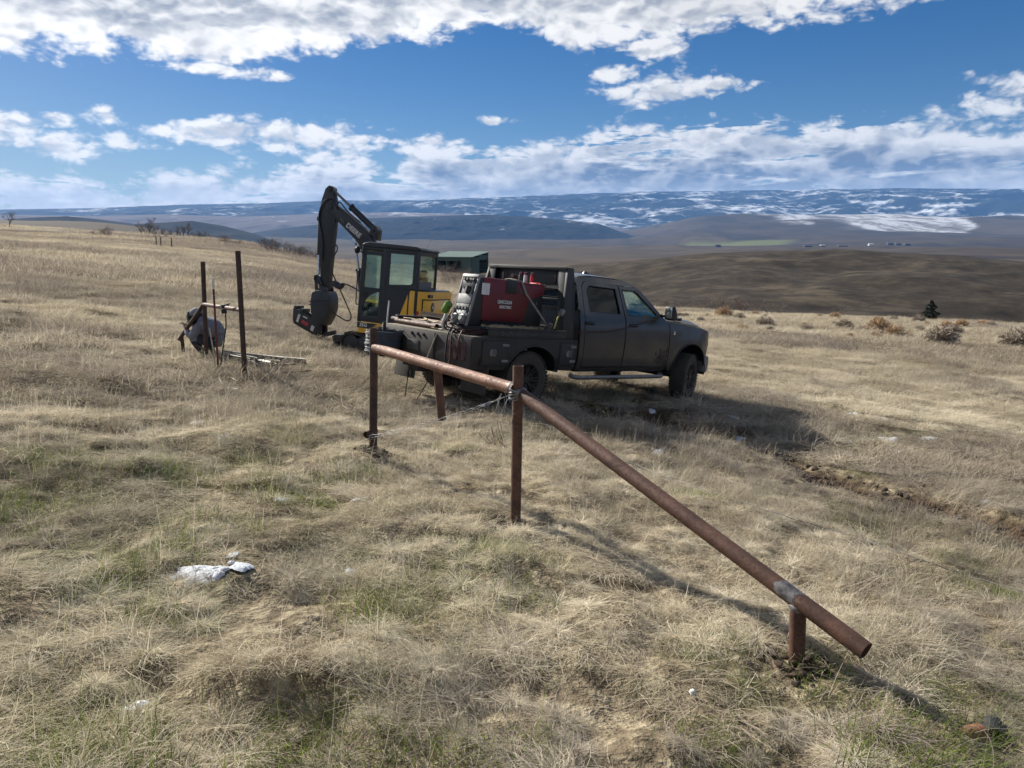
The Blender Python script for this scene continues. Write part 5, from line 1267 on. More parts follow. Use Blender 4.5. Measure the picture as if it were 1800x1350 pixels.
    def tail(a, z, d=0.0):      # a: metres round the tail measured from x = -.30 on the left side
        k = max(0, min(len(ol)-2, int(np.searchsorted(cum, a))-1)); t = (a-cum[k])/(cum[k+1]-cum[k])
        p_ = ol[k].lerp(ol[k+1], t); dv_ = (ol[k+1]-ol[k]).normalized(); nn = Vector((dv_.y, -dv_.x, 0)); nn = nn if nn.dot(p_-Vector((-.3, 0, 0))) > 0 else -nn
        return Vector((p_.x, p_.y, z))+nn*d
    def tail_sheet(nm, a0, a1, z0, z1, d, m, n=10):
        q = MB(); q.grid([[tail(a, z, d) for z in (z0, z1)] for a in np.linspace(a0, a1, n)]); o = q.build(nm, m, U, smooth=60); mdf = o.modifiers.new('thick', 'SOLIDIFY'); mdf.thickness = .012; mdf.offset = 0; return o
    tail_sheet('panel_seam', .22, .245, .75, 1.50, .003, M_EXB, 3)
    tail_sheet('rear_panel', .56, 1.9, .76, 1.34, .010, M_EXY, 16); tail_sheet('panel_gap', .535, .56, .76, 1.365, .004, M_EXB, 3); tail_sheet('panel_gap', .535, 1.9, 1.342, 1.366, .004, M_EXB, 16)
    tail_sheet('warning_sticker', .36, .42, .92, 1.05, .006, M_STICK, 3); tail_sheet('warning_sticker', .43, .48, .94, 1.10, .006, M_STICKR, 3); tail_sheet('hood_badge', .66, .84, 1.40, 1.465, .008, M_EXB, 4)
    text('badge_mark', '>|<', .05, M_STICK, U, frame_mat(tail(.75, 1.43, .018), (tail(.79, 1)-tail(.71, 1)), (0, 0, 1)), .003)
    a = .84; dirv = tail(a+.05, 1)-tail(a-.05, 1); lm = frame_mat(tail(a, 1.20, .024), dirv, (0, 0, 1))
    q = MB(); pts = [(.075*math.cos(t), .10*math.sin(t)) for t in np.linspace(0, 2*math.pi, 25)[:-1]]
    q.bm.faces.new([q.bm.verts.new((x, y, 0)) for x, y in pts]); o = q.build('emblem_plate', M_EXB, U); o.matrix_basis = lm
    q = MB(); deer = [(-.055, -.045), (-.03, -.02), (-.012, -.05), (0, -.012), (.03, -.04), (.055, -.045), (.025, -.005), (.03, .02), (.012, .03), (.02, .06), (.004, .045), (-.004, .075), (-.01, .04), (-.018, .01), (-.04, -.01)]
    q.bm.faces.new([q.bm.verts.new((-x, y, .003)) for x, y in deer]); o = q.build('emblem', M_WHITE, U); o.matrix_basis = lm
    q = MB(); q.lathe([(.055, 0), (.05, .012), (.001, .014)], (0, 0, 0), (0, 0, 1), 4); o = q.build('latch', M_EXB, U); o.matrix_basis = frame_mat(tail(a+.02, .96, .016), dirv, (0, 0, 1))
    # cab: posts, sills, glass
    x0, x1, y0, y1, zb, zt = -.70, .60, -.16, .84, .745, 2.36
    cab = empty('cab', U)
    p = MB(); pw = .065
    for x, y, lean in ((x1, y1, .03), (x1, y0, .03), (x0, y1, 0), (x0, y0, 0), (.05, y1, 0)):
        w2 = pw*(1.7 if (x == .05) else 1)
        p.prism([(x-w2/2, zb), (x+w2/2, zb), (x+w2/2-lean, zt), (x-w2/2-lean, zt)], y-pw/2, y+pw/2)
    p.bb(x0, x1, y1-.02, y1+.02, zb, .80); p.bb(x0-.03, .05, y1-.03, y1+.020, 1.53, 1.60); p.bb(-.28, .05, y1-.03, y1+.020, .80, 1.54)                  # lower side skin behind the door
    p.bb(x0-.02, x0+.03, y0, y1, .80, 1.60); p.bb(x0, x1, y0-.02, y0+.02, zb, 1.10)
    p.bb(x0, x1, y1-.03, y1+.03, 2.29, 2.36); p.bb(x0, x1-.03, y0-.03, y0+.03, 2.29, 2.36); p.bb(x0-.03, x0+.03, y0, y1, 2.26, 2.36); p.bb(x1-.06, x1, y0, y1, 2.28, 2.36)
    p.build('cab_frame', M_EXB, cab, bevel=.018, seg=3)
    r = MB(); r.prism([(x0-.06, 2.36), (x1+.02, 2.36), (x1-.02, 2.43), (x1-.16, 2.465), (x0+.05, 2.44), (x0-.06, 2.40)], y0-.04, y1+.04); r.build('cab_roof', M_EXB, cab, bevel=.025, seg=3)
    d = empty('door', cab); q = MB()
    dp = [(.09, .80), (.56, .80), (.575, 1.0), (.565, 2.27), (.09, 2.27)]; w1 = [(.145, 1.50), (.515, 1.50), (.51, 2.19), (.145, 2.19)]
    w2 = [(.145, .88), (.50, .88), (.53, .92), (.535, 1.0), (.50, 1.18), (.40, 1.32), (.25, 1.40), (.145, 1.42)]
    q.panel(dp, [w1, w2], lambda x, z: .872, .05, 1, cuts=[1.0]); q.build('door_panel', M_EXB, d, bevel=.006)
    q = MB(); q.panel(w1, [], lambda x, z: .852, .004, 1, cuts=[]); q.panel(w2, [], lambda x, z: .852, .004, 1, cuts=[]); q.build('door_glass', M_EXGLASS, d)
    q = MB(); q.tube(spline([(.62, .88, 1.12), (.66, .90, 1.14), (.665, .90, 1.5), (.655, .90, 1.82), (.62, .88, 1.84)], 5), .012, 8); q.build('grab_rail', M_EXB, cab)
    q = MB(); q.bb(.44, .54, .872, .89, 1.28, 1.40); q.build('door_handle', M_BLACK, d, bevel=.006)
    sw = [(-.56, 1.64), (-.06, 1.60), (-.06, 2.26), (-.60, 2.26), (-.60, 1.68)]
    q = MB(); q.panel([(-.71, 1.55), (.02, 1.55), (.02, 2.31), (-.71, 2.31)], [sw], lambda x, z: .866, .03, 1, cuts=[]); q.build('side_window_frame', M_EXB, cab, bevel=.004)
    q = MB(); q.bb(-.60, -.06, .848, .852, 1.60, 2.26); q.build('side_window', M_EXGLASS, cab)
    q = MB(); q.bb(x0-.012, x0-.008, y0+.03, y1-.03, 1.50, 2.26); q.build('rear_window', M_EXGLASS, cab)
    q = MB(); q.bb(x0-.03, x0-.02, .10, .80, 1.55, 1.72); q.build('window_decal', mat_simple('grey_decal', (.075, .085, .10), .5, 0, .4, 26), cab)
    q = MB(); q.prism([(x1-.012, .80), (x1-.004, .80), (x1-.034, 2.30), (x1-.04, 2.30)], y0+.03, y1-.03); q.build('front_window', M_EXGLASS, cab)
    q = MB(); q.bb(x0+.05, x1-.04, y0-.004, y0, 1.12, 2.28); q.build('far_side_window', M_EXGLASS, cab)
    q = MB(); q.bb(-.60, -.12, .10, .58, 1.10, 1.24); q.box((-.56, .34, 1.52), (.13, .46, .62), Matrix.Rotation(-.16, 3, 'Y')); q.box((-.62, .34, 1.88), (.09, .26, .18), Matrix.Rotation(-.16, 3, 'Y')); q.bb(-.62, -.2, .14, .54, .78, 1.10); q.build('seat', M_SEAT, cab, bevel=.05, seg=3)
    q = MB()
    for y in (.06, .62): q.bb(-.50, -.05, y-.05, y+.05, 1.20, 1.30); q.tube(spline([(-.08, y, 1.30), (-.05, y, 1.42), (-.06, y, 1.52)], 4), .02, 8)
    q.tube(spline([(.25, .30, .80), (.22, .30, 1.1), (.18, .28, 1.3)], 4), .015, 8); q.tube(spline([(.28, .42, .80), (.25, .42, 1.1), (.21, .43, 1.3)], 4), .015, 8); q.build('controls', M_BLACK, cab)
    q = MB(); q.bb(-.75, .45, .0, .75, .76, .79); q.build('cab_floor', M_BLACK, cab)
    q = MB(); q.tube(spline([(x1-.05, .80, 2.20), (x1+.03, .90, 2.24), (x1+.05, .96, 2.25)], 4), .012, 6); q.lathe([(.001, -.03), (.07, -.025), (.085, 0), (.075, .03), (.001, .04)], (x1+.06, .97, 2.27), (1, 0, .1), 16); q.build('mirror', M_BLACK, cab)
    q = MB(); q.cyl((-.55, .1, 2.44), (-.72, .1, 2.78), .004, n=5); q.build('antenna', M_BLACK, cab)
    q = MB(); q.lathe([(.05, 0), (.055, .02), (.05, .08), (.001, .09)], (-.62, .7, 2.10), (0, 1, 0), 14); q.build('work_lamp', M_BLACK, cab)
    before = set(bpy.data.objects)
    # boom, arm, cylinders (all in the plane y = -.30)
    Y = -.30
    q = MB(); q.prism([(.60, .58), (1.02, .60), (1.05, .95), (.95, 1.08), (.60, 1.0)], Y-.20, Y+.20); q.build('swing_post', M_EXB, U, bevel=.02)
    bo = [(.86, .80), (1.00, .86), (1.16, 1.5), (1.22, 2.30), (1.36, 2.52), (1.75, 2.80), (2.30, 3.18), (2.36, 3.28), (2.30, 3.38), (2.20, 3.42), (1.70, 3.16), (1.10, 2.80), (.90, 2.60), (.84, 2.30), (.82, 1.5), (.80, .9)]
    B = MB(); B.prism(bo, Y-.10, Y+.10); B = B.build('boom', M_EXB, U, bevel=.02)
    dv = Vector((2.25-1.30, 0, 3.20-2.56)).normalized()
    text('boom_lettering', 'DEERE', .155, M_WHITE, B, frame_mat((1.50, Y+.103, 2.79), -dv, Vector((-dv.z, 0, dv.x))), .003, .004)
    q = MB(); q.box((1.86, Y+.102, 3.0), (.16, .004, .07), Matrix.Rotation(-math.atan2(dv.z, dv.x), 3, 'Y')); q.build('boom_decal', M_GREYPRINT, B)
    k = MB(); k.prism([(.80, 2.60), (1.02, 2.76), (.98, 2.92), (.86, 2.95), (.78, 2.84)], Y-.12, Y+.12); k.cyl((.90, Y-.15, 2.84), (.90, Y+.15, 2.84), .05, n=14); k.build('cylinder_bracket', M_EXB, B, bevel=.012)
    def ram(nm, a, b, f, R, r, par):
        a, b = Vector((a[0], Y, a[1])), Vector((b[0], Y, b[1])); m_ = a.lerp(b, f)
        o = MB().cyl(a, m_, R, n=18).cyl(m_-(b-a).normalized()*.05, m_, R*1.18, n=18).cyl((a.x, Y-.07, a.z), (a.x, Y+.07, a.z), R*1.1, n=14).build(nm, M_EXB, par, bevel=.006)
        MB().cyl(m_, b, r, n=14).cyl((b.x, Y-.07, b.z), (b.x, Y+.07, b.z), R*.95, n=14).build('rod', M_CHROME if nm != 'arm_cylinder' else M_STEEL, o)
    ram('arm_cylinder', (.90, 2.84), (2.24, 3.70), .58, .075, .032, U); ram('boom_cylinder', (1.10, .95), (1.50, 2.55), .6, .075, .04, U)
    A = MB(); A.prism([(2.20, 3.70), (2.24, 3.78), (2.34, 3.80), (2.44, 3.72), (2.54, 3.45), (2.60, 3.10), (2.58, 2.70), (2.50, 2.0), (2.42, 1.36), (2.34, 1.26), (2.22, 1.28), (2.18, 1.40), (2.14, 2.10), (2.10, 2.80), (2.08, 3.20), (2.12, 3.45)], Y-.085, Y+.085)
    A.cyl((2.24, Y-.12, 3.30), (2.24, Y+.12, 3.30), .07, n=16); A.cyl((2.27, Y-.12, 3.72), (2.27, Y+.12, 3.72), .06, n=16); A.cyl((2.28, Y-.14, 1.34), (2.28, Y+.14, 1.34), .06, n=16); A = A.build('arm', M_EXB, U, bevel=.018)
    ram('bucket_cylinder', (2.60, 3.0), (2.56, 1.62), .62, .058, .03, A)
    k = MB()
    for y in (-.10, .10): k.prism([(2.52, 1.68), (2.62, 1.66), (2.64, 1.55), (2.40, 1.40), (2.34, 1.46)], Y+y-.015, Y+y+.015); k.prism([(2.54, 1.62), (2.62, 1.62), (2.56, 1.16), (2.46, 1.16)], Y+y-.015, Y+y+.015)
    k.cyl((2.58, Y-.14, 1.62), (2.58, Y+.14, 1.62), .04, n=12); k.build('bucket_link', M_EXB, A, bevel=.004)
    # hoses
    hs = MB()
    for pts in ([(2.0, Y+.12, 3.25), (2.2, Y+.13, 3.48), (2.45, Y+.12, 3.40), (2.58, Y+.10, 3.05), (2.42, Y+.11, 2.5), (2.40, Y+.11, 2.0)], [(1.3, Y+.1, 2.98), (1.7, Y+.12, 3.22), (1.95, Y+.12, 3.42), (2.05, Y+.12, 3.30)],
                [(2.12, Y+.12, 2.35), (1.98, Y+.14, 2.42), (1.93, Y+.15, 2.30), (2.06, Y+.14, 2.12)], [(2.14, Y+.12, 1.86), (1.86, Y+.16, 1.5), (1.52, Y+.20, 1.05), (1.36, Y+.20, .76), (1.48, Y+.18, .64), (1.80, Y+.16, .74), (2.0, Y+.1, .82)],
                [(2.12, Y+.1, 1.55), (1.92, Y+.15, 1.48), (1.60, Y+.2, 1.52), (1.15, Y+.25, 1.40), (.9, Y+.3, 1.2)]):
        hs.tube(spline(pts, 7), .016, 8)
    hs.build('hose', M_BLACK, U)
    q = MB(); q.tube(spline([(2.10, Y+.12, 1.48), (1.95, Y+.14, 1.50), (1.78, Y+.16, 1.45), (1.66, Y+.18, 1.50)], 6), [.05+.03*math.sin(i/18*math.pi) for i in range(19)], 10); q.build('hose_wrap', mat_simple('grey_hose_wrap', (.045, .045, .05), .9, 0, .3, 12), U)
    # bucket with a bolted side frame that carries stickers
    bk = empty('bucket', U)
    pr = [(2.12, 1.30), (2.46, 1.30), (2.60, 1.24), (2.63, 1.02), (2.60, .76), (2.50, .54), (2.36, .42), (2.22, .46), (2.10, .66), (2.03, .90), (2.04, 1.14)]
    q = MB(); q.prism(pr, Y-.22, Y+.22); q.build('shell', M_EXB, bk, bevel=.014, seg=2)
    q = MB()
    for y in (-.14, .14): q.prism([(2.20, 1.42), (2.36, 1.40), (2.62, 1.24), (2.64, 1.10), (2.06, 1.12)], Y+y-.02, Y+y+.02)
    q.cyl((2.55, Y-.18, 1.18), (2.55, Y+.18, 1.18), .04, n=12); q.build('ear', M_EXB, bk, bevel=.008)
    q = MB()
    for a in (1.06, .98): q.box((2.33, Y+.225, a), (.66, .02, .022), Matrix.Rotation(.12, 3, 'Y'))
    q.build('wear_strip', M_EXB, bk)
    at = empty('attachment_frame', U)
    fp = [(2.28, .22), (2.44, .18), (3.16, .42), (3.20, .50), (3.20, .80), (3.02, .76), (2.70, .62), (2.48, .66), (2.30, .56)]
    q = MB(); q.prism(fp, Y+.10, Y+.16); q.prism(fp, Y-.16, Y-.10); q.prism([(2.40, .20), (3.16, .44), (3.17, .50), (2.42, .26)], Y-.10, Y+.10); q.build('side_plate', M_EXB, at, bevel=.008)
    q = MB()
    for x, z in ((3.13, .80), (2.93, .74)): q.bb(x-.05, x+.05, Y-.16, Y+.16, z-.02, z+.07)
    q.build('tooth', M_EXB, at, bevel=.008)
    q = MB(); q.box((2.14, Y, .26), (.42, .10, .10), Matrix.Rotation(.25, 3, 'Y')); q.build('prong', M_EXB, at, bevel=.01)
    rt = Matrix.Rotation(-.32, 3, 'Y')
    for nm, m_, x, z, w, h in (('sticker', M_STICK, 3.02, .565, .07, .20), ('sticker', M_STICKR, 2.80, .46, .22, .09), ('sticker', M_STICK, 2.56, .36, .10, .13), ('sticker', M_STICK, 2.80, .60, .14, .03)):
        q = MB(); q.box((x, Y+.163, z), (w, .004, h), rt); q.build(nm, m_, at)
    # the boom is folded closer to the cab than it reaches at full stretch
    def fold(v): return Vector((.85+(v.x-.85)*.84 if v.x > .85 else v.x, v.y, v.z*.97 if v.z > .9 else v.z*(1-.03*max(0, v.z-.5)/.4)))
    for o in set(bpy.data.objects)-before:
        if o.type != 'MESH': continue
        if o.matrix_basis == Matrix.Identity(4):
            for v in o.data.vertices: v.co = fold(v.co)
        else: o.matrix_basis = Matrix.Translation(fold(o.matrix_basis.translation)-o.matrix_basis.translation) @ o.matrix_basis
    return E
build_excavator()
# ------------------------------------------------------------------ pipe fence corner in front of the truck
M_WELD = mat_simple('weld_scale', (.16, .15, .15), .5, .5, .4, 30, bump=.002)
def post(par, base, top, r, m=None, name='post', sink=.25):
    b = Vector(base); t = Vector(top); d = (t-b).normalized()
    return MB().pipe(b-d*sink, t, r, r*.86, 24).build(name, m or M_RUST, par)
def build_brace():
    g1, g2, g3 = ground(656, 794), ground(906, 922), ground(1400, 1168)
    t1, t2 = above(657, 577, g1), above(911, 643, g2)
    B = empty('pipe_brace'); tag(B, 'rusty welded pipe fence brace with a long sloping rail in the foreground', 'fence brace')
    post(B, g1, t1, .0365, M_RUSTDARK); post(B, g2, t2, .0365)
    r1a = above(657, 611, g1); r1b = above(906, 684, g2)
    n = Vector((-g2.x+.25, -g2.y, 0)).normalized()
    d = (r1b-r1a).normalized()
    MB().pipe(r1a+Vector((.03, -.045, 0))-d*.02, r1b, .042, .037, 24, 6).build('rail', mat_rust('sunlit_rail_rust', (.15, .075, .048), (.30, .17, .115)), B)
    # long sloping rail down to the short post
    s0 = above(913, 690, g2); d3 = ray(1490, 1130); t3 = above(1403, 1068, g3)
    # the rail passes over the short post and ends a little beyond it
    dirr = (t3+Vector((0, 0, .035))-s0).normalized(); end = s0+dirr*((t3-s0).length+.34)
    MB().pipe(s0, end, .0425, .037, 28, 8).build('sloping_rail', M_RUST, B)
    post(B, g3, t3-Vector((0, 0, .0)), .0375, None, 'short_post', .2)
    # welds
    q = MB()
    for c, ax, r in ((t3+Vector((0, 0, .004)), Vector((0, 0, 1)), .040),): q.lathe([(r*.9, -.02), (r*1.08, -.004), (r*1.10, .012), (r*.85, .02)], c, ax, 22)
    q.lathe([(.043, -.02), (.0455, -.012), (.045, 0), (.043, .008)], r1b-d*.03, d, 22); q.lathe([(.040, -.02), (.046, -.008), (.0465, .01), (.043, .02)], s0+dirr*.02, dirr, 22); q.build('weld_bead', M_WELD, B, smooth=60)
    q = MB(); p = s0+dirr*((t3-s0).length-.045); u_, v_ = MB.frame(dirr); toc = (-p).normalized(); a0 = math.atan2(toc.dot(v_), toc.dot(u_))
    q.grid([[p+dirr*(x+random.uniform(-.008, .008)-.03*math.cos(a*1.3))+u_*(.0431*math.cos(a0+a))+v_*(.0431*math.sin(a0+a)) for x in (-.055, -.03, 0, .03, .05)] for a in np.linspace(-1.5, .9, 14)])
    q.build('ground_weld_scar', mat_simple('ground_steel', (.15, .14, .14), .55, .4, .7, 24), B, smooth=60)
    # stub pipe welded against the near side of the rail
    k = (768-656)/(906-656); pm = r1a.lerp(r1b, k); nf = Vector((-pm.x, -pm.y, 0)).normalized(); pm2 = pm+nf*.085; pt = above(768, 642, pm2); pb = above(777, 738, pm2)
    MB().pipe(pb, pt, .034, .029, 22).build('hanging_stub', mat_rust('stub_rust', (.07, .035, .024), (.14, .068, .045)), B)
    # short pipe end poking out beside the far post
    pe = above(646, 762, g1)+Vector((0, -.05, 0)); MB().pipe(pe, pe+Vector((.05, .14, .01)), .033, .028, 20).build('cross_stub', M_RUST, B)
    # twisted barbed wire from the top of the middle post to the foot of the far post
    W = empty('barbed_wire'); tag(W, 'twisted barbed wire strung diagonally between two rusty posts', 'barbed wire')
    a = above(905, 690, g2)+Vector((-.02, -.05, 0)); b = above(652, 764, g1)+Vector((-.02, -.045, 0))
    for k2, sag in enumerate((.03, .045)):
        c = catenary(a, b+Vector((0, 0, -.02*k2)), sag, 60); N = len(c)
        tw = MB(); tw.tube([p_+Vector((.003*math.cos(i*1.9+k2*3.1), .003*math.sin(i*1.9+k2), .003*math.sin(i*1.9+k2*3.1))) for i, p_ in enumerate(c)], .0019, 5); tw.build('strand', M_GALV, W)
    bb = MB(); c = catenary(a, b, .04, 60)
    for i in range(4, 60, 5):
        for s in range(2):
            v = Vector((random.uniform(-1, 1), random.uniform(-1, 1), random.uniform(-1, 1))).normalized()*.016; bb.tube([c[i]-v, c[i]+v], .0012, 4)
    bb.build('barb', M_GALV, W)
    wr = MB()
    for cc, ax_r, n2 in ((a+Vector((.02, .05, 0)), .040, 6), (b+Vector((.02, .045, 0)), .039, 4)):
        for i in range(n2):
            z = cc.z+(i-n2/2)*.011; wr.tube([(cc.x+ax_r*math.cos(t), cc.y+ax_r*math.sin(t), z+.012*math.sin(t+i)) for t in np.linspace(0, 2*math.pi, 25)[:-1]], .0025, 5, closed=True)
    for i in range(7):
        q0 = a+Vector((random.uniform(-.12, .0), random.uniform(-.02, .02), random.uniform(-.03, .02))); wr.tube(spline([q0, q0+Vector((random.uniform(-.04, .04), 0, -.06)), q0+Vector((random.uniform(-.05, .05), 0, -random.uniform(.08, .17)))], 4), .0016, 4)
    wr.build('wrapped_end', M_GALV, W)
    # single wire lying away to the right
    pts = [ground(x, y)+Vector((0, 0, h)) for x, y, h in ((1075, 812, .09), (1160, 850, .08), (1260, 888, .10), (1370, 924, .09), (1480, 960, .10), (1600, 1000, .09), (1700, 1032, .08), (1800, 1062, .08), (1900, 1090, .07))]
    w = MB(); c = spline(pts, 12); w.tube([p_+Vector((0, 0, .004*math.sin(i*1.1))) for i, p_ in enumerate(c)], .0030, 5)
    for i in range(6, len(c)-4, 7):
        v = Vector((random.uniform(-1, 1), random.uniform(-1, 1), random.uniform(-.3, 1))).normalized()*.02; w.tube([c[i]-v, c[i]+v], .002, 4)
    o = w.build('ground_wire', mat_simple('dull_wire', (.17, .165, .155), .8, 0, .4, 16)); tag(o, 'loose barbed wire lying on the grass right of the sloping rail', 'barbed wire')
build_brace()
def build_left_brace():
    gA, gB = ground(363, 634), ground(431, 669)
    tA, tB = above(356.5, 460, gA), above(418, 441, gB)
    B = empty('pipe_brace'); tag(B, 'tall dark pipe brace being welded by the crouching person', 'fence brace')
    post(B, gA, tA, .036, M_RUSTDARK); post(B, gB, tB, .036, M_RUSTDARK)
    ra, rb = above(358, 535, gA), above(424, 545, gB)
    MB().pipe(ra, rb, .030, .025, 20).build('rail', M_RUST, B)
    gD = ground(321, 612); gD = gD+Vector((gA.x-gD.x, gA.y-gD.y, 0))*.55; gD.z = Hs(gD.x, gD.y)
    dl = above(315, 597, gD); q = (dl-ra).normalized()
    MB().pipe(ra-q*.03, dl, .031, .026, 20).build('diagonal_rail', M_RUSTDARK, B)
    fo = above(323, 612, gD); MB().pipe(Vector((fo.x, fo.y, Hs(fo.x, fo.y)-.1)), above(319, 590, gD), .030, .025, 20).build('short_post', M_RUSTDARK, B)
    # red steel stake with a pale tip, driven in beside the brace
    g = ground(384, 657); t = above(374, 488, g); d = (t-g).normalized(); S = empty('steel_stake'); tag(S, 'thin red steel stake with a pale tip beside the tall pipes', 'stake')
    MB().box((g+g.lerp(t, .88))/2+Vector((0, 0, -.05)), (.030, .030, (t-g).length*.88+.2), d.to_track_quat('Z', 'Y').to_matrix()).build('shaft', mat_rust('red_stake', (.10, .022, .016), (.16, .040, .028)), S, bevel=.004)
    MB().box(g.lerp(t, .94), (.031, .031, (t-g).length*.12), d.to_track_quat('Z', 'Y').to_matrix()).build('pale_tip', M_WHITE, S, bevel=.004)
    k = MB()
    for f in (.78, .8, .82): k.tube([g.lerp(t, f)+Vector((.022*math.cos(a), .022*math.sin(a), .006*math.sin(a))) for a in np.linspace(0, 6.28, 13)[:-1]], .003, 4, closed=True)
    k.build('wire_tie', M_GALV, S)
    # earth clamp and its lead
    c = ra.lerp(rb, .62); C = empty('welding_clamp'); tag(C, 'black welding clamp on the cross rail with its lead hanging down', 'clamp')
    q = MB(); q.box(c+Vector((0, -.01, .02)), (.10, .05, .05)); q.box(c+Vector((-.02, -.01, -.05)), (.07, .04, .07)); q.tube([c+Vector((-.10, -.02, .02)), c+Vector((.08, -.02, .06))], .010, 6); q.build('jaw', M_BLACK, C, bevel=.01)
    e = ground(390, 658)+Vector((0, 0, .02)); MB().tube(spline([c+Vector((0, -.01, -.07)), above(397, 575, g), above(393, 605, g), above(390, 630, g), e, e+Vector((.5, -.25, 0)), e+Vector((1.3, .1, .02))], 8), .010, 8).build('lead', M_CABLE, C)
    # pale rope on the ground
    P = [ground(x, y)+Vector((0, 0, .05)) for x, y in ((378, 660), (372, 664), (385, 664), (402, 668), (418, 676))]; P2 = [ground(x, y)+Vector((0, 0, .04)) for x, y in ((385, 668), (390, 678), (402, 686), (420, 690))]
    u = above(377, 630, ground(377, 660)); P = [above(368, 577, ground(377, 660)), above(373, 605, ground(377, 660)), u]+P
    o = MB().tube(spline(P, 8), .010, 6).tube(spline(P2, 8), .010, 6).build('rope', mat_simple('pale_rope', (.45, .40, .30), .9, 0, .3, 30)); tag(o, 'pale rope trailing on the grass at the foot of the red stake', 'rope')
    return gA, gB
gA, gB = build_left_brace()
def build_post_pile():
    M_TP = mat_simple('weathered_stake_steel', (.15, .145, .135), .6, .5, .45, 12); M_TPL = mat_simple('pale_stake_steel', (.36, .345, .31), .6, .4, .35, 14)
    a = ground(410, 638); b = ground(545, 664); random.seed(21)
    ax = (b-a).normalized(); sd = Vector((-ax.y, ax.x, 0)).normalized()
    rows = [(-.26, 0), (-.17, 0), (-.09, 0), (0, 0), (.09, 0), (.18, 0), (.27, 0), (-.2, 1), (-.11, 1), (-.02, 1), (.07, 1), (.16, 1), (-.13, 2), (-.03, 2), (.07, 2)]
    names = ['lowest', 'middle', 'top']
    for i, (o_, lv) in enumerate(rows):
        L = random.uniform(.95, 1.3); st = random.uniform(-.1, .35); p = a+ax*st+sd*(o_+random.uniform(-.02, .02)); q = p+(ax+sd*random.uniform(-.38, .38)).normalized()*L
        for v in (p, q): v.z = Hs(v.x, v.y)+.085+.042*lv+random.uniform(0, .02)
        d = (q-p).normalized(); rt = Matrix((d, Vector((0, 0, 1)).cross(d).normalized(), d.cross(Vector((0, 0, 1)).cross(d).normalized()))).transposed()
        m = MB(); tw = Matrix.Rotation(random.uniform(-1.2, 1.2), 3, 'X'); rt = rt @ tw; m.box((p+q)/2, (L, .046, .007), rt); m.box((p+q)/2+rt @ Vector((0, 0, .021)), (L, .007, .040), rt)
        pale = random.random() < .45; ob = m.build('fence_stake', M_TPL if pale else M_TP); tag(ob, '%s T-section fence stake %s the heap right of the tall pipe' % ('pale' if pale else 'dark', ('at the bottom of', 'halfway up', 'on top of')[lv]), 'fence stake', 'fence stakes heaped beside the tall pipe')
    # a couple of clay-stained stub ends and short offcuts nearby
    g = ground(478, 655); o = MB().tube(spline([g+Vector((random.uniform(-.25, .35), random.uniform(-.12, .12), .10+random.uniform(0, .05))) for _ in range(12)], 6), .006, 5).build('wire_tangle', M_RUSTDARK); tag(o, 'dark tangle of wire lying on the stake heap', 'wire')
build_post_pile()
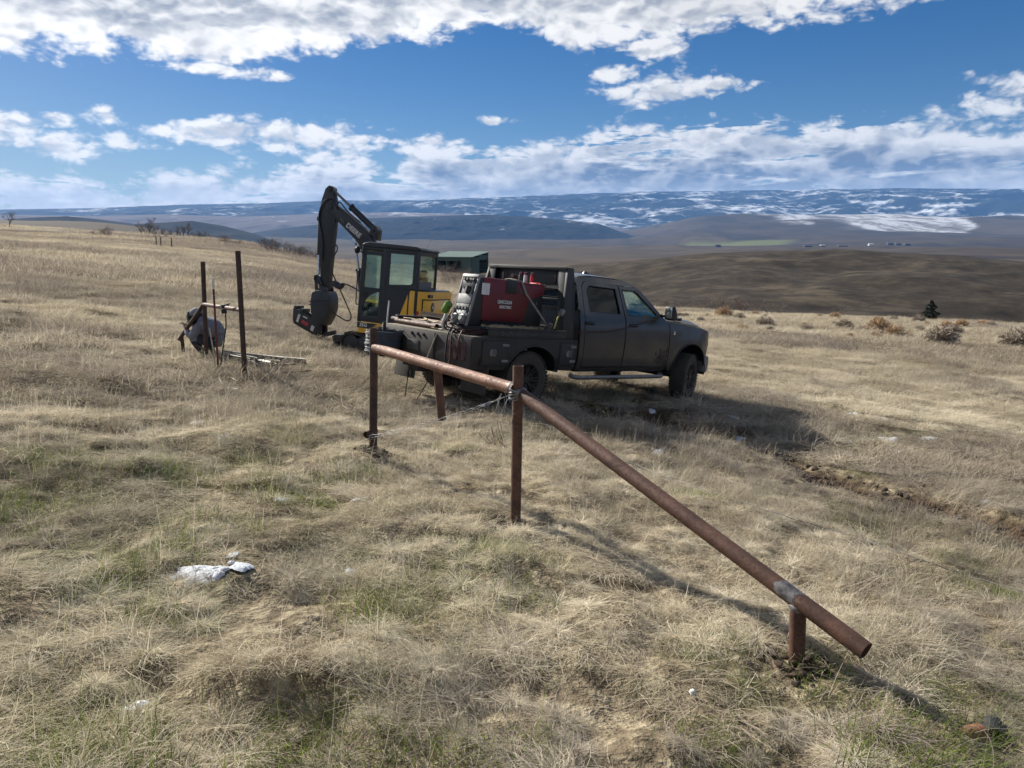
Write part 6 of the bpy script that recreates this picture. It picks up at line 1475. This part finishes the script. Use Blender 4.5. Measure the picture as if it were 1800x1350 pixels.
def build_litter():
    g = ground(1712, 1290); o = MB().pipe(g+Vector((-.09, -.03, -.005)), g+Vector((.03, .0, .0)), .042, .034, 22).build('pipe_offcut', mat_rust('orange_rust', (.16, .065, .036), (.26, .12, .07))); tag(o, 'short orange rusty pipe offcut half hidden in foreground grass', 'pipe')
    g = ground(1742, 1283); o = MB().pipe(g+Vector((-.02, -.05, .0)), g+Vector((.03, .04, .0)), .040, .034, 22).build('pipe_offcut', M_CABLE); tag(o, 'black pipe ring lying beside the orange offcut', 'pipe')
    g = ground(1217, 1228); m = MB(); bmesh.ops.create_icosphere(m.bm, subdivisions=2, radius=.014, matrix=Matrix.Translation(g+Vector((0, 0, .03))))
    for v in m.bm.verts: v.co += Vector((random.uniform(-1, 1), random.uniform(-1, 1), random.uniform(-1, 1)))*.002
    tag(m.build('pebble', M_WHITE), 'small white pebble in the foreground grass', 'stone')
    # bent dead twigs
    for px, py, lab, sc in ((884, 790, 'bent dead weed standing left of the middle post', .34), (572, 702, 'dark broken stick on the grass before the excavator', .3)):
        g = ground(px, py); q = MB()
        for k in range(12):
            a = random.uniform(1.9, 2.6); L = sc*random.uniform(.5, 1); dx = random.uniform(-.06, .06)
            q.tube(spline([g+Vector((dx, 0, 0)), g+Vector((dx+L*.45*math.cos(a), 0, L*.5*math.sin(a))), g+Vector((dx+L*math.cos(a)*.75, random.uniform(-.05, .05), L*math.sin(a)))], 4), .0025, 4)
        tag(q.build('dead_weed', mat_simple('dead_weed_%d' % px, (.10, .07, .05), .9, 0, .3, 12)), lab, 'weed')
    # clods turned up by the wheels
    q = MB(); random.seed(17)
    for pts in RUTS:
        for (ax, ay), (bx, by) in zip(pts[:-1], pts[1:]):
            for _ in range(int(math.hypot(bx-ax, by-ay)*48)):
                t = random.random(); x = ax+(bx-ax)*t+random.gauss(0, .17); y = ay+(by-ay)*t+random.gauss(0, .17); r = random.uniform(.012, .042)
                mt = Matrix.Translation((x, y, Hs(x, y)+r*.3)) @ Matrix.Rotation(random.uniform(0, 6), 4, 'Z') @ Matrix.Diagonal((1.3, 1, .7, 1))
                rv = bmesh.ops.create_icosphere(q.bm, subdivisions=1, radius=r, matrix=mt)
                for v in rv['verts']: v.co += Vector((random.uniform(-1, 1), random.uniform(-1, 1), random.uniform(-1, 1)))*r*.28
    for px, py in ((656, 794), (906, 922), (1400, 1168), (363, 634), (431, 669)):       # earth disturbed where the posts were set
        c = ground(px, py)
        for _ in range(46):
            a = random.uniform(0, 6.28); d = .04+abs(random.gauss(0, .10)); x = c.x+d*math.cos(a); y = c.y+d*math.sin(a); r = random.uniform(.006, .022)
            rv = bmesh.ops.create_icosphere(q.bm, subdivisions=1, radius=r, matrix=Matrix.Translation((x, y, Hs(x, y)+r*.4+max(0, .03-d*.2))) @ Matrix.Diagonal((1.2, 1, .75, 1)))
            for v in rv['verts']: v.co += Vector((random.uniform(-1, 1), random.uniform(-1, 1), random.uniform(-1, 1)))*r*.28
    o = q.build('soil_clods', mat_simple('turned_soil', (.05, .031, .019), .95, 0, .5, 16, bump=.006), smooth=60); tag(o, 'dark soil clods along the tyre ruts and round the posts', kind='stuff')
build_litter()
# ------------------------------------------------------------------ crouching person
def build_person():
    g = ground(372, 630)
    az = rad(-82)       # faces left in the photograph
    f = Vector((math.sin(az), math.cos(az), 0)); l = Vector((-f.y, f.x, 0))
    P = lambda x, y, z: Vector((x, y, z))
    J = {}; E = []
    def j(n, p, r, par=None, lab='top'):
        J[n] = (Vector(p), r if isinstance(r, tuple) else (r, r), lab)
        if par: E.append((par, n))
    # local frame: x forward, y left, z up; squatting on the heels, back rounded, arms reaching forward
    j('pelvis', (-.16, 0, .28), (.17, .17), None, 'top'); j('waist', (-.15, 0, .38), (.185, .175), 'pelvis', 'top'); j('ribs', (-.08, 0, .50), (.195, .18), 'waist'); j('chest', (.02, 0, .59), (.185, .165), 'ribs')
    j('neck', (.12, 0, .675), (.075, .075), 'chest'); j('skull', (.20, 0, .70), (.085, .085), 'neck', 'hood'); j('crown', (.25, 0, .735), (.075, .08), 'skull', 'hood')
    for s, k in ((1, 'l'), (-1, 'r')):
        j('hip'+k, (-.10, s*.11, .27), (.105, .10), 'pelvis', 'legs'); j('thigh'+k, (.06, s*.15, .345), (.092, .09), 'hip'+k, 'legs'); j('knee'+k, (.24, s*.16, .40 if s > 0 else .33), (.066, .066), 'thigh'+k, 'legs')
        j('calf'+k, (.13, s*.15, .24), (.062, .062), 'knee'+k, 'legs'); j('ankle'+k, (.03, s*.14, .085), (.044, .044), 'calf'+k, 'legs'); j('ball'+k, (.17, s*.15, .045), (.046, .036), 'ankle'+k, 'boots'); j('toe'+k, (.23, s*.155, .04), (.034, .028), 'ball'+k, 'boots')
        j('shoulder'+k, (.06, s*.19, .565), (.092, .09), 'chest'); j('elbow'+k, (.18, s*.22, .385), (.072, .072), 'shoulder'+k); j('forearm'+k, (.265, s*.18, .445), (.060, .060), 'elbow'+k); j('wrist'+k, (.325, s*.12, .505), (.036, .036), 'forearm'+k, 'glove'); j('palm'+k, (.36, s*.085, .55), (.038, .024), 'wrist'+k, 'glove')
        for i, (dy, L, dz) in enumerate(((.030, .060, .012), (.010, .068, .014), (-.010, .064, .010), (-.028, .052, .004))):
            j('f%d'%i+k, (.375, s*.085+dy, .585), (.011, .011), 'palm'+k, 'glove'); j('g%d'%i+k, (.380+L*.45, s*.085+dy*1.05, .590+dz), (.010, .010), 'f%d'%i+k, 'glove'); j('h%d'%i+k, (.385+L*.85, s*.085+dy*1.05, .580+dz), (.009, .009), 'g%d'%i+k, 'glove')
        j('t0'+k, (.345, s*.085-s*.035, .565), (.012, .012), 'palm'+k, 'glove'); j('t1'+k, (.365, s*.085-s*.055, .59), (.010, .010), 't0'+k, 'glove')
    names = list(J); idx = {n: i for i, n in enumerate(names)}
    me = bpy.data.meshes.new('person'); me.from_pydata([J[n][0] for n in names], [(idx[a], idx[b]) for a, b in E], [])
    tmp = bpy.data.objects.new('tmp_person', me); COL.objects.link(tmp)
    md = tmp.modifiers.new('skin', 'SKIN'); md.use_smooth_shade = True; md.branch_smoothing = .4
    for i, n in enumerate(names):
        sv = me.skin_vertices[0].data[i]; sv.radius = J[n][1]; sv.use_root = (n == 'pelvis')
    ss = tmp.modifiers.new('sub', 'SUBSURF'); ss.levels = 2; ss.render_levels = 2
    dg = bpy.context.evaluated_depsgraph_get(); bm_ = bpy.data.meshes.new_from_object(tmp.evaluated_get(dg)); bpy.data.objects.remove(tmp)
    mats = {'top': mat_simple('grey_sweatshirt', (.17, .175, .205), .92, 0, .25, 9, bump=.012, bscale=14), 'legs': mat_simple('dark_jeans', (.022, .025, .034), .9, 0, .3, 9, bump=.008, bscale=16), 'hood': mat_simple('dark_cap', (.018, .022, .026), .9, 0, .2, 8), 'boots': mat_simple('dark_boots', (.03, .024, .02), .8, 0, .3, 9), 'glove': mat_simple('tan_gloves', (.30, .20, .12), .85, 0, .2, 9)}
    order = list(mats); bm_.materials.clear()
    for k in order: bm_.materials.append(mats[k])
    # material by the nearest joint-to-joint segment
    segs = [(J[a][0], J[b][0], J[b][2], J[b][1][0]) for a, b in E]
    for p in bm_.polygons:
        c = Vector(p.center); best = None
        for a, b, lab, r in segs:
            d = b-a; t = max(0, min(1, (c-a).dot(d)/d.length_squared)); q = ((c-a-d*t).length-r*.6)
            if best is None or q < best[0]: best = (q, lab)
        p.material_index = order.index(best[1]); p.use_smooth = True
    mw = Matrix((f, l, Vector((0, 0, 1)))).transposed().to_4x4() @ Matrix.Scale(1.05, 4); mw.translation = g+Vector((0, 0, -.02))
    bm_.name = 'person'; O = bpy.data.objects.new('person', bm_); COL.objects.link(O); O.matrix_basis = mw
    tag(O, 'person in grey sweatshirt and dark helmet crouching behind the tall pipe', 'person')
    HT = Matrix.Translation((.20, 0, .70)) @ Matrix.Rotation(.42, 4, 'Y') @ Matrix.Translation((-.22, 0, -.78))
    # welding helmet with visor, brim of the hood and hem of the sweatshirt
    h = MB(); R = []
    for a in np.linspace(-1.25, 1.25, 11):
        R.append([Vector((.25+.125*math.cos(a)*w, .118*math.sin(a)*w, z)) for z, w in ((.645, .72), (.69, .90), (.76, 1.03), (.83, 1.0), (.885, .72), (.905, .35))])
    h.grid(R); o = h.build('welding_helmet', mat_simple('helmet_shell', (.014, .02, .018), .3, 0, .2, 8), O, smooth=70); o.matrix_basis = HT; sd = o.modifiers.new('t', 'SOLIDIFY'); sd.thickness = .006
    v = MB(); v.box((.368, 0, .79), (.014, .11, .065), Matrix.Rotation(-.12, 3, 'Y')); v.build('visor', mat_simple('visor_glass', (.01, .03, .02), .1, 0, .1, 8), o, bevel=.006)
    b = MB(); b.lathe([(.102, -.02), (.108, 0), (.100, .03), (.07, .07), (.02, .088), (.001, .09)], (.215, 0, .825), (-.15, 0, 1), 24); b.build('knit_cap', mat_simple('grey_knit', (.20, .21, .22), .95, 0, .3, 30), O).matrix_basis = HT
    e = MB()
    for s in (-1, 1): e.lathe([(.001, -.008), (.016, -.006), (.02, 0), (.013, .008), (.001, .01)], (.19, s*.098, .775), (0, s, 0), 12)
    e.build('ear', mat_simple('skin', (.42, .24, .17), .6, 0, .15, 9), O).matrix_basis = HT
build_person()
# ------------------------------------------------------------------ shed, far buildings, trees and bushes
def build_shed():
    # open-fronted green metal shed
    M_G = mat_simple('green_cladding', (.050, .085, .072), .6, .1, .15, 3); M_GR = mat_simple('green_roof', (.19, .265, .225), .5, .1, .12, 2); M_IN = mat_simple('shed_interior', (.03, .028, .026), .9, 0, .3, 3)
    gl = ground(766, 474, 900); r = 150.0
    d = ray(794, 474); k = r/math.hypot(d.x, d.y); c = Vector((d.x*k, d.y*k, 0)); c.z = Hs(c.x, c.y)
    S = empty('shed', mw=Matrix.Translation(c+Vector((0, 0, -.25))) @ Matrix.Rotation(rad(-28), 4, 'Z')); tag(S, 'small green metal shed with open bays on the far slope', 'shed')
    # local: x along the open front (towards the right), y away from the camera
    W, D, h0, h1 = 9.2, 6.5, 3.2, 4.1
    def wall(nm, m, x0, x1, y0, y1, z0, z1): return MB().bb(x0, x1, y0, y1, z0, z1).build(nm, m, S)
    wall('back_wall', M_G, -W/2, W/2, D-.12, D, 0, h1); wall('side_wall', M_G, -W/2, -W/2+.12, 0, D, 0, h0)
    wall('end_wall', M_G, W/2-.12, W/2, 0, D*.45, 0, h0); wall('header', M_G, W/2-.12, W/2, D*.45, D, 2.7, h0+.4); wall('corner_post', M_G, W/2-.2, W/2, D-.25, D, 0, h1)
    wall('fascia', M_G, -W/2, W/2, 0, .12, 2.5, h0); wall('infill_wall', M_G, 2.2, W/2, 0, .12, 0, 2.5)
    for x in (-W/2+.1, -1.2): wall('post', M_G, x-.1, x+.1, 0, .2, 0, 2.5)
    MB().bb(-W/2+.2, W/2-.3, .2, D-.2, .02, .08).build('floor', M_IN, S)
    q = MB()
    for z in (.7, 1.3, 1.9): q.bb(W/2-.06, W/2+.02, D*.45, D-.2, z-.05, z+.05)
    q.build('gate_bar', M_IN, S)
    rf = MB(); rf.prism([(-.35, h0), (D+.3, h1+.05), (D+.3, h1+.17), (-.35, h0+.12)], -W/2-.25, W/2+.25, lambda p: Vector((p.y, p.x, p.z))); rf = rf.build('roof', M_GR, S)
    q = MB(); sl = (h1+.05-h0)/(D+.65)
    for x in np.arange(-W/2-.2, W/2+.2, .45): q.prism([(-.35, h0+.12), (D+.3, h1+.17), (D+.3, h1+.20), (-.35, h0+.15)], x, x+.05, lambda p: Vector((p.y, p.x, p.z)))
    q.build('roof_rib', M_GR, rf)
build_shed()
def far_point(px, py, r):
    d = ray(px, py); k = r/math.hypot(d.x, d.y); p = Vector((d.x*k, d.y*k, 0)); p.z = Hs(p.x, p.y); return p
def build_far_buildings():
    M_W = mat_simple('pale_wall', (.55, .54, .52), .8, 0, .1, 1); M_R = mat_simple('dull_roof', (.12, .10, .095), .8, 0, .2, 1); M_PR = mat_simple('pale_roof', (.62, .60, .56), .7, 0, .1, 1); M_D = mat_simple('dark_barn', (.045, .035, .03), .85, 0, .2, 1)
    def house(px, py, r, w, d, h, wall, roof, label, rot):
        c = far_point(px, py, r); B = empty('farm_building', mw=Matrix.Translation(c) @ Matrix.Rotation(rot, 4, 'Z')); tag(B, label, 'building', 'far farm buildings')
        MB().bb(-w/2, w/2, -d/2, d/2, -2, h).build('wall', wall, B)
        MB().prism([(-d/2-.4, h), (d/2+.4, h), (0, h+d*.32)], -w/2-.4, w/2+.4, lambda p: Vector((p.y, p.x, p.z))).build('roof', roof, B)
    house(1262, 419, 3000, 22, 11, 6, M_D, M_R, 'dark barn beside the green field, left of the others', .3)
    house(1420, 430, 2600, 26, 10, 4, M_D, M_R, 'dark low barn in the basin below the snowy field', .2)
    house(1446, 430, 2600, 16, 9, 4, M_D, M_PR, 'pale-roofed shed next to the low dark barn', .2)
    house(1482, 424, 2800, 30, 12, 6, M_D, M_R, 'wide dark barn midway across the basin', -.1)
    house(1532, 416, 3100, 18, 10, 5, M_W, M_PR, 'small white farmhouse in the basin', .1)
    house(1566, 411, 3300, 22, 12, 6, M_D, M_R, 'dark barn at the start of the farm row', .1); house(1580, 411, 3320, 20, 12, 6, M_D, M_R, 'dark barn in the middle of the farm row', .1); house(1596, 411, 3340, 22, 12, 6, M_D, M_R, 'dark barn at the end of the farm row', .1)
    house(28, 397, 330, 9.5, 5, 1.6, M_W, M_PR, 'pale low building on the left skyline', rad(20))
build_far_buildings()
M_TWIG = mat_simple('grey_twigs', (.16, .13, .11), .9, 0, .3, 3); M_TWIGP = mat_simple('purple_twigs', (.19, .125, .115), .9, 0, .3, 3); M_TUMBLE = mat_simple('tan_tumbleweed', (.42, .29, .17), .9, 0, .3, 4); M_SAGE = mat_simple('grey_brown_brush', (.26, .215, .165), .9, 0, .3, 4); M_BARK = mat_simple('dark_bark', (.045, .036, .03), .95, 0, .3, 4)
def twiggy(name, m, h, spread, n_stem, depth, seed, thick=.03, trunk=0.0, kids=3):
    """bare woody plant: forking three-sided twigs; returns (trunk mesh or None, crown mesh)"""
    g = random.Random(seed); V = []; F = []; TV = []; TF = []
    def seg(a, b, r0, r1, store):
        VV, FF = store; d = (b-a).normalized(); u, v = MB.frame(d); base = len(VV)
        for p, r in ((a, r0), (b, r1)):
            for k in range(3): VV.append(p+u*(r*math.cos(k*2.094))+v*(r*math.sin(k*2.094)))
        for k in range(3): FF.append((base+k, base+(k+1) % 3, base+3+(k+1) % 3, base+3+k))
    def grow(p, d, L, r, lev):
        q = p+d*L; seg(p, q, r, r*.7, (TV, TF) if (trunk and lev <= 1) else (V, F))
        if lev >= depth: return
        for k in range(kids if lev < depth-1 else kids+1):
            nd = (d+Vector((g.gauss(0, 1), g.gauss(0, 1), g.gauss(.15, .6)))*.52).normalized(); t = g.uniform(.45, 1.0)
            grow(p+d*L*t, nd, L*g.uniform(.55, .85), r*.58, lev+1)
    for s in range(n_stem):
        a = g.uniform(0, 6.28); rr = g.uniform(0, spread*.35); d = Vector((math.cos(a)*spread*.45, math.sin(a)*spread*.45, 1)).normalized() if not trunk else Vector((g.gauss(0, .08), g.gauss(0, .08), 1)).normalized()
        grow(Vector((math.cos(a)*rr, math.sin(a)*rr, -.1)), d, h*(.36 if not trunk else trunk), thick, 0 if trunk else 1)
    def mk(nm, VV, FF, mm):
        me = bpy.data.meshes.new(nm); me.from_pydata([tuple(v) for v in VV], [], FF); me.update(); me.materials.append(mm); return me
    return (mk(name+'_trunk', TV, TF, M_BARK) if trunk else None), mk(name+'_crown', V, F, m)
def plant(name, label, cat, group, meshes, loc, s, rot):
    tm, cm = meshes; P = empty(name, mw=Matrix.Translation(loc) @ Matrix.Rotation(rot, 4, 'Z') @ Matrix.Scale(s, 4)); tag(P, label, cat, group)
    for nm, me in (('trunk', tm), ('crown', cm)):
        if me: o = bpy.data.objects.new(nm, me); COL.objects.link(o); o.parent = P
    return P
def tumble_mesh(seed, m):
    g = random.Random(seed); q = MB()
    for k in range(210):
        th = g.uniform(0, 6.28); ph = math.acos(g.uniform(-.25, 1)); d = Vector((math.sin(ph)*math.cos(th), math.sin(ph)*math.sin(th), math.cos(ph))); b = d.cross(Vector((g.gauss(0, 1), g.gauss(0, 1), g.gauss(0, 1)))).normalized(); r = g.uniform(.8, 1.06)
        pts = [Vector((0, 0, .25)), d*.35*r+Vector((0, 0, .25)), d*.62*r+b*.14+Vector((0, 0, .22)), d*.75*r+b*.36+Vector((0, 0, .2))]
        q.tube(spline(pts, 2), .016, 3, caps=False)
    o = q.build('tmp', m); me = o.data; bpy.data.objects.remove(o); return me
def build_vegetation():
    random.seed(9)
    tm = [tumble_mesh(i, M_TUMBLE) for i in range(3)]; ts = [tumble_mesh(10+i, M_SAGE) for i in range(2)]
    for i, (x, y, s, k, lab) in enumerate(((1272, 551, .95, 0, 'tan tumbleweed nearest to the truck bonnet'), (1467, 554, .62, 0, 'round tan tumbleweed on the slope crest'), (1543, 562, .58, 0, 'upper of two tan tumbleweeds at mid slope'), (1545, 573, .9, 0, 'lower and larger of two tan tumbleweeds at mid slope'),
            (1572, 585, .8, 0, 'tan tumbleweed just above the bench edge'), (1664, 569, .55, 0, 'small tan tumbleweed right of the dark evergreen'), (1690, 567, .6, 0, 'tan tumbleweed farthest along the right crest'), (1345, 568, .75, 1, 'grey brown bush in front of the bare shrubs'), (1485, 572, .7, 1, 'grey brown bush below the crest tumbleweed'), (1572, 558, .5, 1, 'grey brown bush on the crest left of the evergreen'), (1655, 597, 1.0, 1, 'grey brown bush on the bench edge'), (1675, 582, .75, 1, 'grey brown bush above the bench edge'), (1790, 604, 1.1, 1, 'grey brown bush at the right edge of the photo'), (1520, 575, .4, 1, 'tiny grey brown bush beside the larger tumbleweed'), (1300, 556, .6, 1, 'grey brown bush beside the tumbleweed near the truck'), (1615, 560, .7, 1, 'pale grey bush at the foot of the evergreen'))):
        g = ground(x, y+6, 140); n = ('tumbleweed', 'bush')[k]
        o = bpy.data.objects.new(n, (tm, ts)[k][i % (3, 2)[k]]); COL.objects.link(o); o.location = g+Vector((0, 0, -.05)); o.rotation_euler = (0, 0, i*1.3); o.scale = (s, s, s*.95); tag(o, lab, n, ('tumbleweeds on the right slope', 'bushes on the right slope')[k])
    low = []
    for i in range(26):
        x = random.uniform(1180, 1800); y = 548+(x-1250)*.052+random.uniform(-4, 34); low.append((x, y))
    for i, (x, y) in enumerate(low):
        g = ground(x, y, 140); o = bpy.data.objects.new('brush_clump', (ts+tm)[i % 5]); COL.objects.link(o); s = random.uniform(.18, .38); o.location = g; o.rotation_euler = (0, 0, i*2.1); o.scale = (s*1.4, s*1.4, s); tag(o, 'low dry brush clump on the right-hand slope', 'brush', 'low brush on the right slope')
    # bare shrubs behind the truck bonnet
    sh = [twiggy('shrub', M_TWIG, 2.2, 1.6, 7, 4, 50+i, .022) for i in range(2)]+[twiggy('shrub', M_TWIGP, 2.0, 1.6, 8, 4, 60, .020)]
    for i, (x, y, r, s, lab) in enumerate(((1255, 545, 68, 1.0, 'bare grey shrub directly behind the truck bonnet'), (1318, 546, 70, 1.2, 'purple grey bare shrub right of the bonnet, largest of the row'), (1362, 550, 69, .95, 'bare grey shrub at the end of the row by the bonnet'), (1225, 540, 70, .9, 'bare grey shrub half hidden by the truck mirror'), (1475, 552, 72, .6, 'faint bare shrub behind the crest tumbleweed'), (1605, 556, 72, .5, 'small bare shrub left of the evergreen'))):
        c = far_point(x, y, r); plant('bare_shrub', lab, 'shrub', 'bare shrubs on the right slope', sh[2] if 'purple' in lab else sh[i % 2], c, s, i*1.7)
    # dark bank of scrub behind the bonnet and the scrub near the shed
    for i, (x, r, s) in enumerate(((1165, 80, .8), (1182, 79, .9), (1200, 78, .8), (1216, 78, .9), (1232, 77, .7))):
        plant('scrub', 'dark low scrub along the bank behind the truck bonnet', 'scrub', 'scrub along the bank', sh[i % 2], far_point(x, 530, r), s*.9, i)
    for i, (x, r, s) in enumerate(((776, 118, 1.3), (788, 124, 1.6), (800, 112, 1.3), (812, 120, 1.4), (826, 116, 1.1), (838, 108, 1.0), (782, 98, .9), (806, 96, .9), (850, 100, .8), (790, 88, .7))):
        plant('scrub', 'grey brown scrub on the slope below the green shed', 'scrub', 'scrub below the shed', sh[i % 2], far_point(x, 490, r), s, i*.9)
    # left field: thin bare brush and the row of trees on the skyline
    tr = [twiggy('bare_tree', M_TWIG, 7.5, 1.0, 1, 6, 80+i, .16, .26) for i in range(3)]
    for i, x in enumerate((250, 256, 262, 268, 275, 283, 292, 301, 310, 318, 324, 331, 338, 345, 352, 359, 366, 374, 382)):
        plant('bare_tree', ('large bare tree at the start of the row on the left skyline' if x < 275 else 'small bare tree in the middle of the row on the left skyline' if x < 330 else 'bare tree at the dense end of the row on the left skyline'), 'tree', 'bare trees on the left skyline', tr[i % 3], far_point(x, 420, 262+random.uniform(-12, 12)), (.95 if x < 275 else .75)*random.uniform(.8, 1.15), i*1.9)
    plant('bare_tree', 'lone leaning bare tree at the left edge before the pale building', 'tree', None, tr[0], far_point(18, 405, 245), .85, 2.2)
    for i, (x, r, s) in enumerate(((188, 150, 1.3), (196, 148, 1.1), (176, 152, .9), (402, 150, 1.3), (392, 152, 1.1), (415, 148, 1.0), (470, 150, 1.7), (478, 145, 1.9), (490, 150, 1.8), (497, 147, 1.6), (503, 146, 1.6), (516, 152, 1.6), (524, 149, 1.5), (532, 146, 1.5), (540, 150, 1.4), (548, 148, 1.4), (270, 160, .9), (290, 165, .9), (560, 150, 1.3), (556, 144, 1.2))):
        plant('bare_shrub', ('thin bare brush on the left field below the skyline trees' if x < 300 else 'bare brush on the left field behind the tall pipe brace' if x < 440 else 'dense bare thicket on the slope left of the excavator arm'), 'shrub', 'bare brush on the left field', sh[i % 3], far_point(x, 450, r), s, i*1.1)
    # small evergreen on the crest
    g = random.Random(4); V = []; F = []
    for k in range(900):
        z = g.uniform(.15, 1); rr = (1-z)**.7*.46*math.sqrt(g.uniform(.1, 1))*(1+.35*math.sin(z*19)); a = g.uniform(0, 6.28); c = Vector((rr*math.cos(a)+.04*math.sin(z*9), rr*math.sin(a), z)); u = Vector((g.gauss(0, 1), g.gauss(0, 1), g.gauss(.2, .5))).normalized()*.05; w = u.cross(Vector((g.gauss(0, 1), g.gauss(0, 1), g.gauss(0, 1)))).normalized()*.022
        b = len(V); V += [c-u-w, c+u-w, c+u*1.5, c+u+w, c-u+w]; F.append((b, b+1, b+2, b+3, b+4))
    me = bpy.data.meshes.new('evergreen_crown'); me.from_pydata([tuple(v) for v in V], [], F); me.materials.append(mat_simple('dark_needles', (.016, .024, .014), .8, 0, .4, 3))
    tb = MB(); tb.cyl((0, 0, -.2), (.02, 0, .85), .03, .008, n=7); to = tb.build('tmp', M_BARK); tme = to.data; bpy.data.objects.remove(to)
    plant('evergreen', 'small dark evergreen tree on the right crest', 'tree', None, (tme, me), far_point(1634, 565, 72)+Vector((0, 0, -.1)), 1.75, .5)
    # far fence posts on the left field
    for i, (x, y) in enumerate(((283, 434), (302, 436), (275, 432))):
        c = ground(x, y, 250); o = MB().cyl(c+Vector((0, 0, -.3)), c+Vector((.03, 0, 1.25)), .07, .06, n=8).build('fence_post', M_BARK); tag(o, 'weathered fence post standing far off on the left field', 'fence post', 'far fence posts')
build_vegetation()
